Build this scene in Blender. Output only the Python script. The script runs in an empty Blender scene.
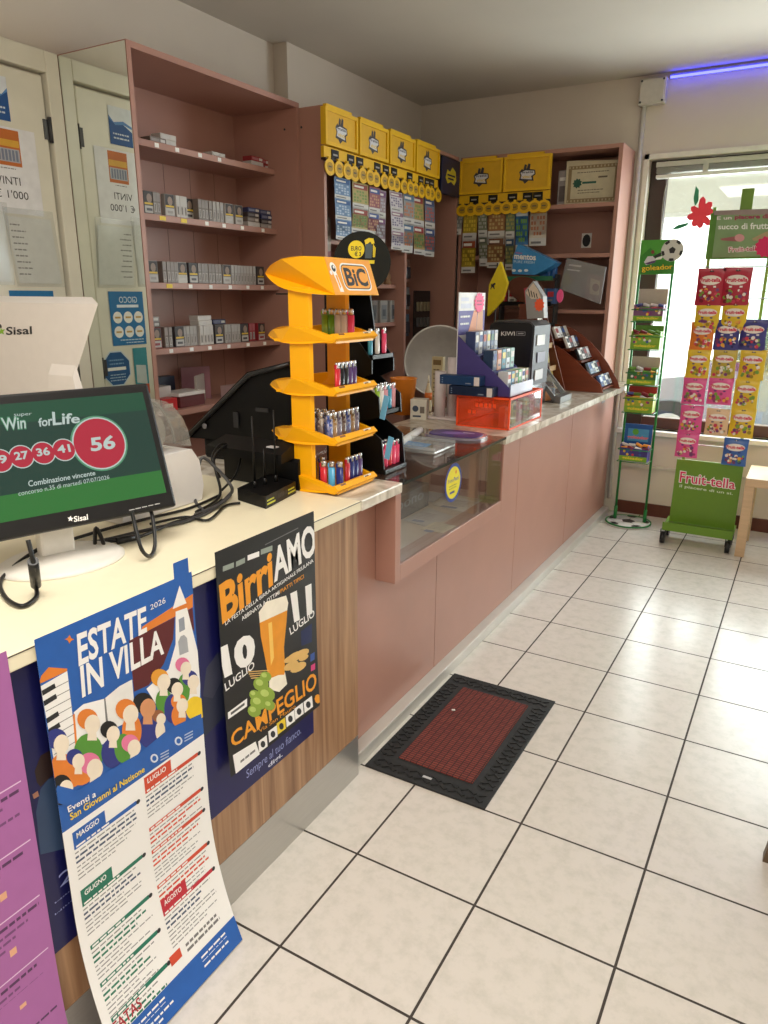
import bpy, bmesh, math, random
from mathutils import Vector, Matrix
random.seed(7)
scene = bpy.context.scene
col = scene.collection
# ------------------------------------------------------------------ camera, world, lamps, exposure
FPX = 724.551; YAW, PITCH, ROLL = 0.523011, 0.290698, -0.0054268; CAMZ = 1.43
def cam_axes():
    cy, sy = math.cos(YAW), math.sin(YAW); cp, sp = math.cos(PITCH), math.sin(PITCH)
    f = Vector((-sy*cp, cy*cp, -sp)); r = Vector((cy, sy, 0)); d = f.cross(r)
    r2 = r*math.cos(ROLL)+d*math.sin(ROLL); d2 = d*math.cos(ROLL)-r*math.sin(ROLL)
    return r2, d2, f
CAMR, CAMD, CAMF = cam_axes()
cam = bpy.data.cameras.new('camera'); camo = bpy.data.objects.new('camera', cam); col.objects.link(camo)
camo.matrix_world = Matrix(((CAMR.x, -CAMD.x, -CAMF.x, 0), (CAMR.y, -CAMD.y, -CAMF.y, 0), (CAMR.z, -CAMD.z, -CAMF.z, CAMZ), (0, 0, 0, 1)))
cam.sensor_fit = 'HORIZONTAL'; cam.sensor_width = 36; cam.lens = 36*FPX/768; cam.clip_start = 0.02; cam.clip_end = 200
scene.camera = camo
vs = scene.view_settings
scene.display_settings.display_device = 'sRGB'
vs.view_transform = 'Standard'; vs.look = 'None'; vs.gamma = 1; vs.use_curve_mapping = False
vs.exposure = 0.26
SKY = 7.0; LAMP = 23.0; LAMP2 = 24.0
w = bpy.data.worlds.new('sky'); scene.world = w; w.use_nodes = True
bg = w.node_tree.nodes['Background']; bg.inputs['Color'].default_value = (0.86, 0.93, 1.0, 1); bg.inputs['Strength'].default_value = SKY
def area(name, loc, sx, sy, power, color, rot=(0, 0, 0)):
    l = bpy.data.lights.new(name, 'AREA'); l.shape = 'RECTANGLE'; l.size = sx; l.size_y = sy; l.energy = power; l.color = color
    o = bpy.data.objects.new(name, l); col.objects.link(o); o.location = loc; o.rotation_euler = rot
    return o
area('ceiling_lamp_light', (-0.60, 0.42, 2.585), 1.1, 0.95, LAMP, (1.0, 0.945, 0.882))
area('rear_lamp_light', (0.9, -1.0, 2.585), 1.1, 0.6, LAMP2, (1.0, 0.945, 0.882))
area('shop_window_daylight', (0.45, 5.16, 1.42), 2.6, 1.4, 95.0, (0.93, 0.95, 1.0), (math.radians(-90), 0, 0))

# ------------------------------------------------------------------ helpers
def ray(x, y):
    return CAMR*((x-384)/FPX) + CAMD*((y-512)/FPX) + CAMF
def onX(x, y, X):
    d = ray(x, y); return Vector((0, 0, CAMZ)) + d*(X/d.x)
def onY(x, y, Y):
    d = ray(x, y); return Vector((0, 0, CAMZ)) + d*(Y/d.y)
def onZ(x, y, Z):
    d = ray(x, y); return Vector((0, 0, CAMZ)) + d*((Z-CAMZ)/d.z)
def lin(c):
    c = c/255.0
    return c/12.92 if c <= 0.04045 else ((c+0.055)/1.055)**2.4
MATS = {}
def M(rgb, rough=0.5, metal=0.0, var=0.05, scale=30.0, spec=0.5, coat=0.0, alpha=1.0, trans=0.0, emit=0.0, bump=0.0, ior=1.45, stretch=None):
    key = (rgb, rough, metal, var, scale, spec, coat, alpha, trans, emit, bump, ior, stretch)
    if key in MATS: return MATS[key]
    m = bpy.data.materials.new('surface_%d' % len(MATS)); MATS[key] = m
    m.use_nodes = True; nt = m.node_tree; b = nt.nodes['Principled BSDF']
    c = (lin(rgb[0]), lin(rgb[1]), lin(rgb[2]))
    b.inputs['Base Color'].default_value = (*c, 1)
    b.inputs['Roughness'].default_value = rough; b.inputs['Metallic'].default_value = metal
    b.inputs['Specular IOR Level'].default_value = spec; b.inputs['Coat Weight'].default_value = coat
    b.inputs['Alpha'].default_value = alpha; b.inputs['Transmission Weight'].default_value = trans; b.inputs['IOR'].default_value = ior
    if emit:
        b.inputs['Base Color'].default_value = (0.01, 0.01, 0.01, 1)
        b.inputs['Emission Color'].default_value = (*c, 1); b.inputs['Emission Strength'].default_value = emit
    if (var or bump) and not emit:
        tc = nt.nodes.new('ShaderNodeTexCoord'); nz = nt.nodes.new('ShaderNodeTexNoise'); nz.inputs['Scale'].default_value = scale; nz.inputs['Detail'].default_value = 3
        if stretch:
            mp = nt.nodes.new('ShaderNodeMapping'); mp.inputs['Scale'].default_value = stretch
            nt.links.new(tc.outputs['Object'], mp.inputs['Vector']); nt.links.new(mp.outputs['Vector'], nz.inputs['Vector'])
        else:
            nt.links.new(tc.outputs['Object'], nz.inputs['Vector'])
        cr = nt.nodes.new('ShaderNodeValToRGB')
        cr.color_ramp.elements[0].position = 0.3; cr.color_ramp.elements[1].position = 0.7
        cr.color_ramp.elements[0].color = (*[x*(1-var) for x in c], 1); cr.color_ramp.elements[1].color = (*[min(1, x*(1+var)) for x in c], 1)
        nt.links.new(nz.outputs['Fac'], cr.inputs['Fac']); nt.links.new(cr.outputs['Color'], b.inputs['Base Color'])
        if bump:
            bp = nt.nodes.new('ShaderNodeBump'); bp.inputs['Strength'].default_value = bump; bp.inputs['Distance'].default_value = 0.002
            nt.links.new(nz.outputs['Fac'], bp.inputs['Height']); nt.links.new(bp.outputs['Normal'], b.inputs['Normal'])
    return m
def clear(rgb=(240, 245, 245), amount=0.15, rough=0.05):
    """thin clear plastic or pane: mostly see-through with a glossy film"""
    key = ('clear', rgb, amount, rough)
    if key in MATS: return MATS[key]
    m = bpy.data.materials.new('clear_%d' % len(MATS)); MATS[key] = m; m.use_nodes = True; nt = m.node_tree; nt.nodes.clear()
    out = nt.nodes.new('ShaderNodeOutputMaterial'); tr = nt.nodes.new('ShaderNodeBsdfTransparent'); pr = nt.nodes.new('ShaderNodeBsdfPrincipled')
    c = [lin(v) for v in rgb]
    tr.inputs['Color'].default_value = (*[0.5+0.5*v if amount < 0.4 else v for v in c], 1)
    pr.inputs['Base Color'].default_value = (*c, 1); pr.inputs['Roughness'].default_value = rough
    gl = nt.nodes.new('ShaderNodeBsdfGlossy'); gl.inputs['Roughness'].default_value = rough
    lw = nt.nodes.new('ShaderNodeLayerWeight'); lw.inputs['Blend'].default_value = 0.5
    pw = nt.nodes.new('ShaderNodeMath'); pw.operation = 'POWER'; pw.inputs[1].default_value = 4.0
    fr = nt.nodes.new('ShaderNodeMath'); fr.operation = 'MULTIPLY_ADD'; fr.inputs[1].default_value = 0.9; fr.inputs[2].default_value = 0.05
    nt.links.new(lw.outputs['Facing'], pw.inputs[0]); nt.links.new(pw.outputs[0], fr.inputs[0])
    m1 = nt.nodes.new('ShaderNodeMixShader'); m1.inputs['Fac'].default_value = amount
    nt.links.new(tr.outputs[0], m1.inputs[1]); nt.links.new(pr.outputs[0], m1.inputs[2])
    m2 = nt.nodes.new('ShaderNodeMixShader'); nt.links.new(fr.outputs[0], m2.inputs['Fac'])
    nt.links.new(m1.outputs[0], m2.inputs[1]); nt.links.new(gl.outputs[0], m2.inputs[2]); nt.links.new(m2.outputs[0], out.inputs['Surface'])
    return m

ORG = {}
_bevcache = {}
class MB:
    def __init__(self): self.v = []; self.f = []; self.mi = []; self.sm = []; self.mats = []
    def m(self, mat):
        if mat not in self.mats: self.mats.append(mat)
        return self.mats.index(mat)
    def add(self, vs_, fs, mat, smooth=False):
        o = len(self.v); i = self.m(mat)
        self.v += [tuple(p) for p in vs_]
        for f in fs: self.f.append([k+o for k in f]); self.mi.append(i); self.sm.append(smooth)
        return self
    def obox(self, c, s, mat, R=None, bev=0.0):
        c = Vector(c); hx, hy, hz = s[0]/2, s[1]/2, s[2]/2
        if bev > 0:
            key = (round(hx, 5), round(hy, 5), round(hz, 5), round(bev, 5))
            if key not in _bevcache:
                bm = bmesh.new(); bmesh.ops.create_cube(bm, size=1)
                for vv in bm.verts: vv.co = Vector((vv.co.x*2*hx, vv.co.y*2*hy, vv.co.z*2*hz))
                bmesh.ops.bevel(bm, geom=list(bm.edges), offset=min(bev, hx*.95, hy*.95, hz*.95), segments=2, profile=0.5, affect='EDGES')
                bm.verts.index_update()
                _bevcache[key] = ([tuple(vv.co) for vv in bm.verts], [[q.index for q in ff.verts] for ff in bm.faces]); bm.free()
            vs_, fs = _bevcache[key]
        else:
            vs_ = [(sx*hx, sy*hy, sz*hz) for sx in (-1, 1) for sy in (-1, 1) for sz in (-1, 1)]
            fs = [(0, 1, 3, 2), (4, 6, 7, 5), (0, 4, 5, 1), (2, 3, 7, 6), (0, 2, 6, 4), (1, 5, 7, 3)]
        return self.add([c + (R @ Vector(p) if R else Vector(p)) for p in vs_], fs, mat)
    def box(self, x0, y0, z0, x1, y1, z1, mat, bev=0.0):
        return self.obox(((x0+x1)/2, (y0+y1)/2, (z0+z1)/2), (abs(x1-x0), abs(y1-y0), abs(z1-z0)), mat, None, bev)
    def prism(self, poly, axis, a, b, mat, smooth=False):
        n = len(poly)
        def P(p, t): return {'x': (t, p[0], p[1]), 'y': (p[0], t, p[1]), 'z': (p[0], p[1], t)}[axis]
        vs_ = [P(p, a) for p in poly]+[P(p, b) for p in poly]
        self.add(vs_, [list(range(n))[::-1], list(range(n, 2*n))], mat)
        return self.add(vs_, [[i, (i+1) % n, n+(i+1) % n, n+i] for i in range(n)], mat, smooth)
    def loft(self, A, B, mat):
        n = len(A)
        self.add(list(A)+list(B), [list(range(n))[::-1], list(range(n, 2*n))]+[[i, (i+1) % n, n+(i+1) % n, n+i] for i in range(n)], mat); return self
    def cyl(self, p0, p1, r0, mat, r1=None, n=16, caps=True, smooth=True):
        p0, p1 = Vector(p0), Vector(p1); r1 = r0 if r1 is None else r1
        z = (p1-p0).normalized(); x = z.orthogonal().normalized(); y = z.cross(x)
        ring = [x*math.cos(2*math.pi*i/n)+y*math.sin(2*math.pi*i/n) for i in range(n)]
        vs_ = [p0+q*r0 for q in ring]+[p1+q*r1 for q in ring]
        self.add(vs_, [[i, (i+1) % n, n+(i+1) % n, n+i] for i in range(n)], mat, smooth)
        if caps: self.add(vs_, [list(range(n))[::-1], list(range(n, 2*n))], mat)
        return self
    def lathe(self, prof, c, mat, n=24, R=None, sx=1.0, sy=1.0):
        c = Vector(c); vs_ = []; k = len(prof)
        for i in range(n):
            a = 2*math.pi*i/n
            for r, z in prof:
                p = Vector((r*math.cos(a)*sx, r*math.sin(a)*sy, z)); vs_.append(c+(R @ p if R else p))
        fs = []
        for i in range(n):
            j = (i+1) % n
            for q in range(k-1): fs.append([i*k+q, j*k+q, j*k+q+1, i*k+q+1])
        return self.add(vs_, fs, mat, True)
    def tube(self, pts, r, mat, n=8, sub=6, closed=False):
        P = [Vector(p) for p in pts]
        if sub > 1 and len(P) > 2:
            Q = []
            for i in range(len(P)-1):
                a, b, c_, d = P[max(0, i-1)], P[i], P[i+1], P[min(len(P)-1, i+2)]
                for t in range(sub):
                    t /= sub
                    Q.append(0.5*((2*b)+(c_-a)*t+(2*a-5*b+4*c_-d)*t*t+(-a+3*b-3*c_+d)*t**3))
            Q.append(P[-1]); P = Q
        vs_ = []; up = Vector((0.13, 0.31, 0.94)).normalized()
        for i, p in enumerate(P):
            t = (P[min(i+1, len(P)-1)]-P[max(i-1, 0)]).normalized(); x = t.cross(up)
            if x.length < 1e-3: x = t.orthogonal()
            x.normalize(); y = t.cross(x)
            for k in range(n):
                a = 2*math.pi*k/n; vs_.append(p+(x*math.cos(a)+y*math.sin(a))*r)
        fs = [[i*n+k, i*n+(k+1) % n, (i+1)*n+(k+1) % n, (i+1)*n+k] for i in range(len(P)-1) for k in range(n)]
        self.add(vs_, fs, mat, True)
        L = (len(P)-1)*n
        self.add(vs_, [list(range(n))[::-1], [L+k for k in range(n)]], mat); return self
    def grid(self, fn, nu, nv, mat, smooth=True):
        vs_ = [fn(i/nu, j/nv) for j in range(nv+1) for i in range(nu+1)]
        return self.add(vs_, [[j*(nu+1)+i, j*(nu+1)+i+1, (j+1)*(nu+1)+i+1, (j+1)*(nu+1)+i] for j in range(nv) for i in range(nu)], mat, smooth)
    def build(self, name, parent=None, world=True, recalc=True):
        org = Vector((0, 0, 0))
        if parent is not None and world: org = ORG[parent.name]
        me = bpy.data.meshes.new(name)
        me.from_pydata([tuple(Vector(p)-org) for p in self.v], [], self.f)
        for m_ in self.mats: me.materials.append(m_)
        me.polygons.foreach_set('material_index', self.mi); me.polygons.foreach_set('use_smooth', self.sm)
        if recalc:
            bm = bmesh.new(); bm.from_mesh(me); bmesh.ops.remove_doubles(bm, verts=list(bm.verts), dist=1e-6)
            bmesh.ops.recalc_face_normals(bm, faces=list(bm.faces)); bm.to_mesh(me); bm.free()
        o = bpy.data.objects.new(name, me); col.objects.link(o)
        if parent is not None: o.parent = parent
        ORG[o.name] = org
        return o
def tag(o, label=None, cat=None, group=None, kind=None):
    if label: o['label'] = label
    if cat: o['category'] = cat
    if group: o['group'] = group
    if kind: o['kind'] = kind
    return o
def thing(name, label, cat, loc=(0, 0, 0), group=None):
    o = bpy.data.objects.new(name, None); o.empty_display_size = 0.05; col.objects.link(o); o.location = loc
    ORG[o.name] = Vector(loc); return tag(o, label, cat, group)
def struct(o): return tag(o, kind='structure')
KIDS = {}
def dup(root, loc, label, rotz=0.0, group=None, mat=None):
    r = root.copy(); col.objects.link(r); r.location = loc; r.rotation_euler = (0, 0, rotz); r['label'] = label
    if group: r['group'] = group
    for ch in [o for o in col.objects if o.parent == root]:
        c = ch.copy(); col.objects.link(c); c.parent = r
        for g in [o for o in col.objects if o.parent == ch]:
            d = g.copy(); col.objects.link(d); d.parent = c
    return r
ORD = ['first', 'second', 'third', 'fourth', 'fifth', 'sixth', 'seventh', 'eighth', 'ninth', 'tenth', 'eleventh', 'twelfth', 'thirteenth', 'fourteenth', 'fifteenth', 'sixteenth', 'seventeenth', 'eighteenth', 'nineteenth', 'twentieth'] + ['twenty-'+s for s in ('first', 'second', 'third', 'fourth', 'fifth', 'sixth', 'seventh', 'eighth', 'ninth')] + ['thirtieth'] + ['thirty-'+s for s in ('first', 'second', 'third', 'fourth', 'fifth', 'sixth', 'seventh', 'eighth', 'ninth')]

# lettering: the built-in font turned into flat polygons
_tc = {}
def text_polys(s, bold=0.0):
    key = (s, bold)
    if key in _tc: return _tc[key]
    cu = bpy.data.curves.new('t', 'FONT'); cu.body = s; cu.size = 1; cu.resolution_u = 3; cu.offset = bold
    o = bpy.data.objects.new('t', cu); col.objects.link(o)
    bpy.context.view_layer.update()
    me = bpy.data.meshes.new_from_object(o.evaluated_get(bpy.context.evaluated_depsgraph_get()))
    vs_ = [(q.co.x, q.co.y) for q in me.vertices]; fs = [list(p.vertices) for p in me.polygons]
    col.objects.unlink(o); bpy.data.objects.remove(o); bpy.data.curves.remove(cu); bpy.data.meshes.remove(me)
    if bold:
        x0, x1, y0, y1 = text_polys(s)[3]
    else:
        xs = [p[0] for p in vs_]; ys = [p[1] for p in vs_]; x0, x1, y0, y1 = min(xs), max(xs), min(ys), max(ys)
    vs_ = [((x-x0)/max(1e-6, x1-x0), (y-y0)/max(1e-6, y1-y0)) for x, y in vs_]
    _tc[key] = (vs_, fs, (x1-x0)/max(1e-6, y1-y0), (x0, x1, y0, y1)); return _tc[key]
HS = 0.00012; T = .888
class Art:
    """printed shapes on a surface; trace(px,py)->(u,v), surf(u,v,h)->world point"""
    def __init__(self, surf, trace=None): self.surf = surf; self.trace = trace; self.c = (0, 0, 1); self.b = MB(); self.k = 0
    def crop(self, ox, oy, s): self.c = (ox, oy, s); return self
    def t(self, p): return self.trace(self.c[0]+p[0]/self.c[2], self.c[1]+p[1]/self.c[2])
    def uvpoly(self, pts, mat, h=1, smooth=False):
        self.k += 1; self.b.add([(u, v, h*HS+self.k*4e-6) for u, v in pts], [list(range(len(pts)))], mat); return self
    def P(self, pts, mat, h=1): return self.uvpoly([self.t(p) for p in pts], mat, h)
    def E(self, cx, cy, rx, ry, mat, h=1, n=18, rot=0.0):
        ca, sa = math.cos(rot), math.sin(rot)
        return self.P([(cx+rx*math.cos(a)*ca-ry*math.sin(a)*sa, cy+rx*math.cos(a)*sa+ry*math.sin(a)*ca) for a in [2*math.pi*i/n for i in range(n)]], mat, h)
    def R(self, u0, v0, u1, v1, mat, h=1, q=1):
        if not q: self.k -= 1
        return self.uvpoly([(u0, v0), (u1, v0), (u1, v1), (u0, v1)], mat, h)
    def C(self, u, v, r, mat, h=1, n=24, rv=None): return self.uvpoly([(u+r*math.cos(2*math.pi*i/n), v+(rv or r)*math.sin(2*math.pi*i/n)) for i in range(n)], mat, h)
    def Tuv(self, s, u0, v0, u1, v1, mat, h=2, bold=0.0, shear=0.0):
        vs_, fs = text_polys(s, bold)[:2]; self.k += 1
        self.b.add([(u0+x*(u1-u0)+shear*y*(v1-v0), v0+y*(v1-v0), h*HS+self.k*4e-6) for x, y in vs_], fs, mat); return self
    def T(self, s, bl, tr, mat, h=2, bold=0.0):
        a = self.t(bl); b_ = self.t(tr); return self.Tuv(s, a[0], a[1], b_[0], b_[1], mat, h, bold)
    def TQ(self, s, tl, tr, br, bl, mat, h=2, bold=0.0):
        tl, tr, br, bl = [Vector(self.t(p)) for p in (tl, tr, br, bl)]; vs_, fs = text_polys(s, bold)[:2]; self.k += 1
        out = []
        for x, y in vs_:
            p = (bl*(1-x)+br*x)*(1-y)+(tl*(1-x)+tr*x)*y; out.append((p.x, p.y, h*HS+self.k*4e-6))
        self.b.add(out, fs, mat); return self
    def lines(self, u0, v0, u1, n, dv, th, mat, h=1, rag=0.4, words=True):
        """unreadable small print as dashed strokes"""
        for k in range(n):
            e = u1-(u1-u0)*rag*random.random(); u = u0
            while u < e:
                L = random.uniform(0.006, 0.02) if words else e-u
                self.R(u, v0-k*dv-th, min(e, u+L), v0-k*dv, mat, h, 0); u += L+0.003
        return self
    def build(self, name, parent, cuts=(), clip=None):
        b = self.b
        if cuts or clip:
            bm = bmesh.new()
            for p in b.v: bm.verts.new(p)
            bm.verts.ensure_lookup_table()
            for f, i in zip(b.f, b.mi):
                try:
                    q = bm.faces.new([bm.verts[k] for k in f]); q.material_index = i
                except ValueError: pass
            for c in cuts:
                bmesh.ops.bisect_plane(bm, geom=list(bm.verts)+list(bm.edges)+list(bm.faces), plane_co=(0, c, 0), plane_no=(0, 1, 0))
            if clip:
                for co, no in (((clip[0], 0, 0), (-1, 0, 0)), ((clip[2], 0, 0), (1, 0, 0)), ((0, clip[1], 0), (0, -1, 0)), ((0, clip[3], 0), (0, 1, 0))):
                    bmesh.ops.bisect_plane(bm, geom=list(bm.verts)+list(bm.edges)+list(bm.faces), plane_co=co, plane_no=no, clear_outer=True)
            bm.verts.index_update(); bm.faces.index_update()
            b.v = [tuple(q.co) for q in bm.verts]; b.f = [[q.index for q in f.verts] for f in bm.faces]; b.mi = [f.material_index for f in bm.faces]; b.sm = [False]*len(b.f); bm.free()
        b.v = [tuple(self.surf(*p)) for p in b.v]
        return b.build(name, parent, recalc=False)
def plane_art(o, ux, uy, trace_axis=None):
    """flat art on the plane through o with axes ux, uy (u, v in metres from o)"""
    o, ux, uy = Vector(o), Vector(ux).normalized(), Vector(uy).normalized(); n = ux.cross(uy)
    def tr(px, py):
        d = ray(px, py); t = (o-Vector((0, 0, CAMZ))).dot(n)/d.dot(n); p = Vector((0, 0, CAMZ))+d*t-o
        return (p.dot(ux), p.dot(uy))
    return Art(lambda u, v, h: o+ux*u+uy*v+n*h, tr)

# palette
WHITE = M((240, 238, 232)); BLACK = M((18, 18, 19), 0.4); INK = M((40, 40, 44)); GREYINK = M((120, 118, 118))
PINK = M((177, 132, 117), 0.42, var=0.03, scale=6, coat=0.0)
CREAM = M((243, 234, 205), 0.3, var=0.015); ALU = M((190, 188, 184), 0.32, 0.75, var=0.04, scale=12, stretch=(1, 1, 30))
YEL = M((250, 178, 10), 0.35, var=0.02); YEL2 = M((226, 180, 30), 0.4, var=0.03); NAVY = M((22, 24, 84), 0.35, var=0.08, scale=4)
PLASTER = M((216, 206, 193), 0.85, var=0.03, scale=2.5); DKBROWN = M((62, 45, 40), 0.4); SILVER = M((200, 200, 200), 0.25, 0.8)
BKPL = M((13, 13, 14), 0.4, var=0.1, spec=.35); DKGREY = M((60, 60, 62), 0.45)
# ------------------------------------------------------------------ room shell
def tile_mat():
    m = bpy.data.materials.new('floor_tiles'); m.use_nodes = True; nt = m.node_tree; b = nt.nodes['Principled BSDF']
    tc = nt.nodes.new('ShaderNodeTexCoord'); br = nt.nodes.new('ShaderNodeTexBrick')
    br.offset = 0; br.squash = 1; br.inputs['Scale'].default_value = 1; br.inputs['Brick Width'].default_value = 0.338127; br.inputs['Row Height'].default_value = 0.332715
    br.inputs['Mortar Size'].default_value = 0.0034; br.inputs['Mortar Smooth'].default_value = 0.15; br.inputs['Bias'].default_value = 0
    c1 = [lin(v) for v in (218, 211, 203)]; c2 = [lin(v) for v in (208, 203, 193)]
    nz = nt.nodes.new('ShaderNodeTexNoise'); nz.inputs['Scale'].default_value = 22; nz.inputs['Detail'].default_value = 9; nz.inputs['Roughness'].default_value = 0.7
    cr = nt.nodes.new('ShaderNodeValToRGB'); e = cr.color_ramp.elements; e[0].position = 0.28; e[1].position = 0.55
    e[0].color = (*[v*0.93 for v in c2], 1); e[1].color = (*c1, 1)
    nt.links.new(tc.outputs['Object'], br.inputs['Vector']); nt.links.new(tc.outputs['Object'], nz.inputs['Vector']); nt.links.new(nz.outputs['Fac'], cr.inputs['Fac'])
    nt.links.new(cr.outputs['Color'], br.inputs['Color1']); nt.links.new(cr.outputs['Color'], br.inputs['Color2'])
    br.inputs['Mortar'].default_value = (*[lin(v) for v in (62, 54, 48)], 1)
    nt.links.new(br.outputs['Color'], b.inputs['Base Color'])
    rr = nt.nodes.new('ShaderNodeMapRange'); rr.inputs['To Min'].default_value = 0.24; rr.inputs['To Max'].default_value = 0.8
    nt.links.new(br.outputs['Fac'], rr.inputs['Value']); nt.links.new(rr.outputs['Result'], b.inputs['Roughness'])
    bp = nt.nodes.new('ShaderNodeBump'); bp.invert = True; bp.inputs['Strength'].default_value = 0.5; bp.inputs['Distance'].default_value = 0.002
    nt.links.new(br.outputs['Fac'], bp.inputs['Height']); nt.links.new(bp.outputs['Normal'], b.inputs['Normal'])
    return m
TX, TY = -0.852964, 1.013777
XL, XR, YN, YF, ZC = -2.69, 2.3, -2.2, 5.0, 2.69
b = MB(); b.box(XL-TX, YN-TY, -0.05, XR-TX, YF-TY, 0, tile_mat()); fl = b.build('floor'); fl.location = (TX, TY, 0); struct(fl)
b = MB(); b.box(XL, YN, ZC, XR, YF, ZC+.1, M((205, 198, 186), 0.9, var=0.03, scale=2)); struct(b.build('ceiling'))
b = MB(); b.box(XL-.15, YN, 0, XL, YF, ZC, PLASTER); b.box(XL, 3.47, 0, -2.60, YF, ZC, PLASTER); struct(b.build('wall_left'))
b = MB(); WX0, WX1, WZ0, WZ1 = -1.03, 1.8, 0.585, 2.23
b.box(XL-.15, YF, 0, WX0, YF+.25, ZC, PLASTER); b.box(WX1, YF, 0, XR+.15, YF+.25, ZC, PLASTER)
b.box(WX0, YF, 0, WX1, YF+.25, WZ0, PLASTER); b.box(WX0, YF, WZ1, WX1, YF+.25, ZC, PLASTER); struct(b.build('wall_end'))
b = MB(); b.box(XR, YN, 0, XR+.15, YF, ZC, PLASTER); struct(b.build('wall_right'))
b = MB(); b.box(XL-.15, YN-.15, 0, XR+.15, YN, ZC, PLASTER); struct(b.build('wall_near'))
b = MB(); b.box(-1.02, YF-.012, 0, XR, YF, .085, M((96, 52, 38), 0.35, var=.08)); struct(b.build('baseboard_end'))
b = MB()
b.box(WX0-.028, YF-.014, WZ0, WX0, YF, WZ1+.028, M((228, 224, 214), 0.6)); b.box(WX0-.028, YF-.014, WZ1, WX1+.03, YF, WZ1+.028, M((228, 224, 214), 0.6)); struct(b.build('trim_1'))
b = MB(); b.box(-1.02, YF-.012, .325, 1.9, YF, .345, M((206, 200, 188), 0.7)); struct(b.build('trim_2'))
b = MB(); b.box(WX0-.03, YF-.05, WZ0-.03, WX1+.03, YF+.07, WZ0, M((232, 230, 222), 0.45), .004); struct(b.build('trim_3'))
# window
b = MB(); FY0, FY1 = YF+.075, YF+.14
b.box(WX0, FY0, WZ0, WX0+.1, FY1, WZ1, DKBROWN, .006); b.box(WX1-.08, FY0, WZ0, WX1, FY1, WZ1, DKBROWN, .006)
b.box(WX0+.1, FY0, WZ0, WX1-.08, FY1, WZ0+.075, M((92, 62, 50), .4), .006); b.box(WX0+.1, FY0, WZ1-.06, WX1-.08, FY1, WZ1, DKBROWN, .006)
win = struct(b.build('window_1'))
b = MB(); b.box(WX0+.095, FY0+.028, WZ0+.07, WX1-.075, FY0+.034, WZ1-.055, clear((235, 245, 240), 0.02, 0.02)); pane = b.build('window_pane', win)
# flower sticker inside the pane
def flower():
    A = plane_art((-0.72, FY0+.0265, 1.9), (1, 0, 0), (0, 0, 1)); A.crop(600, 50, 4.571)
    red = M((226, 52, 74), .5); grn = M((38, 116, 84), .5)
    for pts in ([(438, 622), (452, 640), (450, 690), (434, 715), (427, 680)], [(325, 822), (355, 800), (408, 788), (398, 803), (360, 818)]): A.P(pts, grn, 1)
    cx, cy = 460, 752
    for dx, dy, L in ((12, -80, 84), (52, -58, 78), (64, -22, 62), (42, 46, 66), (-4, 64, 64), (-40, 58, 66), (-70, 18, 66), (-44, -36, 56)):
        n = math.hypot(dx, dy); ux, uy = dx/n, dy/n
        A.P([(cx+ux*L*t-uy*wd, cy+uy*L*t+ux*wd) for t, wd in ((0.05, -8), (.5, -17), (.85, -13), (1, 0), (.85, 13), (.5, 17), (.05, 8))], red, 2)
    A.E(cx, cy, 22, 22, red, 3)
    tag(A.build('flower_sticker', None), 'red flower with two green leaves stuck on the window glass', 'sticker')
flower()
# venetian blind pulled up
bt = thing('venetian_blind', 'white venetian blind pulled up at the top of the window', 'blind', (0.3, YF+.04, 2.22))
SLT = M((196, 194, 186), .45)
b = MB(); b.box(-.99, YF+.015, 2.185, 1.76, YF+.06, 2.215, SLT, .003); b.build('head_rail', bt)
for k in range(5):
    b = MB(); z = 2.176-.006*k; b.box(-.985, YF+.012, z, 1.755, YF+.062, z+.002, SLT); b.build('slat', bt)
b = MB(); b.box(-.985, YF+.012, 2.122, 1.755, YF+.062, 2.142, M((236, 236, 232), .4), .003); b.build('bottom_rail', bt)
for x in (-.72, .0, .8):
    b = MB(); b.box(x, YF+.008, 2.14, x+.03, YF+.014, 2.19, SLT); b.build('bracket', bt)
b = MB(); b.tube([(-.90, YF+.02, 2.15), (-.93, YF+.03, 2.0), (-.915, YF+.03, 1.6), (-.92, YF+.03, 1.2)], .002, M((150, 140, 130))); b.build('pull_cord', bt)

# junction box, conduit, led strip
jb = thing('junction_box', 'square grey junction box under the ceiling above the window corner', 'electric box', (-1.042, 4.97, 2.52))
b = MB(); b.box(-1.118, 4.945, 2.522, -.966, 5.0, 2.662, M((206, 202, 192), .5), .006); b.build('box_body', jb)
b = MB(); b.box(-1.110, 4.938, 2.530, -.974, 4.946, 2.654, M((212, 208, 198), .5), .003); b.build('lid', jb)
for x in (-1.104, -.980):
    for z in (2.536, 2.648):
        b = MB(); b.cyl((x, 4.934, z), (x, 4.94, z), .006, DKGREY, n=10); b.build('screw', jb)
b = MB(); b.cyl((-1.070, 4.985, .09), (-1.088, 4.985, 2.522), .013, M((226, 222, 212), .5)); tag(b.build('cable_conduit'), 'thin white conduit running down the wall from the junction box', 'conduit')
ld = thing('light_strip', 'glowing blue light strip along the top of the window wall', 'light strip', (-.95, 4.985, 2.66))
b = MB(); b.box(-.955, 4.975, 2.655, 2.25, 5.0, 2.675, M((150, 150, 160), .5)); b.build('channel', ld)
b = MB(); b.cyl((-.95, 4.968, 2.657), (2.2, 4.968, 2.657), .007, M((60, 62, 255), emit=9.0), n=8); b.build('glowing_tube', ld)
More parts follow.
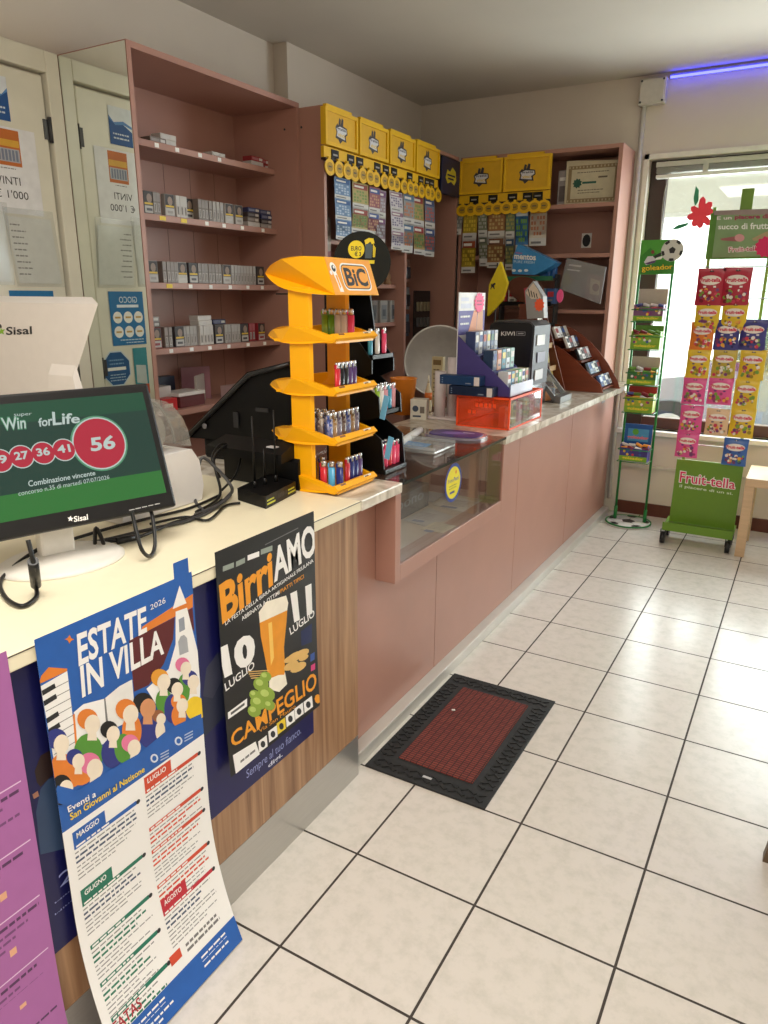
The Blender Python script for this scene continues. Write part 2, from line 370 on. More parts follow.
# ceiling lamps (the sources of the room light)
def ceiling_lamp(cx, cy, sx, sy, label):
    t = thing('ceiling_lamp', label, 'lamp', (cx, cy, 2.69))
    b = MB(); fr = M((236, 236, 232), .4)
    b.box(cx-sx/2-.03, cy-sy/2-.03, 2.60, cx-sx/2, cy+sy/2+.03, 2.69, fr); b.box(cx+sx/2, cy-sy/2-.03, 2.60, cx+sx/2+.03, cy+sy/2+.03, 2.69, fr)
    b.box(cx-sx/2, cy-sy/2-.03, 2.60, cx+sx/2, cy-sy/2, 2.69, fr); b.box(cx-sx/2, cy+sy/2, 2.60, cx+sx/2, cy+sy/2+.03, 2.69, fr); b.build('lamp_frame', t)
    b = MB(); b.box(cx-sx/2, cy-sy/2, 2.61, cx+sx/2, cy+sy/2, 2.62, M((255, 246, 226), emit=3.4)); b.build('diffuser', t)
ceiling_lamp(-.60, .42, 1.1, .95, 'lit ceiling panel lamp above the counter')
ceiling_lamp(.9, -1.0, 1.1, .6, 'lit ceiling panel lamp at the near end of the shop')

# door in the left wall
dr = MB(); DC = M((226, 222, 206), .35, var=.03, scale=9); X0 = XL
dr.box(X0, 2.03, 0, X0+.045, 2.088, 2.30, DC, .004); dr.box(X0, 1.10, 2.225, X0+.045, 2.03, 2.30, DC, .004); dr.box(X0, 1.10, 0, X0+.045, 1.16, 2.225, DC, .004)
door = struct(dr.build('door_1'))
b = MB(); b.box(X0, 1.165, .005, X0+.03, 2.018, 2.215, DC, .006); b.build('door_panel', door)
for z in (2.03, 1.12, .3):
    b = MB(); b.cyl((X0+.036, 2.026, z-.045), (X0+.036, 2.026, z+.045), .008, DKGREY, n=10); b.box(X0+.03, 2.0, z-.035, X0+.034, 2.024, z+.035, DKGREY); b.build('hinge', door)
b = MB(); b.cyl((X0+.03, 1.23, 1.05), (X0+.075, 1.23, 1.05), .01, ALU); b.cyl((X0+.07, 1.22, 1.05), (X0+.07, 1.34, 1.05), .009, ALU); b.build('door_handle', door)
# papers taped on the door (the mirror on the cigarette shelf shows them again)
DX = X0+.0325
def dart(): return Art(lambda u, v, h: Vector((DX+h, u, v)), None)
A = dart(); A.R(1.64, 1.715, 1.955, 2.01, M((232, 232, 236), .5), 0); A.R(1.787, 1.88, 1.888, 2.002, M((196, 108, 44)), 1); A.R(1.79, 1.945, 1.885, 1.968, M((222, 170, 60)), 2)
A.R(1.792, 1.893, 1.883, 1.938, M((176, 178, 186)), 2)
for k in range(6): A.R(1.797+.014*k, 1.897, 1.806+.014*k, 1.934, M((120, 128, 150)), 3)
A.lines(1.8, 1.872, 1.86, 1, .01, .003, GREYINK, 1, rag=0)
A.Tuv('VINTI', 1.775, 1.815, 1.872, 1.842, INK, 2); A.Tuv('\u20ac 1\'000', 1.765, 1.768, 1.898, 1.797, INK, 2)
tag(A.build('paper_notice', None), 'white paper with a pasted lottery ticket and handwriting taped to the door', 'paper')
A = dart(); A.R(1.745, 2.03, 1.865, 2.175, M((32, 84, 150)), 0)
A.uvpoly([(1.745, 2.175), (1.865, 2.175), (1.865, 2.128), (1.83, 2.105), (1.79, 2.112), (1.745, 2.088)], M((226, 232, 240)), 1)
A.uvpoly([(1.745, 2.11), (1.79, 2.125), (1.84, 2.115), (1.865, 2.14), (1.865, 2.128), (1.83, 2.105), (1.79, 2.112), (1.745, 2.1)], M((90, 140, 200)), 2)
A.lines(1.765, 2.075, 1.85, 2, .016, .006, M((210, 220, 235)), 2)
tag(A.build('leaflet', None), 'blue and white leaflet with a water wave high on the door', 'leaflet')
def pocket(y0, y1, z0, z1, label, tilt):
    t = thing('plastic_pocket', label, 'pocket', (DX, (y0+y1)/2, z0), None)
    b = MB(); b.grid(lambda u, v: Vector((DX+.006+.006*math.sin(3.1*u)*math.sin(3.1*v), y0+(y1-y0)*u+tilt*v, z0+(z1-z0)*v)), 8, 8, clear((232, 234, 232), .16, .22)); b.build('clear_sleeve', t)
    b = MB(); b.add([(DX+.003, y0+.012, z0+.012), (DX+.003, y1-.012, z0+.012), (DX+.003, y1-.012+tilt, z1-.03), (DX+.003, y0+.012+tilt, z1-.03)], [(0, 1, 2, 3)], M((224, 225, 220), .6)); p = b.build('paper_insert', t)
    A = Art(lambda u, v, h: Vector((DX+.0033+h, y0+u+tilt*v/(z1-z0), z0+v)), None); A.lines(.02, (z1-z0)*.8, (y1-y0)*.4, 9, .022, .005, GREYINK, 0); A.build('printed_lines', t)
pocket(1.80, 2.01, 1.455, 1.735, 'wrinkled clear plastic pocket with paper on the door, nearest the mirror', -.02)
pocket(1.57, 1.79, 1.46, 1.75, 'wrinkled clear plastic pocket with paper on the door, farther from the mirror', .01)
A = dart(); A.R(1.765, 1.21, 1.955, 1.44, M((28, 112, 168)), 0); A.Tuv('GIOCO', 1.80, 1.392, 1.90, 1.418, M((225, 235, 245)), 1)
A.R(1.795, 1.372, 1.915, 1.384, M((225, 235, 245)), 1)
for i in range(3):
    for j in range(2): A.C(1.80+.058*i, 1.33-.062*j, .025, WHITE, 1); A.R(1.785+.058*i, 1.326-.062*j, 1.815+.058*i, 1.334-.062*j, M((196, 160, 90)), 2)
A.lines(1.78, 1.235, 1.94, 2, .012, .004, M((200, 220, 235)), 1)
tag(A.build('information_poster', None), 'blue poster with six white circles taped to the door', 'poster')
A = dart(); cy, cz, r = 1.947, 1.112, .082
A.uvpoly([(cy+r*math.cos(math.pi/8+k*math.pi/4), cz+r*math.sin(math.pi/8+k*math.pi/4)) for k in range(8)], M((196, 214, 226)), 0)
A.uvpoly([(cy+.93*r*math.cos(math.pi/8+k*math.pi/4), cz+.93*r*math.sin(math.pi/8+k*math.pi/4)) for k in range(8)], M((30, 84, 136)), 1)
A.R(cy-.05, cz-.008, cy+.05, cz+.006, WHITE, 2); A.lines(cy-.04, cz+.04, cy+.04, 2, .016, .006, M((120, 160, 196)), 2, rag=.1); A.lines(cy-.045, cz-.025, cy+.045, 3, .012, .004, M((170, 196, 216)), 2, rag=.1)
tag(A.build('octagonal_sticker', None), 'dark blue octagonal sticker on the door', 'sticker')
A = dart(); A.R(1.77, .985, 1.85, 1.195, M((60, 144, 156)), 0); A.R(1.77, .985, 1.85, 1.03, M((206, 84, 48)), 1); A.uvpoly([(1.78, 1.03), (1.84, 1.04), (1.838, 1.12), (1.782, 1.115)], M((196, 206, 206)), 2)
tag(A.build('advert_card', None), 'teal and orange advert card low on the door', 'card')

# ------------------------------------------------------------------ outside the window
b = MB(); b.box(-14, 5.25, -.15, 16, 9.6, -.02, M((196, 182, 170), .8, var=.08, scale=3)); b.box(-14, 9.6, -.2, 16, 24, -.12, M((150, 150, 152), .85, var=.06, scale=2)); struct(b.build('ground'))
bl = thing('building', 'pale house across the street seen through the shop window', 'building', (0, 15, 0))
b = MB(); b.box(-12, 15, -.1, 12, 16, 6.5, M((236, 228, 214), .85, var=.04, scale=1)); b.build('facade', bl)
for k, x in enumerate((-7, -4, -1.2, 1.8, 4.8)):
    b = MB(); b.box(x-.6, 14.93, .9, x+.6, 15.02, 2.4, M((176, 190, 180), .4), .01); b.build('shutter', bl)
aw = thing('awning', 'grey fabric awning over the pavement outside the window', 'awning', (0, 5.3, 2.55))
b = MB(); b.loft([(-3.2, 5.27, 2.62), (3.6, 5.27, 2.62), (3.6, 6.9, 2.12), (-3.2, 6.9, 2.12)], [(-3.2, 5.27, 2.60), (3.6, 5.27, 2.60), (3.6, 6.9, 2.10), (-3.2, 6.9, 2.10)], M((186, 184, 172), .9)); b.build('canopy', aw)
b = MB(); b.box(-3.2, 6.88, 2.07, 3.6, 6.92, 2.13, M((206, 204, 196), .5), .005); b.build('front_bar', aw)
for x in (-3.0, 3.4):
    b = MB(); b.cyl((x, 5.27, 2.3), (x, 6.88, 2.1), .02, ALU); b.build('arm', aw)
# parked car
cr = thing('car', 'grey parked car on the street outside the window', 'car', (.6, 8.0, -.12))
body = [(-1.75, .12), (-1.72, .52), (-1.35, .66), (-.95, .72), (-.35, 1.22), (.2, 1.34), (1.3, 1.32), (2.0, .98), (2.45, .86), (2.5, .3), (2.4, .12)]
b = MB(); b.prism(body, 'y', 7.4, 8.95, M((128, 134, 140), .25, .3, coat=.5)); b.build('car_body', cr)
gl = M((60, 70, 76), .08, var=0)
b = MB(); b.prism([(-.78, .78), (-.3, 1.17), (.25, 1.27), (.25, .80)], 'y', 7.385, 7.4, gl); b.build('side_window', cr)
b = MB(); b.prism([(.33, .80), (.33, 1.27), (1.25, 1.25), (1.75, .88)], 'y', 7.385, 7.4, gl); b.build('side_window', cr)
b = MB(); b.loft([(-.93, 7.5, .745), (-.93, 8.85, .745), (-.37, 8.8, 1.225), (-.37, 7.55, 1.225)], [(-.94, 7.5, .755), (-.94, 8.85, .755), (-.38, 8.8, 1.235), (-.38, 7.55, 1.235)], gl); b.build('windscreen', cr)
for x in (-1.1, 1.75):
    for y in (7.38, 8.8):
        b = MB(); b.cyl((x, y, .18), (x, y+.18, .18), .3, M((24, 24, 26), .6), n=24); b.cyl((x, y-.005, .18), (x, y+.185, .18), .18, ALU, n=20); b.build('wheel', cr)
b = MB(); b.box(-1.76, 7.45, .42, -1.66, 7.75, .54, M((230, 230, 226), .1), .02); b.build('headlight', cr)
b = MB(); b.obox((-.65, 7.33, .84), (.12, .1, .1), M((128, 134, 140), .25), None, .03); b.build('side_mirror', cr)
# ------------------------------------------------------------------ wall cabinets
def flat_tag(y, z, X, wmat, wd=.022, hg=.016):
    b = MB(); b.box(X, y-wd/2, z-hg/2, X+.0012, y+wd/2, z+hg/2, wmat); return b
MIRROR = M((232, 238, 232), 0.015, 1.0, var=0)
# cabinet 1: tall open shelf for cigarettes with a mirrored side
C1F = -2.278; C1Y0, C1Y1, C1T = 2.092, 3.122, 2.30
c1 = thing('cigarette_shelf', 'tall pink open shelf cabinet with a mirrored side, stocked with cigarette packs', 'shelf', (-2.48, 2.6, 0))
b = MB(); b.box(-2.688, C1Y0, 0, C1F, C1Y0+.02, C1T, PINK); b.build('side_panel', c1)
b = MB(); b.box(-2.688, C1Y1-.02, 0, C1F, C1Y1, C1T, PINK); b.build('side_panel', c1)
b = MB(); b.box(-2.688, C1Y0+.02, C1T-.022, C1F, C1Y1-.02, C1T, PINK); b.build('top_panel', c1)
b = MB(); b.box(-2.688, C1Y0+.02, .02, -2.67, C1Y1-.02, C1T-.022, PINK); b.build('back_panel', c1)
for k in range(1, 6):
    b = MB(); b.box(-2.6705, C1Y0+.02+k*.165, .95, -2.669, C1Y0+.022+k*.165, 2.0, M((120, 84, 74), .6)); b.build('back_seam', c1)
b = MB(); b.add([(-2.645, C1Y0-.003, .05), (C1F-.002, C1Y0-.003, .05), (C1F-.002, C1Y0-.003, C1T-.005), (-2.645, C1Y0-.003, C1T-.005)], [(0, 1, 2, 3)], MIRROR); b.build('mirror_panel', c1)
SHZ = [2.020, 1.745, 1.476, 1.205, .930]
shelf_objs = []
for i, z in enumerate(SHZ):
    b = MB(); b.box(-2.67, C1Y0+.02, z-.026, -2.42, C1Y1-.02, z, PINK, .002); s = b.build('shelf', c1); shelf_objs.append(s)
    if i < 4:
        for k in range(6 if i else 4):
            y = 2.33+.13*k+random.uniform(-.02, .02)
            m_ = M((236, 206, 60), .5) if (i == 1 and k < 2) or (i == 2 and k == 0) else WHITE
            q = flat_tag(y, z-.013, -2.4198, m_, .034 if m_ is not WHITE else .022); q.build('price_tag', s)
b = MB(); b.box(-2.67, C1Y0+.02, 0, -2.44, C1Y1-.02, .08, PINK); b.build('plinth', c1)
for z in (2.1, 2.17):
    b = MB(); b.cyl((-2.35+.1*(z > 2.15), C1Y1-.0205, 2.19), (-2.35+.1*(z > 2.15), C1Y1-.024, 2.19), .005, DKGREY, n=10); b.build('peg_hole', c1)
# cabinet 2: pink corner cabinet under the lottery-ticket boxes
C2F = -2.144; C2Y0, C2Y1, C2T = 3.126, 4.66, 2.28
c2 = thing('corner_cabinet', 'tall pink corner cabinet behind the counter, below the row of four yellow boxes', 'cabinet', (-2.4, 3.9, 0))
b = MB(); b.box(-2.598, C2Y0+.345, 0, -2.58, C2Y1-.02, C2T-.02, PINK); b.box(-2.688, C2Y0+.02, 0, -2.67, C2Y0+.343, C2T-.02, PINK); b.build('back_panel', c2)
b = MB(); b.box(-2.688, C2Y0, 0, C2F, C2Y0+.022, C2T, PINK); b.build('side_panel', c2)
b = MB(); b.box(-2.598, C2Y1-.02, 0, C2F, C2Y1, C2T, PINK); b.build('side_panel', c2)
b = MB(); b.box(-2.598, C2Y0+.345, C2T-.02, C2F, C2Y1-.02, C2T, PINK); b.box(-2.688, C2Y0+.022, C2T-.02, C2F, C2Y0+.344, C2T, PINK); b.build('top_panel', c2)
b = MB(); b.box(-2.578, 3.945, 0, C2F, 3.970, C2T-.02, PINK); b.build('divider', c2)
for z in (1.70, 1.49, 1.275, 1.02):
    b = MB(); b.box(-2.578, C2Y0+.022, z-.022, -2.20, 3.945, z, PINK, .002); b.build('shelf', c2)
b = MB(); b.box(-2.578, 3.97, 1.03-.022, -2.20, C2Y1-.02, 1.03, PINK, .002); b.build('shelf', c2)
# cabinet 3 on the end wall
C3F = 4.68; C3X0, C3X1, C3T = -2.139, -1.116, 2.28
c3 = thing('end_cabinet', 'tall pink open cabinet on the window wall with a framed certificate inside', 'cabinet', (-1.6, 4.84, .8885))
b = MB(); b.box(C3X1-.024, C3F, T+.0005, C3X1, 4.998, C3T, PINK); b.build('side_panel', c3)
b = MB(); b.box(C3X0, C3F, T+.0005, C3X0+.02, 4.998, C3T, PINK); b.build('side_panel', c3)
b = MB(); b.box(C3X0+.02, C3F, C3T-.022, C3X1-.024, 4.998, C3T, PINK); b.build('top_panel', c3)
b = MB(); b.box(C3X0+.02, 4.98, T+.0005, C3X1-.024, 4.998, C3T-.022, PINK); b.build('back_panel', c3)
for z in (1.968, 1.682, 1.35, 1.02):
    b = MB(); b.box(C3X0+.02, C3F+.004, z-.024, C3X1-.024, 4.98, z, PINK, .002); b.build('shelf', c3)

# ------------------------------------------------------------------ wooden counter (near) and pink counter (far)
def wood_mat():
    m = bpy.data.materials.new('wood_laminate'); m.use_nodes = True; nt = m.node_tree; b = nt.nodes['Principled BSDF']
    tc = nt.nodes.new('ShaderNodeTexCoord'); mp = nt.nodes.new('ShaderNodeMapping'); mp.inputs['Scale'].default_value = (8, 26, 1.1)
    nz = nt.nodes.new('ShaderNodeTexNoise'); nz.inputs['Scale'].default_value = 1.0; nz.inputs['Detail'].default_value = 6; nz.inputs['Distortion'].default_value = 1.4
    cr = nt.nodes.new('ShaderNodeValToRGB'); e = cr.color_ramp.elements; e[0].position = .28; e[1].position = .72
    e[0].color = (*[lin(v) for v in (120, 84, 58)], 1); e[1].color = (*[lin(v) for v in (186, 148, 112)], 1)
    k = cr.color_ramp.elements.new(.5); k.color = (*[lin(v) for v in (158, 120, 88)], 1)
    nt.links.new(tc.outputs['Object'], mp.inputs['Vector']); nt.links.new(mp.outputs['Vector'], nz.inputs['Vector']); nt.links.new(nz.outputs['Fac'], cr.inputs['Fac'])
    nt.links.new(cr.outputs['Color'], b.inputs['Base Color']); b.inputs['Roughness'].default_value = .45
    return m
def marble_mat():
    m = bpy.data.materials.new('marble'); m.use_nodes = True; nt = m.node_tree; b = nt.nodes['Principled BSDF']
    tc = nt.nodes.new('ShaderNodeTexCoord'); nz = nt.nodes.new('ShaderNodeTexNoise'); nz.inputs['Scale'].default_value = 7; nz.inputs['Detail'].default_value = 8; nz.inputs['Distortion'].default_value = 2.2
    cr = nt.nodes.new('ShaderNodeValToRGB'); e = cr.color_ramp.elements; e[0].position = .35; e[1].position = .6
    e[0].color = (*[lin(v) for v in (182, 170, 152)], 1); e[1].color = (*[lin(v) for v in (228, 220, 206)], 1)
    nt.links.new(tc.outputs['Object'], nz.inputs['Vector']); nt.links.new(nz.outputs['Fac'], cr.inputs['Fac']); nt.links.new(cr.outputs['Color'], b.inputs['Base Color'])
    b.inputs['Roughness'].default_value = .22
    return m
MARBLE = marble_mat(); WOOD = wood_mat(); T = .888; FX = -1.028; WY0, WY1 = -.25, 1.632
wc = thing('wooden_counter', 'wood-fronted shop counter with a cream top and metal kick plate', 'counter', (-1.3, .8, 0))
b = MB(); b.box(FX-.02, WY0, .142, FX, WY1, T-.03, WOOD); b.build('front_panel', wc)
b = MB(); b.box(FX-.021, WY0, 0, FX, WY1, .141, ALU); b.build('kick_plate', wc)
b = MB(); b.box(-1.95, WY0, T-.03, FX+.014, WY1, T, CREAM, .003); b.build('countertop', wc)
b = MB(); b.box(FX+.0142, WY0, T-.0035, FX+.0148, WY1, T-.0015, M((70, 58, 50), .5)); b.build('edge_seam', wc)
b = MB(); b.box(-1.78, WY0, 0, -1.76, WY1, T-.031, PINK); b.box(-1.76, WY1-.02, 0, FX-.022, WY1-.001, T-.031, WOOD); b.box(-1.76, WY0, 0, FX-.022, WY0+.02, T-.031, WOOD); b.build('carcass', wc)

PX = -1.090; PY1 = 4.93
pc = thing('pink_counter', 'long pink panelled shop counter with a marble top and a glass display bay', 'counter', (-1.3, 3.1, 0))
GAPS = [WY1+.002, 2.284, 3.127, 3.975, PY1]
CY0, CY1 = 1.870, 2.735    # display bay
PLIN = M((206, 202, 194), .35, .25, var=.05, scale=8)
for i in range(4):
    b = MB(); y0, y1 = GAPS[i]+.002, GAPS[i+1]-.002
    if i == 0:
        b.prism([(y0, .047), (y1, .047), (y1, .575), (CY0+.01, .575), (CY0+.01, .856), (y0, .856)], 'x', PX-.02, PX, PINK)
    elif i == 1:
        b.prism([(y0, .047), (y1, .047), (y1, .856), (CY1-.01, .856), (CY1-.01, .575), (y0, .575)], 'x', PX-.02, PX, PINK)
    else: b.box(PX-.02, y0, .047, PX, y1, .856, PINK, .0015)
    b.build('front_panel', pc)
b = MB(); b.box(PX-.03, WY1+.002, .0, -1.047, PY1-.02, .046, PLIN, .003); b.build('plinth', pc)
b = MB(); b.box(PX-.026, WY1+.01, .09, PX-.022, PY1-.01, .57, M((70, 48, 44), .7)); b.box(PX-.026, CY1+.0, .57, PX-.022, PY1-.01, .855, M((70, 48, 44), .7)); b.build('gap_backing', pc)
b = MB(); b.box(-1.55, WY1+.002, 0, -1.53, 4.66, .856, PINK); b.box(-1.53, PY1-.02, .05, PX-.03, PY1, .856, PINK); b.box(-2.139, 4.67, 0, -1.53, 4.69, .856, PINK); b.build('carcass', pc)
b = MB(); b.box(-1.80, WY1+.001, T-.032, FX+.016, CY0-.002, T, MARBLE, .004); b.build('marble_top', pc)
b = MB(); b.prism([(-1.55, CY1), (-1.012, CY1), (-.990, 4.985), (-2.139, 4.985), (-2.139, 4.64), (-1.55, 4.64)], 'z', T-.032, T, MARBLE); b.build('marble_top', pc)
b = MB(); b.box(-1.090, 4.60, .79, -1.087, 4.68, .81, M((150, 140, 140), .4, .5)); b.build('drawer_lock', pc)
# display bay: box frame, floor, panes
BAYX = -1.018
b = MB(); b.box(PX+.001, CY0-.034, .567, BAYX, CY0, .855, PINK, .0015); b.build('bay_stile', pc)
b = MB(); b.box(PX+.001, CY0+.0005, .567, BAYX-.0005, CY1, .620, PINK, .0015); b.build('bay_rail', pc)
b = MB(); b.box(PX+.001, CY1+.0005, .567, BAYX-.0005, CY1+.012, .855, PINK, .0015); b.build('bay_stile', pc)
b = MB(); b.box(-1.499, CY0-.03, .600, PX-.001, CY1+.01, .615, M((206, 194, 178), .3)); b.box(-1.497, CY0-.03, .615, -1.485, CY1+.01, .856, PINK); b.box(-1.484, CY0-.03, .615, PX-.001, CY0-.012, .85, PINK); b.box(-1.484, CY1+.002, .615, PX-.001, CY1+.01, .85, PINK); b.build('bay_lining', pc)
GLASS = clear((228, 222, 214), .03, .015)
b = MB(); b.box(BAYX-.012, CY0+.001, .620, BAYX-.006, CY1-.001, .876, GLASS); b.build('front_glass', pc)
b = MB(); b.box(-1.50, CY0, T-.009, BAYX+.006, CY1-.002, T, GLASS); b.build('top_glass', pc)
b = MB(); b.box(BAYX+.0062, CY0, T-.009, BAYX+.0078, CY1-.002, T, M((36, 46, 44), .15)); b.build('glass_edge', pc)
# sticker on the bay glass
A = plane_art((BAYX-.0055, 2.262, .800), (0, 1, 0), (0, 0, 1))
A.C(0, 0, .070, M((44, 66, 150), .4), 0); A.C(0, 0, .058, M((238, 222, 40), .4), 1); A.Tuv('Punto', -.042, .004, .0, .018, M((44, 66, 150)), 2); A.Tuv('Puoi', .004, .004, .042, .018, M((44, 66, 150)), 2, .02)
A.lines(-.035, -.008, .035, 2, .009, .003, M((120, 120, 60)), 2, .1); A.R(-.028, -.038, .012, -.030, M((60, 76, 130)), 2); A.C(.02, .035, .007, M((226, 150, 40)), 2)
tag(A.build('round_sticker', None), 'round yellow sticker with a blue rim on the display bay glass', 'sticker')
# papers inside the bay
def sheet(name, pts, z, mat, label, cat='paper', stripes=None):
    b = MB(); b.prism(pts, 'z', z, z+.0015, mat); o = tag(b.build(name), label, cat)
    return o
for k, (pts, m_, lab) in enumerate([
    ([(-1.24, 2.30), (-1.12, 2.27), (-1.10, 2.44), (-1.235, 2.50)], M((196, 198, 204), .5), 'grey printed sheet lying flat in the display bay behind the round sticker'),
    ([(-1.235, 2.54), (-1.06, 2.50), (-1.05, 2.66), (-1.23, 2.70)], M((214, 214, 212), .5), 'white printed sheet lying flat near the right end of the display bay'),
    ([(-1.46, 2.56), (-1.25, 2.57), (-1.26, 2.715), (-1.46, 2.70)], M((170, 176, 190), .5), 'blue-grey printed sheet at the back right of the display bay'),
    ([(-1.13, 2.22), (-1.04, 2.22), (-1.03, 2.32), (-1.12, 2.33)], M((226, 220, 196), .5), 'small cream paper slip at the front of the display bay')]):
    o = sheet('printed_sheet', pts, .6155+.002*k, m_, lab)
    z = .617+.002*k+.0002; c = Vector((sum(p[0] for p in pts)/4, sum(p[1] for p in pts)/4, z))
    A = Art(lambda u, v, h, c=c: c+Vector((u, v, h)), None); wd = .35*abs(pts[0][0]-pts[1][0]); A.lines(-wd, .05, wd, 5, .018, .005, GREYINK, 0); A.R(-wd*.9, -.07, wd*.2, -.045, M((90, 110, 160)), 0); A.build('print', o)
nb = thing('navy_carton', 'dark blue carton with pale mirrored lettering inside the display bay', 'carton', (-1.33, 2.38, .616))
b = MB(); b.box(-1.42, 2.22, .616, -1.25, 2.53, .712, M((34, 44, 60), .4), .004); b.build('carton_body', nb)
A = plane_art((-1.2496, 2.24, .63), (0, 1, 0), (0, 0, 1)); A.Tuv('onoq', .24, .015, .03, .055, M((120, 136, 156)), 1, .01); A.build('lettering', nb)

# ------------------------------------------------------------------ door mat
mt = thing('door_mat', 'black rubber mat with a red ribbed centre on the floor by the counter', 'mat', (-.83, 2.01, 0))
def mat_red():
    m = bpy.data.materials.new('mat_red'); m.use_nodes = True; nt = m.node_tree; b = nt.nodes['Principled BSDF']
    tc = nt.nodes.new('ShaderNodeTexCoord'); br = nt.nodes.new('ShaderNodeTexBrick'); br.offset = 0; br.inputs['Scale'].default_value = 1
    br.inputs['Brick Width'].default_value = .021; br.inputs['Row Height'].default_value = .0105; br.inputs['Mortar Size'].default_value = .0016; br.inputs['Mortar Smooth'].default_value = .3
    br.inputs['Color1'].default_value = (*[lin(v) for v in (128, 58, 48)], 1); br.inputs['Color2'].default_value = (*[lin(v) for v in (112, 48, 42)], 1); br.inputs['Mortar'].default_value = (*[lin(v) for v in (52, 28, 26)], 1)
    nt.links.new(tc.outputs['Object'], br.inputs['Vector']); nt.links.new(br.outputs['Color'], b.inputs['Base Color']); b.inputs['Roughness'].default_value = .95
    bp = nt.nodes.new('ShaderNodeBump'); bp.invert = True; bp.inputs['Distance'].default_value = .004; nt.links.new(br.outputs['Fac'], bp.inputs['Height']); nt.links.new(bp.outputs['Normal'], b.inputs['Normal'])
    return m
mx0, mx1, my0, my1 = -1.032, -.625, 1.677, 2.352; RUB = M((40, 41, 42), .75, var=.15, scale=60)
b = MB(); b.box(mx0, my0, 0, mx1, my1, .006, RUB, .002); b.build('rubber_base', mt)
b = MB(); b.box(mx0+.075, my0+.085, .006, mx1-.075, my1-.085, .0095, mat_red()); b.build('ribbed_centre', mt)
b = MB(); q = M((28, 29, 30), .6, var=.1)
for yy in (my0+.014, my1-.062):
    for i in range(13):
        for j in range(2): b.obox((mx0+.03+.029*i, yy+.012+.024*j, .0075), (.024, .012, .003), q, Matrix.Rotation(math.radians(35 if (i+j) % 2 else -35), 3, 'Z'))
for xx in (mx0+.010, mx1-.055):
    for i in range(22):
        for j in range(2): b.obox((xx+.011+.023*j, my0+.085+.024*i, .0075), (.022, .011, .003), q, Matrix.Rotation(math.radians(35 if (i+j) % 2 else -35), 3, 'Z'))
b.build('tread_border', mt)
A = Art(lambda u, v, h: Vector((u, v, .0102+h))); A.R(-.845, 1.71, -.815, 1.72, M((190, 190, 190)), 1); A.build('maker_mark', mt)
# two slivers of litter on the mat
b = MB(); b.obox((-.92, 2.1, .0112), (.012, .008, .003), WHITE, Matrix.Rotation(.5, 3, 'Z'), .001); tag(b.build('paper_scrap'), 'tiny white scrap of paper on the red mat', 'scrap')
# ------------------------------------------------------------------ posters on the wooden counter
def poster_surf(X, z_flare, flare, zt=T):
    def xf(v): return X+(flare*((z_flare-v)/z_flare)**2 if v < z_flare else 0)
    def surf(u, v, h):
        if v > zt+9: return Vector((X-(v-zt-.002)-.0, u, zt+.002+h))
        return Vector((xf(v)+h, u, v))
    def tr(px, py):
        x = X
        for _ in range(8):
            p = onX(px, py, x); x = xf(min(p.z, zt))
        if p.z > zt+9:
            q = onZ(px, py, zt+.002); return (q.y, zt+.002+(X-q.x))
        return (p.y, p.z)
    return surf, tr
def banner(y0, y1, label, blur_person, txts):
    S, tr = poster_surf(FX+.0015, .01, 0); A = Art(S, tr)
    A.R(y0, .282, y1, .852, NAVY, 0)
    lt = M((150, 160, 214), .4)
    w_ = y1-y0
    A.Tuv('Sempre al tuo fianco.', y0+w_*.32, .305, y0+w_*.86, .336, lt, 1); A.Tuv('digi.', y0+w_*.52, .288, y0+w_*.66, .304, M((220, 224, 240)), 1, .02)
    if blur_person:   # the part of the printed picture the hanging posters leave free
        A.crop(0, 640, 2.667); A.P([(96, 460), (108, 398), (128, 372), (150, 362), (168, 450), (178, 555), (108, 572)], M((52, 74, 108), .5), 1)
        A.P([(92, 350), (108, 308), (140, 290), (150, 350), (128, 372), (108, 392), (98, 380)], M((48, 32, 30), .5), 2); A.P([(86, 412), (100, 402), (104, 416), (90, 424)], M((170, 120, 96)), 3)
        A.T('2', (160, 660), (196, 596), lt, 1); A.T('Minuti', (146, 700), (214, 650), lt, 1); A.T('Minuti', (146, 730), (214, 680), lt, 1)
    else:
        A.uvpoly([(y0+w_*a, z) for a, z in ((.0, .56), (.05, .63), (.16, .68), (.22, .60), (.20, .52), (.0, .50))], M((40, 46, 70), .5), 1)
        A.uvpoly([(y0+w_*a, z) for a, z in ((.02, .60), (.06, .66), (.15, .68), (.17, .61), (.09, .58))], M((58, 62, 84), .5), 2)
    return tag(A.build('advert_banner', None), label, 'banner')
banner(.995, 1.402, 'dark blue banner on the wood front behind the black beer festival poster', False, None)
banner(.545, .990, 'dark blue banner on the wood front between the purple and the summer events posters', True, None)

def lab(s): return s
OR = M((226, 128, 46), .5); SK = M((240, 226, 206), .5); SK2 = M((214, 150, 104), .5); BLU = M((36, 94, 176), .45); DRED = M((92, 30, 34), .5); GRN = M((84, 146, 52), .5); PKK = M((228, 120, 160), .5)
IND = M((44, 52, 130), .5); BRN = M((150, 92, 56), .5); WP = M((244, 242, 240), .5, var=.01); CUTS = [.02+.03*i for i in range(14)]+[.889, .8905, .892]
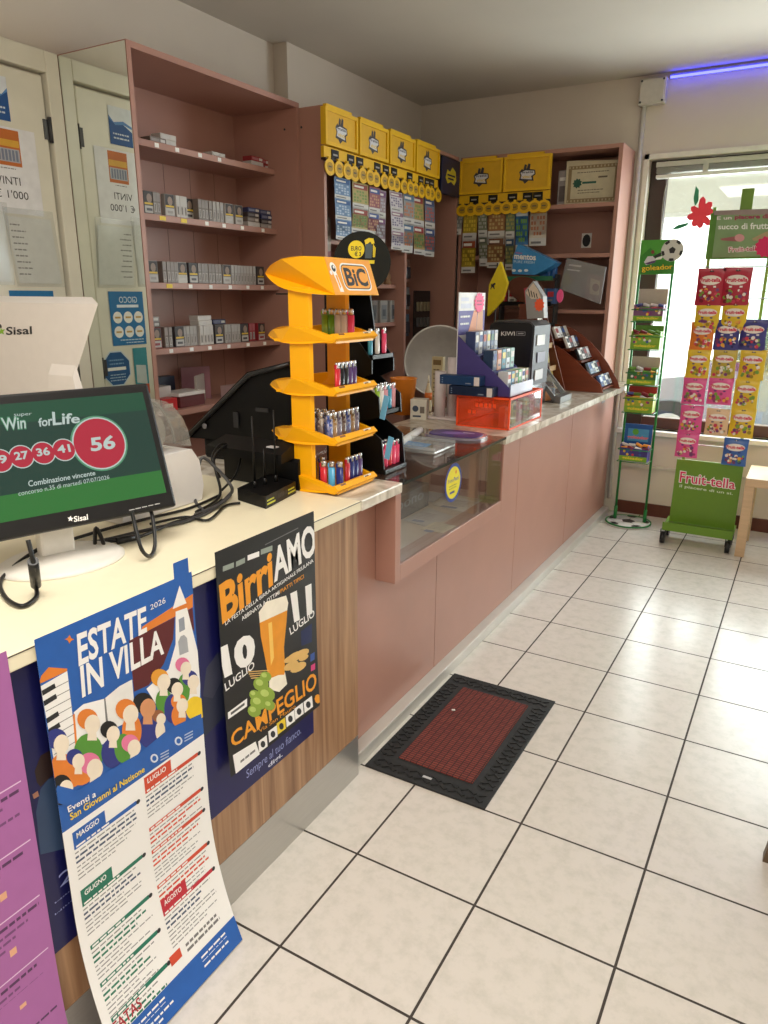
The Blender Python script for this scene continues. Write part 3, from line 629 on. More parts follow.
# "Estate in villa" poster
S, tr = poster_surf(FX+.0175, .36, .075)
A = Art(S, tr); A.R(.632, .004, .982, .898, WP, 0); pst = A.build('summer_events_poster', None, CUTS)
tag(pst, 'tall blue and white summer events poster with an illustrated crowd, hanging to the floor', 'poster')
A = Art(S, tr); A.crop(30, 570, 4.042)
A.R(.632, .525, .982, .898, BLU, 1); A.R(.935, .884, .975, .93, BLU, 1)
A.P([(455, 228), (658, 96), (658, 150), (440, 265)], OR, 2); A.P([(400, 285), (585, 190), (578, 280), (540, 380), (480, 465), (420, 492)], DRED, 2); A.P([(632, 165), (657, 152), (664, 250), (645, 220)], DRED, 2)
A.P([(588, 168), (634, 152), (690, 380), (686, 520), (520, 560), (470, 480), (560, 400), (588, 300)], WP, 3); A.P([(576, 158), (604, 62), (632, 134)], WP, 3)
A.P([(600, 200), (622, 188), (626, 240), (603, 252)], M((150, 156, 168)), 4); A.P([(598, 290), (608, 268), (622, 262), (634, 275), (640, 330), (604, 345)], M((170, 172, 178)), 4)
A.P([(35, 462), (45, 428), (75, 393), (150, 398), (150, 408)], OR, 2); A.P([(42, 470), (150, 408), (188, 725), (98, 780)], WP, 3)
for k in range(8): A.P([(50+6*k*1.1, 500+38*k*.92), (158+4*k, 445+38*k*.92), (158+4*k, 448+38*k*.92), (50+6*k*1.1, 503+38*k*.92)], GREYINK, 4)
for y in (488, 530, 600, 645): A.P([(46+(y-488)*.17, y), (98+(y-488)*.12, y-30), (104+(y-488)*.12, y-12), (50+(y-488)*.17, y+20)], INK, 5)
A.P([(176, 575), (215, 542), (300, 520), (310, 620), (310, 700), (190, 730)], WP, 3); A.P([(300, 520), (360, 470), (412, 442), (425, 600), (318, 650)], M((236, 234, 230)), 3); A.P([(298, 520), (304, 518), (322, 680), (312, 690)], GREYINK, 4); A.P([(172, 585), (180, 580), (192, 728), (184, 732)], OR, 4)
A.P([(160, 262), (166, 276), (178, 280), (166, 286), (158, 298), (152, 284), (140, 280), (152, 274)], OR, 2)
A.TQ('ESTATE', (190, 262), (466, 148), (470, 248), (198, 386), WP, 6, .025); A.TQ('IN VILLA', (203, 392), (532, 238), (538, 336), (212, 512), WP, 6, .025); A.TQ('2026', (484, 142), (545, 108), (547, 132), (486, 162), WP, 6)
def person(hx, hy, r, skin, hair, body, bx, by, brx, bry, hairdx=-.35, hairdy=-.45):
    A.E(bx, by, brx, bry, body, 7); A.E(hx+hairdx*r, hy+hairdy*r, r*1.05, r*1.05, hair, 8); A.E(hx+.12*r, hy+.08*r, r*.78, r*1.0, skin, 9, rot=.2); A.P([(hx-.3*r, hy+.6*r), (hx+.5*r, hy+.7*r), (hx+.6*r, hy+1.7*r), (hx-.4*r, hy+1.7*r)], skin, 9)
for a in ((625, 395, 28, SK, PKK, GRN, 620, 480, 26, 60), (655, 450, 30, SK, IND, M((244, 206, 40)), 668, 560, 40, 50), (535, 450, 34, SK, M((234, 160, 50)), GRN, 540, 530, 34, 50), (590, 480, 30, SK, BLACK, IND, 575, 560, 34, 60),
          (610, 545, 30, SK, OR, OR, 600, 590, 30, 46), (470, 555, 40, SK2, BLACK, IND, 480, 650, 46, 70), (525, 600, 24, SK, BRN, SK, 525, 650, 20, 40), (400, 580, 40, SK, OR, OR, 410, 650, 40, 70), (245, 620, 40, SK, OR, GRN, 235, 740, 60, 80), (330, 660, 34, SK, BLACK, IND, 330, 740, 44, 60),
          (415, 715, 34, SK, PKK, GRN, 375, 720, 36, 60), (255, 800, 42, SK, PKK, OR, 200, 810, 56, 60), (120, 700, 40, SK, IND, OR, 130, 800, 50, 60), (190, 770, 32, SK, IND, OR, 160, 830, 50, 50), (140, 880, 36, SK, BLACK, BLACK, 120, 900, 34, 50)):
    person(*a)
A.P([(80, 930), (110, 870), (190, 890), (300, 820), (440, 740), (560, 640), (690, 580), (694, 655), (460, 800), (170, 960)], BLU, 10)
for x, y in ((500, 760), (598, 690)): A.E(x, y, 16, 18, M((210, 220, 236)), 11, 12); A.E(x, y, 9, 11, BLU, 12, 10)
for x, y in ((525, 742), (622, 665)):
    for k in range(3): A.P([(x, y+k*12), (x+34, y-18+k*12), (x+34, y-13+k*12), (x, y+5+k*12)], M((180, 196, 222)), 11)
A.crop(60, 750, 3.737)
A.TQ('Eventi a', (25, 212), (130, 150), (132, 172), (30, 232), WP, 11, .015); A.TQ('San Giovanni al Natisone', (34, 238), (312, 58), (314, 80), (38, 262), M((248, 214, 40)), 11, .015)
A.build('illustrated_header', pst, CUTS, (.632, .004, .982, .93))
A = Art(S, tr); A.crop(60, 750, 3.737)
cols = [(.645, .800, [('MAGGIO', BLU, .508, .45), (None, M((40, 130, 100)), .0, 0)], 0), ]
def block(u0, u1, z, name, colr, n, title=True, hang=.0):
    if name:
        A.R(u0, z-.028, u0+.07, z, colr, 2); A.Tuv(name, u0+.008, z-.017, u0+.056, z-.006, WP, 3, .02)
    A.R(u0, z-.037, u1, z-.028, colr, 2); A.C(u1+.004, z-.033, .005, INK, 3, 10); A.lines(u0+.004, z-.0305, u0+(u1-u0)*.6, 1, .01, .004, WP, 3, .1)
    A.lines(u0, z-.043, u1, 1, .01, .003, M((150, 150, 150)), 2, .2); A.lines(u0, z-.052, u1, 2, .0105, .0045, colr if name is None and colr is not BLU else M((70, 84, 110)), 2, .35); A.lines(u0, z-.074, u1, n, .0085, .0026, M((150, 150, 150)), 2, .5)
G2 = M((30, 116, 92), .5); RD = M((208, 74, 46), .5); R3 = M((190, 40, 56), .5)
block(.650, .792, .512, 'MAGGIO', BLU, 4); block(.650, .792, .385, 'GIUGNO', G2, 4); block(.650, .792, .288, None, G2, 4); block(.650, .792, .205, None, G2, 4)
block(.650, .792, .130, None, G2, 2)
block(.815, .960, .520, 'LUGLIO', RD, 3); block(.815, .960, .430, None, RD, 2); block(.815, .960, .375, None, RD, 4); block(.815, .960, .290, None, RD, 3); block(.815, .960, .225, 'AGOSTO', R3, 5)
A.R(.632, .004, .982, .062, BLU, 2); A.lines(.66, .050, .78, 4, .010, .004, WP, 3, .3); A.lines(.87, .050, .95, 3, .010, .004, WP, 3, .3)
A.Tuv('TATAS', .645, .070, .715, .092, M((168, 34, 48)), 2, .015); A.R(.80, .085, .83, .105, RD, 2); A.lines(.845, .10, .96, 2, .012, .006, GREYINK, 2, .2)
A.build('printed_programme', pst, CUTS, (.632, .004, .982, .93))

# beer festival poster
S, tr = poster_surf(FX+.0175, .62, .030)
A = Art(S, tr); A.R(1.050, .372, 1.404, .917, M((22, 21, 21), .3), 0); pst = A.build('beer_festival_poster', None, [.375+.03*i for i in range(9)])
tag(pst, 'black beer festival poster with a glass of beer and orange lettering', 'poster')
A = Art(S, tr); A.crop(200, 510, 3.793); BO = M((240, 158, 36), .4)
A.TQ('Birri', (76, 290), (268, 158), (274, 280), (88, 424), BO, 2, .035); A.TQ('AMO', (276, 152), (430, 52), (440, 160), (284, 270), WP, 2, .03)
A.TQ('LA FESTA DELLA BIRRA', (94, 422), (266, 298), (268, 310), (96, 438), WP, 2, .01); A.TQ('ARTIGIANALE FRIULANA', (270, 296), (428, 184), (430, 197), (272, 308), WP, 2, .01)
A.TQ('ABBINATA A OTTIMI', (156, 406), (300, 304), (302, 318), (160, 420), WP, 2, .01); A.TQ('PIATTI TIPICI', (304, 302), (392, 244), (394, 258), (306, 316), BO, 2, .01)
A.TQ('10', (80, 528), (198, 472), (202, 572), (100, 626), WP, 2, .06); A.TQ('LUGLIO', (92, 660), (204, 572), (206, 598), (98, 688), WP, 2, .015)
A.TQ('11', (350, 322), (416, 290), (420, 386), (362, 416), WP, 2, .06); A.TQ('LUGLIO', (338, 448), (432, 376), (434, 402), (344, 474), WP, 2, .015)
A.TQ('CAMPEGLIO', (114, 850), (438, 612), (442, 672), (124, 902), BO, 4, .02)
BE = M((232, 150, 30), .35); FO = M((246, 238, 220), .5)
A.P([(224, 404), (332, 350), (328, 420), (318, 520), (322, 600), (318, 640), (262, 652), (246, 560), (230, 480)], BE, 3); A.P([(222, 388), (250, 348), (326, 324), (334, 352), (330, 380), (226, 428)], FO, 4); A.P([(262, 640), (322, 616), (330, 660), (300, 690), (262, 680)], FO, 3)
A.P([(258, 430), (272, 424), (280, 560), (268, 590)], M((250, 200, 96), .35), 5)
for x, y, r in ((360, 556, 26), (385, 545, 24), (345, 590, 24), (372, 596, 26), (392, 560, 16), (338, 566, 18)): A.E(x, y, r*1.3, r*.6, M((224, 182, 110), .5), 5, 12, -.5)
for k in range(4): A.P([(180+4*k, 612+8*k), (262, 606+8*k), (262, 609+8*k), (181+4*k, 616+8*k)], M((224, 182, 110)), 3)
for x, y, r in ((250, 700, 34), (220, 730, 32), (205, 762, 26), (262, 740, 22), (230, 660, 30), (248, 632, 22), (205, 700, 20)): A.E(x, y, r, r*.9, M((142, 170, 64), .5), 6, 12, .4); A.E(x-6, y-6, r*.5, r*.4, M((186, 206, 110), .5), 7, 10, .4)
A.P([(105, 768), (178, 714), (178, 744), (106, 794)], WP, 3); A.P([(116, 768), (168, 730), (168, 740), (116, 778)], M((90, 90, 90)), 4)
A.P([(124, 930), (210, 878), (236, 954), (138, 1016)], WP, 3); A.lines(*(1.085, .395, 1.145), 1, .01, .006, GREYINK, 4, .1)
for k, (x, y) in enumerate(((238, 888), (276, 850), (308, 820), (342, 792), (375, 764), (410, 738))):
    A.P([(x-18, y-10), (x+14, y-34), (x+18, y+8), (x-14, y+32)], M((236, 206, 50)) if k == 2 else WP, 3); A.E(x, y, 9, 13, INK, 4, 10)
A.TQ('Via San Mauro', (222, 832), (360, 736), (362, 748), (224, 846), BO, 4)
A.P([(382, 460), (424, 430), (424, 500), (384, 516)], M((28, 40, 84)), 2); A.P([(418, 548), (434, 538), (434, 566), (418, 576)], M((60, 90, 160)), 3); A.P([(420, 590), (436, 580), (436, 604), (420, 612)], M((214, 70, 130)), 3); A.E(446, 716, 12, 18, BO, 3, 8)
for x, y, w_ in ((86, 214, 42), (136, 196, 34), (180, 172, 44), (230, 150, 44)): A.P([(x, y), (x+w_, y-16), (x+w_, y+4), (x, y+20)], M((150, 160, 150)) if x != 180 else WP, 2)
A.P([(246, 130), (372, 66), (372, 70), (246, 134)], M((110, 110, 110)), 2)
A.build('festival_print', pst, [.375+.03*i for i in range(9)], (1.050, .372, 1.404, .917))

# purple poster at the left edge
S, tr = poster_surf(FX+.0175, .30, .02)
A = Art(S, tr); PUR = M((172, 104, 168), .5, var=.02); A.R(.20, .03, .585, .900, PUR, 0); pst = A.build('purple_poster', None, [.06, .12, .18, .24, .3])
tag(pst, 'purple-pink event poster with dark small print at the left end of the counter', 'poster')
A = Art(S, tr); A.C(.495, .775, .05, M((58, 46, 44)), 1, 20, .06); A.C(.520, .775, .011, PUR, 2, 12); A.R(.25, .70, .40, .80, M((214, 150, 196)), 1)
z = .665
for k in range(5):
    A.R(.40, z+.004, .575, z+.0065, M((226, 196, 224)), 1); A.lines(.41, z-.006, .575, 1, .01, .006, M((88, 50, 92)), 1, .2); A.lines(.41, z-.022, .575, 3, .013, .005, M((120, 72, 122)), 1, .5)
    A.R(.51, z-.07, .522, z-.056, M((232, 176, 140)), 1); A.lines(.25, z-.01, .39, 5, .014, .005, M((120, 72, 122)), 1, .4); z -= .115
A.build('printed_programme', pst, [.06, .12, .18, .24, .3])

# ------------------------------------------------------------------ things on the cream counter top
# monitor with draw results
aax = Vector((.304, .953, 0)); nn = Vector((.953, -.304, 0)); upv = (Vector((0, 0, .262))-nn*.095).normalized(); nrm = aax.cross(upv)
mbase = Vector((-1.31, .885, .888))
mo = thing('monitor', 'black flat monitor showing green lottery draw numbers, on a white stand', 'monitor', tuple(mbase))
pc0 = mbase+nn*.052+aax*.045; pc0.z = .975
Rm = Matrix((aax, upv, nrm)).transposed()
W2, HH = .218, .282
BZ = M((26, 26, 28), .35, var=.05)
b = MB(); b.obox(pc0+upv*(HH/2)-nrm*.016, (2*W2, HH, .032), BZ, Rm, .006); b.build('housing', mo)
A = plane_art(pc0+nrm*.0004, aax, upv); A.crop(0, 370, 4.094)
def scr(rgb, e=1.0): return M(rgb, .25, var=0, emit=e*.85)
A.R(-W2+.02, .034, W2-.018, HH-.020, scr((24, 66, 56), .75), 0)
A.R(-W2+.02, HH-.060, W2-.018, HH-.020, scr((24, 84, 60), .75), 1); A.R(-W2+.02, .034, W2-.018, .085, scr((46, 122, 54), .8), 1)
red = scr((196, 40, 66), .75); wt = scr((206, 222, 216), .75); gr = scr((92, 160, 120), .75)
def uvc(px, py): return A.t((px, py))
c = uvc(408, 300); r = .056; A.C(*c, r*1.06, gr, 2, 36); A.C(*c, r*1.0, wt, 3, 36); A.C(*c, r*.95, red, 4, 36); A.TQ('56', (370, 280), (466, 268), (470, 320), (376, 332), wt, 5, .03)
for px, py, s in ((0, 372, '19'), (88, 355, '27'), (177, 340, '36'), (262, 327, '41')):
    q = uvc(px, py); A.C(*q, .0235, wt, 2, 24); A.C(*q, .0215, red, 3, 24); A.Tuv(s, q[0]-.012, q[1]-.005, q[0]+.012, q[1]+.010, wt, 4, .03)
q = uvc(-85, 388); A.C(*q, .0235, wt, 2, 24); A.C(*q, .0215, red, 3, 24); A.Tuv('8', q[0]-.006, q[1]-.005, q[0]+.006, q[1]+.010, wt, 4, .03)
A.TQ('Win', (2, 196), (104, 190), (106, 240), (14, 248), gr, 3, .04); A.TQ('Win', (4, 198), (103, 192), (105, 238), (15, 246), wt, 4, .01); A.TQ('for', (156, 200), (212, 186), (214, 226), (160, 232), wt, 4, .02); A.TQ('Life', (214, 172), (326, 182), (324, 216), (218, 226), wt, 4, .02); A.TQ('super', (56, 180), (130, 176), (130, 188), (58, 196), wt, 4)
A.TQ('Combinazione vincente', (114, 454), (388, 412), (390, 430), (118, 478), wt, 3, .015); A.TQ('concorso n.35 di martedi 07/07/2026', (74, 496), (446, 430), (448, 446), (76, 516), wt, 3)
A.build('screen', mo)
A = plane_art(pc0+nrm*.0004, aax, upv); A.crop(0, 370, 4.094); A.TQ('Sisal', (302, 600), (358, 590), (360, 612), (304, 622), WP, 1, .02)
A.P([(276, 604), (284, 604), (290, 596), (292, 605), (301, 606), (294, 612), (296, 620), (288, 615), (280, 620), (283, 611)], WP, 1)
for k in range(5): q = uvc(540+26*k, 574-6*k); A.R(q[0]-.006, q[1], q[0]+.006, q[1]+.002, M((180, 180, 180)), 1)
A.build('brand_lettering', mo)
STW = M((234, 230, 222), .45)
b = MB(); b.lathe([(0, 0), (.128, 0), (.128, .004), (.118, .010), (.03, .016), (0, .016)], mbase+aax*.02-nn*.0, STW, 40, Matrix.Rotation(math.radians(-17.7), 3, 'Z'), .82, 1.0); b.build('stand_base', mo)
b = MB(); q = mbase+aax*.02; b.obox(q+Vector((0, 0, .10))-nn*.03, (.07, .035, .18), STW, Matrix((aax, -nn, Vector((0, 0, 1)))).transposed(), .006); b.build('stand_neck', mo)
b = MB(); b.obox(pc0+upv*.15-nrm*.05, (.09, .09, .05), DKGREY, Rm, .006); b.build('mount', mo)

# white lottery terminal seen from behind
tm = thing('lottery_terminal', 'white lottery terminal tilted back behind the monitor with green star logo', 'terminal', (-1.86, 1.43, .888))
def tp(px, py): p = onY(px, py, 1.40); return (p.x, p.z)
WT = M((236, 230, 226), .4, var=.015)
f = [tp(*q) for q in ((-12, 302), (98, 304), (70, 392), (58, 430), (-20, 430))]; tp2 = lambda px, py: (onY(px, py, 1.455).x, onY(px, py, 1.455).z)
bk = [tp2(*q) for q in ((-10, 296), (92, 297), (66, 390), (54, 430), (-18, 430))]
b = MB(); b.loft([(x, 1.40, z) for x, z in f], [(x, 1.455, z) for x, z in bk], WT); b.build('screen_back', tm)
b = MB(); b.loft([(-1.95, 1.385, 1.20), (-1.84, 1.385, 1.20), (-1.80, 1.37, .99), (-1.97, 1.37, .99)], [(-1.95, 1.40, 1.23), (-1.84, 1.40, 1.23), (-1.80, 1.42, .99), (-1.97, 1.42, .99)], WT); b.build('stand_rib', tm)
b = MB(); b.obox((-1.86, 1.43, .9385), (.18, .14, .10), WT, None, .02); b.build('base', tm)
A = plane_art((-1.6, 1.3994, 1.3), (1, 0, 0), (0, 0, 1)); A.crop(0, 200, 4.656); A.TQ('Sisal', (30, 592), (146, 588), (148, 624), (30, 628), INK, 1, .02)
A.k += 0; A.P([(-6, 612), (2, 606), (2, 592), (10, 604), (24, 602), (14, 614), (20, 626), (6, 620), (-6, 630)], M((140, 190, 50)), 1); A.C(*A.t((3, 588)), .006, INK, 2, 10); A.build('brand_lettering', tm)

# ticket printer with clear curved lid
pr = thing('receipt_printer', 'white ticket printer with a clear curved lid behind the monitor', 'printer', (-1.47, 1.28, .888))
WPR = M((232, 230, 230), .4, var=.015)
prof = [(1.14, .89), (1.41, .89), (1.42, .93), (1.41, 1.0), (1.385, 1.035), (1.14, 1.035)]
b = MB(); b.prism(prof, 'x', -1.62, -1.39, WPR); b.build('printer_body', pr)
b = MB(); CLR = clear((236, 236, 232), .16, .06)
arc = [(1.27+.125*math.cos(a), 1.03+.15*math.sin(a)) for a in [math.radians(4+16*k) for k in range(11)]]
b.add([(x, y, z) for y, z in arc for x in (-1.615, -1.40)], [(2*k, 2*k+1, 2*k+3, 2*k+2) for k in range(10)], CLR, True)
b.add([(-1.40, y, z) for y, z in arc], [list(range(11))], CLR); b.build('clear_lid', pr)
b = MB()
for x in (-1.46, -1.54): b.tube([(x, y, z+.003) for y, z in arc], .004, M((150, 146, 142), .4), 6, 1)
b.build('lid_rib', pr)
b = MB(); b.cyl((-1.60, 1.275, 1.09), (-1.42, 1.275, 1.09), .052, M((150, 148, 144), .4, .4), n=24); b.build('paper_roll', pr)
b = MB(); b.box(-1.61, 1.16, 1.036, -1.40, 1.20, 1.06, M((214, 212, 208), .4), .008); b.build('inner_tray', pr)

# black touch-screen till
tl = thing('touch_till', 'large black touch-screen till tilted back behind the modem', 'till', (-1.58, 1.85, .888))
def tq(px, py, Y): p = onY(px, py, Y); return Vector((p.x, Y, p.z))
b = MB(); b.loft([tq(183, 437, 1.80), tq(247, 372, 1.80), tq(291, 361, 1.80), tq(291, 446, 1.80)], [q+Vector((0, .05, 0)) for q in (tq(183, 437, 1.80), tq(247, 372, 1.80), tq(291, 361, 1.80), tq(291, 446, 1.80))], M((9, 9, 10), .4, var=0, spec=.3)); b.build('screen_housing', tl)
b = MB(); b.tube([tq(184, 440, 1.793), tq(249, 375, 1.793), tq(290, 364, 1.793)], .008, M((38, 38, 40), .3), 8, 1); b.build('bezel_rim', tl)
b = MB(); b.obox((-1.60, 1.90, .925), (.34, .16, .074), BKPL, None, .012); b.build('base', tl)
b = MB(); b.obox((-1.56, 1.875, 1.0), (.12, .04, .16), BKPL, None, .01); b.build('neck', tl)
p = tq(205, 426, 1.793); b = MB(); b.cyl(p, p+Vector((0, -.004, 0)), .009, M((140, 140, 146), .3, .6)); b.build('power_button', tl)
b = MB(); p = tq(236, 420, 1.796); b.obox(p, (.02, .004, .05), M((46, 46, 48), .4)); b.build('port_cover', tl)
b = MB(); p = tq(262, 410, 1.796); b.obox(p, (.05, .004, .012), M((46, 46, 48), .4)); b.build('port_cover', tl)
# second black device below the till
sd = thing('card_reader_dock', 'black angular receipt device under the till, behind the modem', 'device', (-1.42, 1.66, .888))
b = MB(); b.prism([(1.625, .889), (1.64, .889), (1.64, .985), (1.625, .97)], 'x', -1.50, -1.22, BKPL)
b.loft([(-1.52, 1.575, 1.0), (-1.24, 1.575, 1.0), (-1.24, 1.64, 1.025), (-1.50, 1.64, 1.025)], [(-1.52, 1.575, .975), (-1.24, 1.575, .975), (-1.24, 1.64, .98), (-1.50, 1.64, .98)], BKPL)
b.build('dock_body', sd)
b = MB(); b.obox((-1.29, 1.60, 1.014), (.03, .02, .003), M((200, 200, 204)), None); b.build('status_label', sd)

# modem with antennas
md = thing('modem', 'flat black modem with three thin antennas on the cream counter', 'modem', (-1.27, 1.52, .888))
mz = .889; a_, b_, c_ = onZ(238, 500, mz), onZ(266, 509, mz), onZ(296, 493, mz); d_ = a_+c_-b_
b = MB(); hv = Vector((0, 0, .034)); b.loft([a_, b_, c_, d_], [q+hv for q in (a_, b_, c_, d_)], BKPL); b.build('modem_body', md)
fn = (c_-b_).cross(hv).normalized()
if fn.x < 0: fn = -fn
A = plane_art(b_+fn*.0005, c_-b_, (0, 0, 1)); L = (c_-b_).length
for s0 in (.04, .72): A.R(L*s0, .008, L*(s0+.26), .013, M((196, 200, 60)), 0); A.R(L*s0, .018, L*(s0+.22), .022, M((196, 200, 60)), 0)
for k in range(6): A.R(L*(.40+.05*k), .012, L*(.43+.05*k), .024, M((50, 50, 52), .3), 0)
A.build('front_label', md)
for (px, py), (tx, ty) in (((255, 488), (254, 418)), ((265, 485), (266, 450)), ((276, 482), (275, 412))):
    p = onZ(px, py, .922); q = onX(tx, ty-2, p.x); q.y = p.y
    b = MB(); b.cyl(p, p+Vector((0, 0, .02)), .005, BKPL, n=10); b.cyl(p+Vector((0, 0, .02)), q, .0035, BKPL, r1=.002, n=8); b.build('antenna', md)

# cables
def cable(name, pts, r, mat, label):
    b = MB(); b.tube(pts, r, mat, 8, 8); return tag(b.build(name), label, 'cable')
cz = .888+.006
def cp(px, py, z=cz): return onZ(px, py, z)
BC = M((20, 20, 21), .4)
t = thing('screen_cable', 'black cable with a ferrite bead looping at the left front of the counter', 'cable', tuple(cp(30, 595, .888)))
p = [onX(28, 540, -1.16), onX(34, 565, -1.15), cp(36, 585, .905), cp(36, 597), cp(22, 606), cp(6, 598), cp(0, 583), cp(8, 572), cp(22, 560, .90), cp(40, 548, .91)]
b = MB(); b.tube(p, .0042, BC, 8, 8); b.build('cord', t)
b = MB(); b.cyl(onX(33, 561, -1.15), cp(36, 585, .906), .0095, M((28, 28, 30), .35), n=14); b.build('ferrite_bead', t)
t = thing('power_cable', 'black cable drooping below the right corner of the monitor', 'cable', tuple(cp(148, 545, .888)))
b = MB(); b.tube([onX(132, 512, -1.2), onX(136, 530, -1.17), onX(142, 550, -1.15), cp(150, 556), onX(155, 545, -1.17), onX(153, 520, -1.2), onX(150, 508, -1.22)], .0042, BC, 8, 8); b.build('cord', t)
cable('cable', [cp(60, 548), cp(100, 541), cp(130, 534), cp(160, 527), cp(190, 520), cp(215, 508), cp(232, 492, .905)], .0045, M((56, 56, 58), .4), 'dark grey cable running from the monitor stand along the counter')
t = thing('beaded_cable', 'black cable with a long bead lying behind the monitor stand', 'cable', tuple(cp(122, 540, .888)))
b = MB(); b.tube([cp(62, 556), cp(90, 546), cp(112, 541), cp(136, 538), cp(170, 524), cp(200, 514), cp(222, 500)], .004, BC, 8, 8); b.build('cord', t)
b = MB(); b.cyl(cp(117, 541, .897), cp(136, 537, .897), .008, M((26, 26, 28), .35), n=14); b.build('ferrite_bead', t)
cable('cable', [cp(195, 515), cp(218, 505, .90), cp(231, 494, .915), cp(230, 484, .95), onX(216, 468, -1.37), onX(202, 458, -1.40), onX(197, 478, -1.40), cp(195, 500), cp(205, 512)], .0045, M((66, 66, 68), .4), 'grey cable rising in a loop between the printer and the modem')
cable('cable', [cp(196, 512), cp(220, 495, .90), onX(214, 460, -1.42), onX(226, 446, -1.45), onX(250, 440, -1.47)], .004, BC, 'black cable curling up from the counter to the till')
cable('cable', [cp(95, 548), cp(96, 528, .92), cp(104, 548), cp(92, 556), cp(84, 545)], .0045, BC, 'black cable loop standing just right of the monitor neck')
cable('cable', [cp(150, 524), cp(185, 517), cp(208, 520), cp(225, 506), cp(240, 503)], .0035, BC, 'thin black cable lying between the printer and the modem')
cable('cable', [cp(70, 540), cp(110, 528), cp(150, 518), cp(190, 508), cp(220, 495)], .004, BC, 'thin black cable lying farthest back behind the printer front')
cable('cable', [onX(220, 478, -1.42), onX(212, 458, -1.44), onX(222, 444, -1.46), onX(240, 452, -1.44), onX(236, 474, -1.40), onX(222, 490, -1.36)], .0035, BC, 'thin black cable coil standing in front of the black till')
# ------------------------------------------------------------------ yellow lighter rack
RY0, RY1 = 1.632, 1.836
rk = thing('lighter_rack', 'bright yellow four-tier lighter rack with a pointed top sign on the marble counter', 'rack', (-1.22, 1.735, .888))
def tray_profile(z, tip):   # side view (x,z): boat shape
    xs = [tip+(-1.085-tip)*k/13 for k in range(14)]; ss = [k/13 for k in range(14)]
    return [(x, z+.012+.031*math.sin(math.pi*s**.9)**.85) for x, s in zip(xs, ss)]+[(x, z+.012-.016*math.sin(math.pi*s)**.75) for x, s in list(zip(xs, ss))[-2:0:-1]]
    return [(tip, z+.014), (-1.33, z+.030), (-1.27, z+.040), (-1.20, z+.042), (-1.14, z+.036), (-1.092, z+.020), (-1.085, z+.012), (-1.092, z+.003), (-1.14, z-.002), (-1.22, z-.004), (-1.30, z+.002)]
def taper(x): return .062*max(0, (-1.235-x)/.127)**1.6
def side_board(b, prof, y0, y1, sg): b.loft([(x, y0+sg*taper(x), z) for x, z in prof], [(x, y1+sg*taper(x), z) for x, z in prof], YEL)
TZ = [.892, 1.030, 1.166, 1.306]
for i, z in enumerate(TZ):
    b = MB(); pr_ = tray_profile(z, -1.362)
    side_board(b, pr_, RY0-.006, RY0+.006, 1); side_board(b, pr_, RY1-.006, RY1+.006, -1)
    b.box(-1.30, RY0+.006, z, -1.094, RY1-.006, z+.008, YEL); b.build('tray', rk)
    b = MB(); b.prism([(-1.118, z+.002), (-1.098, z+.002), (-1.085, z+.014), (-1.098, z+.026), (-1.112, z+.022)], 'y', RY0-.0045, RY1+.0045, YEL); lip = b.build('tray_lip', rk)
    A = plane_art((-1.0965, RY0+.02, z+.0265), (0, 1, 0), Vector((-.55, 0, .83))); A.R(.0, -.008, .028, -.001, M((120, 72, 20)), 1); A.build('lip_sticker', lip)
    A = plane_art((-1.0965, RY0+.02, z+.0265), (0, 1, 0), Vector((-.55, 0, .83))); A.R(.125, -.009, .165, -.001, M((226, 220, 200)), 1); A.R(.13, -.007, .15, -.003, M((120, 72, 20)), 2); A.build('price_sticker', lip)
def post(y0, y1):
    b = MB(); b.prism([(-1.245, y0), (-1.18, y0), (-1.172, (y0+y1)/2), (-1.18, y1), (-1.245, y1)], 'z', .892, 1.45, YEL); b.build('post', rk)
post(RY0+.003, RY0+.019); post(RY1-.019, RY1-.003)
sgn = [(-1.362, 1.487), (-1.342, 1.497), (-1.32, 1.506), (-1.29, 1.514), (-1.26, 1.521), (-1.225, 1.5255), (-1.19, 1.527), (-1.118, 1.524), (-1.085, 1.430), (-1.13, 1.4305), (-1.17, 1.433), (-1.21, 1.438), (-1.25, 1.445), (-1.28, 1.453), (-1.31, 1.464), (-1.338, 1.475)]
b = MB(); b.loft([(x, RY0-.008+taper(x), z) for x, z in sgn], [(x, RY1+.010-taper(x), z) for x, z in sgn], YEL); top = b.build('top_sign', rk)
dv = Vector((-1.118+1.085, 0, 1.524-1.430)).normalized()
A = plane_art(Vector((-1.085, RY0-.008, 1.430))+Vector((dv.z, 0, -dv.x))*.0008, (0, 1, 0), dv); A.R(.0, .002, .218, .098, M((240, 164, 50), .4), 0)
def rrect(A, u0, v0, u1, v1, r, mat, h):
    pts = []
    for cx, cy, a0 in ((u1-r, v1-r, 0), (u0+r, v1-r, 90), (u0+r, v0+r, 180), (u1-r, v0+r, 270)):
        for k in range(5): a = math.radians(a0+22.5*k); pts.append((cx+r*math.cos(a), cy+r*math.sin(a)))
    A.uvpoly(pts, mat, h)
rrect(A, .056, .012, .196, .086, .02, WHITE, 1); rrect(A, .060, .016, .192, .082, .018, INK, 2); rrect(A, .0625, .0185, .1895, .0795, .016, M((240, 164, 50), .4), 3)
A.Tuv('BiC', .074, .026, .178, .072, INK, 4, .03)
A.C(.026, .072, .014, WHITE, 1); A.uvpoly([(.018, .060), (.034, .060), (.044, .020), (.046, .008), (.028, .008), (.026, .030)], WHITE, 1); A.C(.027, .070, .009, INK, 2); A.C(.029, .073, .004, WHITE, 3); A.uvpoly([(.026, .052), (.034, .052), (.038, .022), (.032, .016)], M((240, 164, 50)), 2); A.C(.010, .058, .006, WHITE, 2)
A.build('sign_lettering', top)
b = MB(); b.box(-1.30, RY0+.02, 1.43, -1.21, RY1-.02, 1.434, BKPL); b.build('underside', rk)

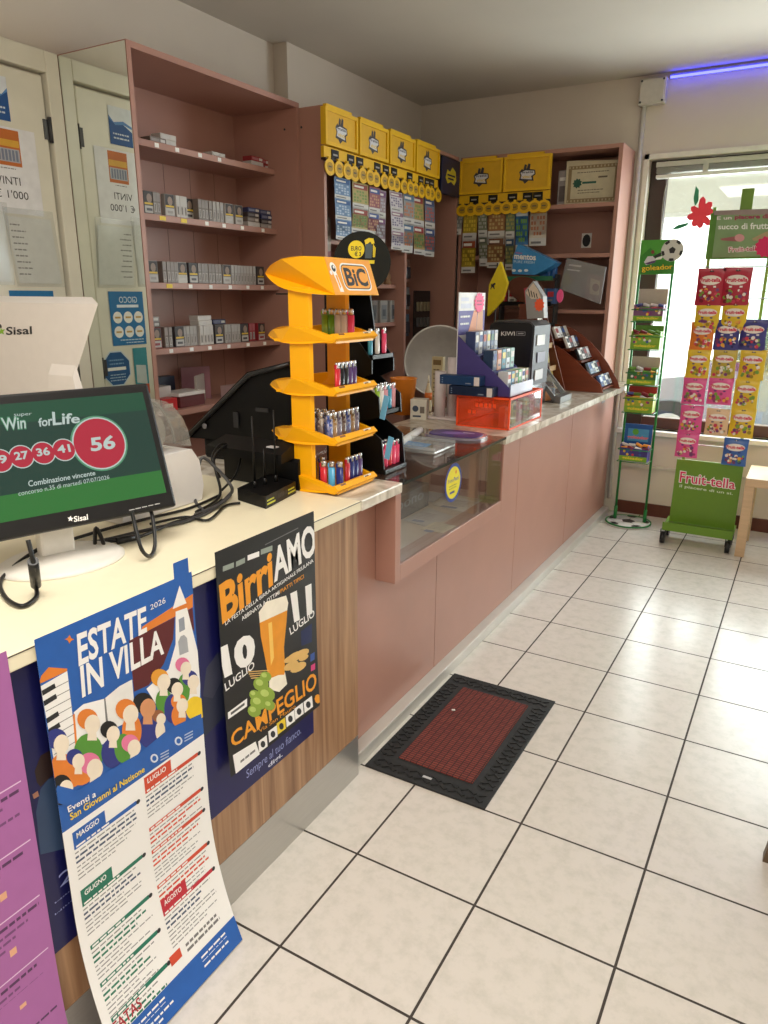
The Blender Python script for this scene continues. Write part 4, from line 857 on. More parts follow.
# lighters
def make_lighter(name, rgb, mat=None):
    t = thing(name, 'lighter', 'lighter', (0, 0, 0)); mt_ = mat or M(rgb, .22, var=0, spec=.6)
    b = MB(); b.lathe([(0, 0), (.0072, 0), (.0076, .002), (.0076, .060), (0, .060)], (0, 0, 0), mt_, 14, None, 1.45, .85); b.build('body', t, world=False)
    b = MB(); b.lathe([(0, .0595), (.0068, .0595), (.0066, .076), (.005, .078), (0, .078)], (0, 0, 0), SILVER, 12, None, 1.35, .8); b.build('metal_hood', t, world=False)
    b = MB(); b.box(-.011, -.004, .060, -.004, .004, .072, mt_, .001); b.build('thumb_button', t, world=False)
    return t
LC = {'red': (206, 42, 56), 'dark blue': (34, 44, 120), 'light blue': (88, 176, 220), 'black': (28, 28, 32), 'purple': (90, 62, 120), 'green': (110, 170, 50), 'white': (222, 216, 210), 'pink': (230, 70, 110), 'grey': (130, 120, 116), 'brown': (92, 66, 54), 'teal': (60, 150, 180), 'lime': (150, 190, 60), 'rose': (216, 150, 160)}
_lp = {}
def patt(i):
    key = 'pat%d' % (i % 4)
    if key not in _lp:
        m = bpy.data.materials.new(key); m.use_nodes = True; nt = m.node_tree; bb = nt.nodes['Principled BSDF']; tc = nt.nodes.new('ShaderNodeTexCoord'); vo = nt.nodes.new('ShaderNodeTexVoronoi'); vo.inputs['Scale'].default_value = 120
        rp = nt.nodes.new('ShaderNodeValToRGB'); pal = [((26, 22, 44), (60, 80, 150), (190, 184, 190)), ((24, 20, 24), (150, 110, 60), (190, 180, 160)), ((56, 30, 60), (110, 100, 120), (180, 176, 180)), ((30, 30, 36), (90, 64, 60), (176, 166, 150))][i % 4]
        rp.color_ramp.elements[0].color = (*[lin(v) for v in pal[0]], 1); rp.color_ramp.elements[1].color = (*[lin(v) for v in pal[2]], 1); e = rp.color_ramp.elements.new(.4); e.color = (*[lin(v) for v in pal[1]], 1)
        nt.links.new(tc.outputs['Object'], vo.inputs['Vector']); nt.links.new(vo.outputs['Color'], rp.inputs['Fac']); nt.links.new(rp.outputs['Color'], bb.inputs['Base Color']); bb.inputs['Roughness'].default_value = .25; _lp[key] = m
    return _lp[key]
_LT = {}
def lighter(kind, x, y, z, label, group, rotz=math.pi/2):
    if kind not in _LT:
        t = make_lighter('lighter', LC.get(kind, (0, 0, 0)), patt(int(kind[1:])) if kind[0] == '#' else None); _LT[kind] = t; t.location = (x, y, z); t.rotation_euler = (0, 0, rotz); t['label'] = label; t['group'] = group
    else: dup(_LT[kind], (x, y, z), label, rotz, group)
TIER = ['bottom', 'second lowest', 'third lowest', 'top']
def row(tier, kinds, xs, ys, where):
    z = TZ[tier]+.0085; n = {}
    for k, kind in enumerate(kinds):
        x = xs[0]+(xs[1]-xs[0])*(k/max(1, len(kinds)-1)); y = ys[0]+(ys[1]-ys[0])*(k/max(1, len(kinds)-1))
        nm = 'patterned' if kind[0] == '#' else kind
        lighter(kind, x, y, z, '%s lighter, %s in the %s, %s tray of the yellow rack' % (nm, ORD[k], where, TIER[tier]), 'lighters in the yellow rack', rotz=0 if abs(ys[1]-ys[0]) < .02 else math.pi/2)
row(0, ['red', 'light blue', 'dark blue'], (-1.155, -1.112), (1.657, 1.675), 'front left row')
row(0, ['grey', 'brown', 'dark blue'], (-1.25, -1.19), (1.70, 1.70), 'left rear row')
row(0, ['red', 'dark blue', 'dark blue', 'purple'], (-1.125, -1.125), (1.735, 1.805), 'front right row')
for j in range(3):
    row(1, ['#%d' % ((k+j) % 4) for k in range(4)], (-1.245+.0, -1.165), (1.662+.028*j, 1.662+.028*j), ['near row', 'middle row', 'far row'][j])
row(1, ['#%d' % (k % 4) for k in range(7)], (-1.133, -1.133), (1.66, 1.80), 'front row')
row(2, ['red', 'black', 'black', 'purple', 'purple'], (-1.125, -1.125), (1.69, 1.775), 'front row')
row(3, ['lime', 'green', 'white', 'white', 'pink'], (-1.24, -1.15), (1.80, 1.80), 'rear row')

# black lighter tower behind it
bt = thing('lighter_tower', 'black tiered lighter tower with blue strips behind the yellow rack', 'rack', (-1.22, 1.98, .888))
b = MB(); b.box(-1.32, 1.915, .889, -1.10, 2.055, .905, BKPL, .003); b.build('tower_base', bt)
b = MB(); b.box(-1.32, 1.915, .905, -1.305, 2.055, 1.45, BKPL); b.build('back_panel', bt)
for yy in (1.915, 2.049):
    b = MB(); b.prism([(-1.305, .905), (-1.105, .905), (-1.115, 1.0), (-1.19, 1.05), (-1.12, 1.07), (-1.125, 1.13), (-1.2, 1.18), (-1.15, 1.20), (-1.15, 1.24), (-1.22, 1.32), (-1.24, 1.45), (-1.305, 1.45)], 'y', yy, yy+.006, BKPL); b.build('side_panel', bt)
BZT = [.908, 1.085, 1.255]
for z, x1 in zip(BZT[1:], (-1.125, -1.15)):
    b = MB(); b.box(-1.304, 1.922, z-.012, x1, 2.048, z, BKPL); b.build('tier', bt)
for (pa, pb) in (((381, 395), (388, 420)), ((385, 436), (393, 460))):
    a0 = onY(pa[0], pa[1], 1.913); b0 = onY(pb[0], pb[1], 1.913)
    b = MB(); b.obox(((a0.x+b0.x)/2, 1.9125, (a0.z+b0.z)/2), (.018, .003, abs(b0.z-a0.z)), M((110, 176, 214), .35), Matrix.Rotation(.22, 3, 'Y')); b.build('blue_strip', bt)
b = MB(); dn = Vector((.53, -.848, 0)); dc = Vector((-1.235, 2.0, 1.528)); b.cyl(dc-dn*.012, dc, .088, M((34, 36, 33), .7, spec=.2), n=40); dsc = b.build('round_sign', bt)
A = plane_art(dc+dn*.0005, (.848, .53, 0), (0, 0, 1)); A.crop(300, 90, 5.12)
A.E(288, 816, 42, 46, M((236, 214, 30), .4), 1, 24); A.TQ('EURO', (262, 800), (314, 800), (314, 822), (262, 822), INK, 2, .02); A.TQ('\u20ac 3', (280, 828), (312, 828), (312, 850), (280, 850), INK, 2, .03)
A.P([(330, 770), (352, 757), (376, 760), (382, 784), (368, 790), (360, 776), (344, 790), (336, 812), (334, 786)], M((230, 206, 40)), 1); A.P([(336, 790), (360, 784), (372, 800), (366, 862), (332, 862)], M((70, 86, 92)), 1); A.P([(262, 868), (382, 872), (380, 890), (262, 884)], M((226, 206, 40)), 1)
for k in range(3): A.P([(374+5*k, 790+8*k), (378+5*k, 790+8*k), (376+4*k, 856), (373+4*k, 856)], M((230, 206, 40)), 1)
A.build('sign_picture', dsc)
def trow(z, kinds, x, y0, y1, tname, where):
    for k, kind in enumerate(kinds):
        y = y0+(y1-y0)*k/max(1, len(kinds)-1)
        lighter(kind, x, y, z+.0005, '%s lighter, %s in the %s, %s tier of the black tower' % (kind, ORD[k], where, tname), 'lighters in the black tower')
trow(.905, ['pink', 'pink', 'red', 'pink', 'pink'], -1.125, 1.936, 2.036, 'lowest', 'front row'); trow(.905, ['red', 'purple', 'pink', 'purple', 'pink'], -1.155, 1.936, 2.036, 'lowest', 'rear row')
trow(1.085, ['lime', 'white', 'rose', 'teal', 'rose'], -1.142, 1.936, 2.036, 'middle', 'front row'); trow(1.085, ['green', 'white', 'rose', 'pink', 'white'], -1.172, 1.936, 2.036, 'middle', 'rear row')
trow(1.255, ['teal', 'white', 'pink'], -1.168, 1.936, 2.02, 'top', 'front row')

# ------------------------------------------------------------------ on and behind the display bay
GT = T+.0006
cm = thing('change_mat', 'purple oval change mat with a clear rim on the bay glass', 'tray', (-1.20, 2.70, GT))
def oval(cx, cy, rx, ry, n=28, p=3.0):
    out = []
    for i in range(n):
        a = 2*math.pi*i/n; c_, s_ = math.cos(a), math.sin(a); out.append((cx+rx*abs(c_)**(2/p)*(1 if c_ > 0 else -1), cy+ry*abs(s_)**(2/p)*(1 if s_ > 0 else -1)))
    return out
b = MB(); b.prism(oval(-1.19, 2.64, .125, .085), 'z', GT, GT+.009, clear((214, 208, 226), .4, .08)); b.build('clear_rim', cm)
b = MB(); b.prism(oval(-1.19, 2.64, .108, .070), 'z', GT+.0095, GT+.0115, M((82, 66, 130), .35, var=.1)); pm = b.build('printed_pad', cm)
A = Art(lambda u, v, h: Vector((-1.19+u, 2.64+v, GT+.0116+h))); A.uvpoly([(-.06, -.02), (-.01, -.035), (.05, .0), (.0, .03), (-.05, .02)], M((150, 120, 190)), 1); A.R(.02, .02, .07, .032, M((226, 220, 240)), 2); A.build('pad_print', pm)
ct = thing('coin_tray', 'clear plastic coin tray with blue print on the bay glass', 'tray', (-1.22, 2.36, GT))
b = MB(); CP = clear((230, 232, 232), .28, .06); b.box(-1.34, 2.26, GT, -1.10, 2.44, GT+.012, CP, .005); b.build('tray_body', ct)
for y0, y1 in ((2.26, 2.268), (2.432, 2.44)):
    b = MB(); b.box(-1.34, y0, GT+.0125, -1.10, y1, GT+.026, CP, .003); b.build('tray_rim', ct)
A = Art(lambda u, v, h: Vector((u, v, GT+.013+h))); A.uvpoly([(-1.32, 2.29), (-1.16, 2.28), (-1.17, 2.38), (-1.31, 2.40)], M((120, 156, 196)), 0); A.lines(-1.30, 2.36, -1.18, 3, .018, .006, M((220, 226, 234)), 1, .2); A.build('tray_print', ct)
b = MB(); p0 = onZ(396, 446, T+.016); p1 = onZ(420, 430, T+.016); b.cyl(p0, p1, .0145, M((236, 236, 234), .6), n=20); tag(b.build('paper_roll'), 'rolled white sheet lying across the left end of the bay glass', 'paper roll')
wb = onZ(418, 420, T); wbx = thing('small_carton', 'small white carton with blue print beside the orange cup', 'box', (wb.x, wb.y+.03, T))
b = MB(); b.obox((wb.x-.01, wb.y+.035, T+.046), (.075, .06, .092), M((220, 214, 200), .5), Matrix.Rotation(.25, 3, 'Z'), .002); b.build('carton_body', wbx)
R25 = Matrix.Rotation(.25, 3, 'Z'); A = plane_art(Vector((wb.x-.01, wb.y+.035, T+.046))+R25 @ Vector((-.0375, -.0303, -.046)), R25 @ Vector((1, 0, 0)), (0, 0, 1)); A.C(.024, .05, .014, M((64, 76, 96)), 0); A.R(.012, .012, .05, .02, M((64, 76, 96)), 0); A.R(.045, .03, .066, .06, M((120, 110, 100)), 0); A.build('carton_print', wbx)
cu = onZ(403, 414, T); cup = thing('plastic_cup', 'tall orange plastic cup behind the display bay', 'cup', (cu.x, cu.y, T))
b = MB(); b.lathe([(0, 0), (.045, 0), (.062, .165), (.066, .170), (.062, .170), (.058, .165), (.042, .006), (0, .006)], (cu.x, cu.y, T+.0005), M((226, 132, 40), .35), 28); b.build('cup_body', cup)
# round grey tray standing on edge
pl = Vector((-1.735, 3.60, 1.088)); Rt = Matrix.Rotation(math.radians(24), 3, 'Z') @ Matrix.Rotation(math.radians(84), 3, 'X')
tr_ = thing('round_tray', 'big round grey metal tray standing on edge behind the counter', 'tray', (pl.x, pl.y, .9))
b = MB(); b.lathe([(0, 0), (.170, 0), (.186, .006), (.190, .012), (.184, .013), (.168, .006), (0, .006)], pl, M((150, 146, 140), .4, .35, var=.05), 48, Rt); b.build('tray_dish', tr_)
b = MB(); b.lathe([(.183, .010), (.190, .010), (.192, .014), (.188, .017), (.183, .014)], pl, M((196, 194, 188), .35, .4), 48, Rt); b.build('rim', tr_)
# white tall cylinder pair: receipt-roll holder
q = onZ(440, 419, T); hd = thing('roll_holder', 'white two-column holder standing in front of the round tray', 'holder', (q.x, q.y, T))
WH = M((226, 214, 212), .45)
b = MB(); b.box(q.x-.06, q.y-.03, T+.0005, q.x+.10, q.y+.13, T+.012, WH, .004); b.build('holder_base', hd)
b = MB(); b.cyl((q.x-.008, q.y+.01, T+.012), (q.x-.008, q.y+.01, T+.215), .026, WH, n=28); b.build('short_column', hd)
b = MB(); b.cyl((q.x+.036, q.y+.05, T+.012), (q.x+.036, q.y+.05, T+.275), .026, WH, n=28); b.build('tall_column', hd)
# glue bottle and narrow card box near the tray
q = onZ(428, 412, T); gb = thing('glue_bottle', 'slim bottle with an orange cap band in front of the round tray', 'bottle', (q.x, q.y, T))
b = MB(); b.lathe([(0, 0), (.017, 0), (.018, .01), (.018, .10), (.008, .125), (.006, .14), (0, .14)], (q.x, q.y, T+.0005), M((214, 196, 160), .4), 18); b.cyl((q.x, q.y, T+.06), (q.x, q.y, T+.095), .0183, M((220, 120, 50), .4), n=18); b.build('bottle_body', gb)
b = MB(); b.lathe([(0, .14), (.0055, .14), (.003, .175), (0, .176)], (q.x, q.y, T+.0005), M((236, 226, 200), .4), 12); b.build('nozzle', gb)
q = onZ(433, 408, T); nbx = thing('narrow_carton', 'narrow cream carton with small print standing by the glue bottle', 'box', (q.x, q.y+.05, T))
b = MB(); b.obox((q.x, q.y+.05, T+.125), (.06, .03, .25), M((196, 180, 140), .5), None, .002); b.build('carton_body', nbx)
A = plane_art((q.x-.03, q.y+.0345, T), (1, 0, 0), (0, 0, 1)); A.R(.008, .21, .052, .235, M((120, 96, 60)), 0); A.lines(.01, .19, .05, 7, .022, .006, M((110, 96, 74)), 0, .2); A.build('carton_print', nbx)

# ------------------------------------------------------------------ orange crate and the purple display on it
OX0, OX1, OY0, OY1, OZ1 = -1.292, -1.055, 2.872, 3.285, 1.022
oc = thing('orange_crate', 'transparent orange plastic crate on the marble counter beside the bay glass', 'crate', (-1.17, 3.07, T))
OP = clear((255, 104, 30), .30, .15); OE = M((252, 88, 40), .4, var=0)
def wall_x(x, y0, y1): b.box(x-.002, y0, T+.004, x+.002, y1, OZ1-.004, OP)
b = MB(); b.box(OX0, OY0-.002, T+.004, OX1, OY0+.002, OZ1-.004, OP); b.build('side_wall', oc)
b = MB(); b.box(OX0, OY1-.002, T+.004, OX1, OY1+.002, OZ1-.004, OP); b.build('side_wall', oc)
b = MB(); b.box(OX0-.002, OY0+.003, T+.004, OX0+.002, OY1-.003, OZ1-.004, OP); b.build('side_wall', oc)
b = MB(); b.box(OX0+.003, OY0+.003, T+.001, OX1-.002, OY1-.003, T+.004, OP); b.build('crate_floor', oc)
b = MB(); e = .0035
for x in (OX0, OX1):
    b.box(x-e, OY0-e, OZ1-.008, x+e, OY1+e, OZ1, OE); b.box(x-e, OY0-e, T+.0005, x+e, OY1+e, T+.006, OE)
for y in (OY0, OY1):
    b.box(OX0, y-e, OZ1-.008, OX1, y+e, OZ1, OE); b.box(OX0, y-e, T+.0005, OX1, y+e, T+.006, OE)
    for x in (OX0, OX1): b.box(x-e, y-e, T+.006, x+e, y+e, OZ1-.008, OE)
b.build('rim_frame', oc)
b = MB()
for k in range(5): b.box(OX0+.085+.02*k, OY0-.0035, OZ1-.045, OX0+.097+.02*k, OY0-.0022, OZ1-.028, OE)
for k in range(2): b.box(OX0+.05+.022*k, OY0-.0035, OZ1-.075, OX0+.065+.022*k, OY0-.0022, OZ1-.06, OE)
b.build('grip_slots', oc)
b = MB(); b.box(OX1-.001, OY0+.004, T+.007, OX1+.001, OY1-.004, OZ1-.009, clear((236, 240, 240), .12, .05)); b.build('clear_front', oc)
CC = [(206, 200, 190), (190, 186, 96), (226, 222, 214), (150, 176, 110), (228, 214, 206), (214, 190, 150)]
for k in range(5):
    y = OY0+.045+.078*k; h = .085+.012*(k % 2)
    pk = thing('card_packet', 'packet', 'packet', (OX1-.04, y, T+.004))
    b = MB(); b.obox((OX1-.045, y+.02, T+.0045+h/2), (.03, .055, h), M(CC[k], .4), Matrix.Rotation(.1*(k % 3-1), 3, 'Z'), .002); b.build('packet_body', pk)
    A = plane_art((OX1-.0298, y-.005, T+.006), (0, 1, 0), (0, 0, 1)); A.R(.006, h*.62, .044, h*.85, M([(196, 150, 40), (70, 110, 60), (196, 60, 60), (226, 206, 60), (140, 140, 120)][k]), 3); A.lines(.008, h*.5, .042, 3, .012, .004, GREYINK, 3, .3); A.build('packet_print', pk)
    tag(pk, '%s packet inside the orange crate, %s from the left' % (['grey', 'olive yellow', 'white', 'green', 'cream'][k], ORD[k]), 'packet', 'packets in the orange crate')

dz = OZ1+.0008
pd = thing('counter_display', 'purple cardboard step display with a white header standing on the orange crate', 'display', (-1.19, 3.05, dz))
PP = M((74, 64, 128), .45, var=.03)
DXb, DXf, DY0, DY1 = -1.316, -1.070, 2.905, 3.19
prof = [(DXb, dz), (DXf, dz), (DXf, dz+.034), (DXb, dz+.245)]
for y in (DY0, DY1-.004):
    b = MB(); b.prism(prof, 'y', y, y+.004, PP); b.build('side_panel', pd)
b = MB(); b.box(DXb-.004, DY0, dz, DXb, DY1, dz+.42, M((232, 230, 230), .45)); hdr = b.build('header_card', pd)
A = plane_art((DXb+.0006, DY0, dz), (0, 1, 0), (0, 0, 1)); L = DY1-DY0
A.R(0, .245, L, .345, M((84, 72, 150)), 0); A.uvpoly([(.10, .245), (.16, .345), (.20, .345), (.19, .245)], M((226, 150, 110)), 1); A.uvpoly([(.19, .245), (.21, .38), (.26, .38), (.27, .245)], M((222, 160, 120)), 1)
A.lines(.02, .325, .12, 2, .03, .008, WHITE, 2, .1); A.R(.02, .355, .13, .375, M((214, 216, 232)), 1); A.R(.02, .385, .10, .40, M((214, 216, 232)), 1); A.build('header_print', hdr)
steps = [(-1.312, -1.215, dz+.165), (-1.215, -1.145, dz+.10), (-1.145, -1.074, dz+.035)]
for x0, x1, z in steps:
    b = MB(); b.box(x0+.002, DY0+.005, z-.01, x1, DY1-.005, z, M((90, 96, 150), .5)); b.build('step', pd)
b = MB(); b.box(DXf-.002, DY0+.004, dz, DXf+.002, DY1-.004, dz+.05, clear((200, 206, 226), .5, .2)); b.build('front_lip', pd)
star = thing('price_star', 'pink starburst price tag on the purple display header', 'price tag', (DXb+.006, DY1-.05, dz+.37))
A = plane_art((DXb+.004, 3.115, dz+.378), (0, 1, 0), (0, 0, 1)); A.uvpoly([((.046 if i % 2 else .036)*math.cos(math.pi*i/14)*1.3, (.046 if i % 2 else .036)*math.sin(math.pi*i/14)) for i in range(28)], M((244, 70, 130), .5), 0); A.lines(-.03, .01, .03, 2, .015, .006, M((150, 40, 80)), 1, .1); A.build('star_card', star)
SC = [[(54, 66, 110), (206, 206, 210), (54, 66, 110), (190, 196, 206), (60, 80, 120), (170, 176, 190)], [(40, 60, 90), (206, 150, 120), (60, 130, 150), (196, 200, 206), (140, 180, 170)], [(206, 206, 210), (90, 140, 170), (206, 180, 150), (120, 190, 130), (236, 232, 226), (150, 140, 100)]]
hts = [.095, .085, .065]
for s_, ((x0, x1, z), cs) in enumerate(zip(steps, SC)):
    n = len(cs)
    for k, c_ in enumerate(cs):
        y = DY0+.012+(DY1-DY0-.024)*(k+.5)/n; wd = (DY1-DY0-.03)/n*.9
        bx = thing('small_box', 'x', 'box', ((x0+x1)/2, y, z+.0004))
        b = MB(); b.obox(((x0+x1)/2, y, z+.0006+hts[s_]/2), (.045, wd, hts[s_]), M(c_, .4), None, .0015); b.build('box_body', bx)
        A = plane_art(((x0+x1)/2+.0229, y-wd/2, z), (0, 1, 0), (0, 0, 1)); A.R(wd*.1, hts[s_]*.55, wd*.9, hts[s_]*.85, M([(230, 226, 220), (60, 80, 140), (196, 90, 70), (230, 210, 120), (80, 120, 100)][(k+s_) % 5]), 1); A.R(wd*.2, hts[s_]*.2, wd*.8, hts[s_]*.32, GREYINK, 1); A.build('box_print', bx)
        tag(bx, 'small coloured box on the %s step of the purple display, %s from the left' % (['top', 'middle', 'lowest'][s_], ORD[k]), 'box', 'boxes on the purple display')
for (x, z, lab_, nm) in ((-1.245, dz+.02, 'dark navy flat box, lower of two at the left of the purple display', 0), (-1.262, dz+.062, 'blue flat box, upper of two at the left of the purple display', 1)):
    fb = thing('flat_box', lab_, 'box', (x, 2.885, z))
    c0, wdt = ((24, 38, 66), .20) if nm == 0 else ((28, 62, 104), .185)
    b = MB(); b.obox((x+.025-.035*nm, 2.868, z+.02-.0195+.001), (wdt, .06, .039), M(c0, .35), None, .002); b.build('box_body', fb)
    cx = x+.025-.035*nm; A = plane_art((cx-wdt/2, 2.8375, z-.019), (1, 0, 0), (0, 0, 1)); A.R(wdt-.026, .002, wdt-.002, .038, M((226, 214, 208)), 0); A.R(wdt-.065, .008, wdt-.04, .012, M((150, 160, 180)), 0)
    for k in range(3): A.R(.01, .008+.009*k, .016, .012+.009*k, M((140, 160, 190)), 0)
    A.build('box_print', fb)

# ------------------------------------------------------------------ Kiwi display, silver edge
KY0, KY1, KX0, KX1 = 3.50, 3.76, -1.412, -1.190
kw = thing('kiwi_display', 'black and silver display box marked KIWI behind the purple display', 'display', (-1.27, 3.63, T))
b = MB(); pts = [(KX0, T+.001), (KX1-.03, T+.001), (KX1-.002, T+.25)]
pts += [(KX1-.025+.025*math.cos(a), 1.28+.025*math.sin(a)) for a in [math.radians(15*k) for k in range(7)]]+[(KX0+.025+.025*math.cos(a), 1.28+.025*math.sin(a)) for a in [math.radians(90+15*k) for k in range(7)]]
b.prism(pts, 'y', KY0, KY0+.012, M((20, 20, 24), .3)); b.build('front_panel', kw)
A = plane_art((KX0, KY0-.0006, 1.2), (1, 0, 0), (0, 0, 1)); A.crop(440, 270, 6.4); A.TQ('KIWI', (392, 394), (478, 394), (478, 420), (392, 420), WHITE, 0, .005)
c0, c1_ = A.t((488, 394)), A.t((545, 420)); lw = .0018
for r_ in ((c0[0], c1_[1], c1_[0], c1_[1]+lw), (c0[0], c0[1]-lw, c1_[0], c0[1]), (c0[0], c1_[1], c0[0]+lw, c0[1]), (c1_[0]-lw, c1_[1], c1_[0], c0[1])): A.R(*r_, M((170, 170, 174)), 0)
A.P([(498, 404), (535, 404), (535, 410), (498, 410)], M((170, 170, 174)), 0); A.build('brand_lettering', kw)
SLV = M((84, 83, 85), .42, .5, var=.12, scale=18, bump=.3)
b = MB(); b.prism([(KX1-.006, 1.03), (KX1+.004, 1.0), (KX1+.006, 1.29), (KX1-.02, 1.312), (KX0+.02, 1.312), (KX0+.02, 1.306), (KX1-.024, 1.305), (KX1-.004, 1.288)], 'y', KY0+.0125, KY1, SLV); b.build('silver_shell', kw)
b = MB(); b.box(KX0, KY0+.0125, T+.001, KX1-.03, KY1, .93, M((120, 120, 124), .3, .6), .004); b.build('plinth', kw)
b = MB(); b.box(KX1-.028, KY0+.02, T+.001, KX1+.004, KY1-.004, 1.0, clear((150, 150, 154), .35, .15)); b.build('clear_front', kw)
for k in range(3):
    z = 1.02+.085*k; b = MB(); b.obox((KX1+.0085, KY0+.11+.02*(k % 2), z+.03), (.004, .12, .05), M([(200, 196, 196), (92, 80, 100), (210, 206, 200)][k], .3), None, .001); b.build('blister_card', kw)
# ------------------------------------------------------------------ bamboo stand, tilted tray, mahogany display
BAM = M((168, 132, 82), .5, var=.12, scale=10, stretch=(1, 1, 14)); MAH = M((104, 50, 32), .35, var=.15, scale=5, stretch=(1, 1, 6))
by0, by1 = 3.99, 4.17
bs = thing('bamboo_stand', 'tall bamboo tier stand of card packets behind the KIWI display', 'stand', (-1.32, 4.07, T))
for y in (by0, by1):
    b = MB(); b.prism([(-1.44, T+.001), (-1.21, T+.001), (-1.20, T+.02), (-1.36, T+.50), (-1.44, T+.50)], 'y', y-.005, y+.005, MAH); b.build('side_panel', bs)
BST = [(-1.275, .935), (-1.305, 1.035), (-1.335, 1.16), (-1.365, 1.275), (-1.40, 1.385)]
for k, (x, z) in enumerate(BST):
    b = MB(); b.box(x-.05, by0+.006, z-.012, x+.035, by1-.006, z, BAM, .001); b.box(x+.0355, by0+.006, z-.012, x+.042, by1-.006, z+.016, BAM); b.build('tier', bs)
PC = [[(190, 150, 60), (170, 130, 50), (206, 176, 90)], [(120, 160, 70), (150, 176, 60), (226, 216, 150)], [(236, 226, 214), (160, 40, 40), (230, 220, 200)], [(150, 50, 46), (236, 232, 226), (236, 232, 226)], [(176, 60, 70), (232, 228, 224), (190, 170, 160)]]
for k, (x, z) in enumerate(BST):
    for j, c in enumerate(PC[k]):
        y = by0+.035+.054*j; t = thing('card_booklet', '%s packet, %s from left, %s tier of the bamboo stand' % (['yellow', 'green', 'white and red', 'dark red and white', 'pale'][k], ORD[j], ['lowest', 'second lowest', 'middle', 'second highest', 'top'][k]), 'packet', (x-.01, y, z), 'packets on the bamboo stand')
        Rl = Matrix.Rotation(-.18, 3, 'Y'); b = MB(); b.obox((x-.008, y, z+.046), (.024, .045, .086), M(c, .4), Rl, .0015); b.build('packet_body', t)
        A = plane_art(Vector((x-.008, y, z+.046))+Rl @ Vector((.0124, -.0225, -.043)), (0, 1, 0), Rl @ Vector((0, 0, 1))); A.R(.006, .04, .039, .07, M([(226, 210, 120), (236, 230, 190), (170, 40, 40), (236, 230, 226), (160, 60, 70)][k]), 1); A.R(.01, .014, .035, .022, M((120, 90, 70)), 1); A.build('packet_print', t)
b = MB(); b.box(-1.44, by0-.02, 1.262, -1.39, by1+.3, 1.274, BKPL); b.build('black_rail', bs)
# tilted grey tray with a clear lid
gy0, gy1 = 3.765, 3.965
gt = thing('tilted_case', 'grey tilted display case with small goods at the counter edge, right of the KIWI display', 'case', (-1.18, 3.78, T))
GRY = M((120, 120, 118), .35, .4)
b = MB(); b.prism([(-1.115, T+.001), (-1.105, T+.001), (-1.105, T+.034), (-1.135, T+.040), (-1.145, T+.012)], 'y', gy0, gy1, GRY); b.build('front_bar', gt)
for y in (gy0, gy1-.010):
    b = MB(); b.prism([(-1.14, T+.004), (-1.135, T+.034), (-1.286, T+.205), (-1.296, T+.195)], 'y', y, y+.010, GRY); b.build('side_rail', gt)
b = MB(); b.prism([(-1.286, T+.208), (-1.30, T+.200), (-1.30, T+.001), (-1.288, T+.001)], 'y', gy0, gy1, GRY); b.build('back_board', gt)
b = MB(); b.add([(-1.136, gy0+.011, T+.028), (-1.136, gy1-.011, T+.028), (-1.284, gy1-.011, T+.196), (-1.284, gy0+.011, T+.196)], [(0, 1, 2, 3)], clear((220, 224, 224), .12, .05)); b.build('clear_lid', gt)
b = MB(); b.box(-1.284, gy0+.011, T+.001, -1.148, gy1-.011, T+.006, M((70, 64, 62), .6)); b.build('case_floor', gt)
for k, c in enumerate([(206, 140, 90), (196, 190, 186), (150, 160, 176), (214, 176, 130)]):
    y = gy0+.035+.042*k; b = MB(); b.obox((-1.20-.012*(k % 2), y, T+.036), (.045, .05, .056), M(c, .4), Matrix.Rotation(.3*(k-1.5), 3, 'Z'), .003)
    tag(b.build('small_carton'), '%s small carton inside the tilted grey case' % ['tan', 'grey', 'blue-grey', 'sand'][k], 'box', 'cartons in the tilted case')
# mahogany step display at the far end
mh = thing('mahogany_display', 'dark mahogany step display with curved sides at the far end of the counter', 'display', (-1.2, 4.5, T))
MY0, MY1 = 4.33, 4.60
def curve(xb, xf, zt, ex): return [(xb, T+.001), (xf, T+.001), (xf-.02, T+.05)]+[(xf-.02+(xb-xf+.02)*t, T+.05+(zt-T-.05)*math.sin(t*math.pi/2)**ex) for t in (.15, .3, .45, .6, .75, .9, 1)]
for y, xf, zt, e_ in ((MY0, -1.022, 1.17, 1.15), (MY1, -.988, 1.262, .85)):
    b = MB(); b.prism(curve(-1.42, xf, zt, e_), 'y', y, y+.012, M((126, 62, 40), .35, var=.15, scale=5, stretch=(1, 1, 6))); b.build('side_panel', mh)
MST = [(-1.075, .915), (-1.145, .985), (-1.215, 1.065), (-1.29, 1.13), (-1.36, 1.185)]
MST = [(x+.02, z) for x, z in MST]
for x, z in MST:
    b = MB(); b.box(x-.035, MY0+.013, z-.012, x+.028, MY1-.001, z, MAH); b.build('step', mh)
b = MB(); b.box(-1.42, MY0+.013, T+.001, -1.405, MY1-.001, 1.25, MAH); b.build('back_board', mh)
MCC = [[(70, 96, 150), (206, 206, 196), (60, 84, 130), (196, 200, 206)], [(120, 140, 160), (90, 110, 140), (200, 206, 196), (70, 90, 120)], [(40, 38, 44), (214, 210, 206), (60, 56, 60), (190, 186, 186)], [(222, 218, 214), (60, 56, 60), (206, 200, 196), (50, 48, 54)], [(226, 222, 216), (210, 204, 200), (70, 64, 66), (220, 216, 210)]]
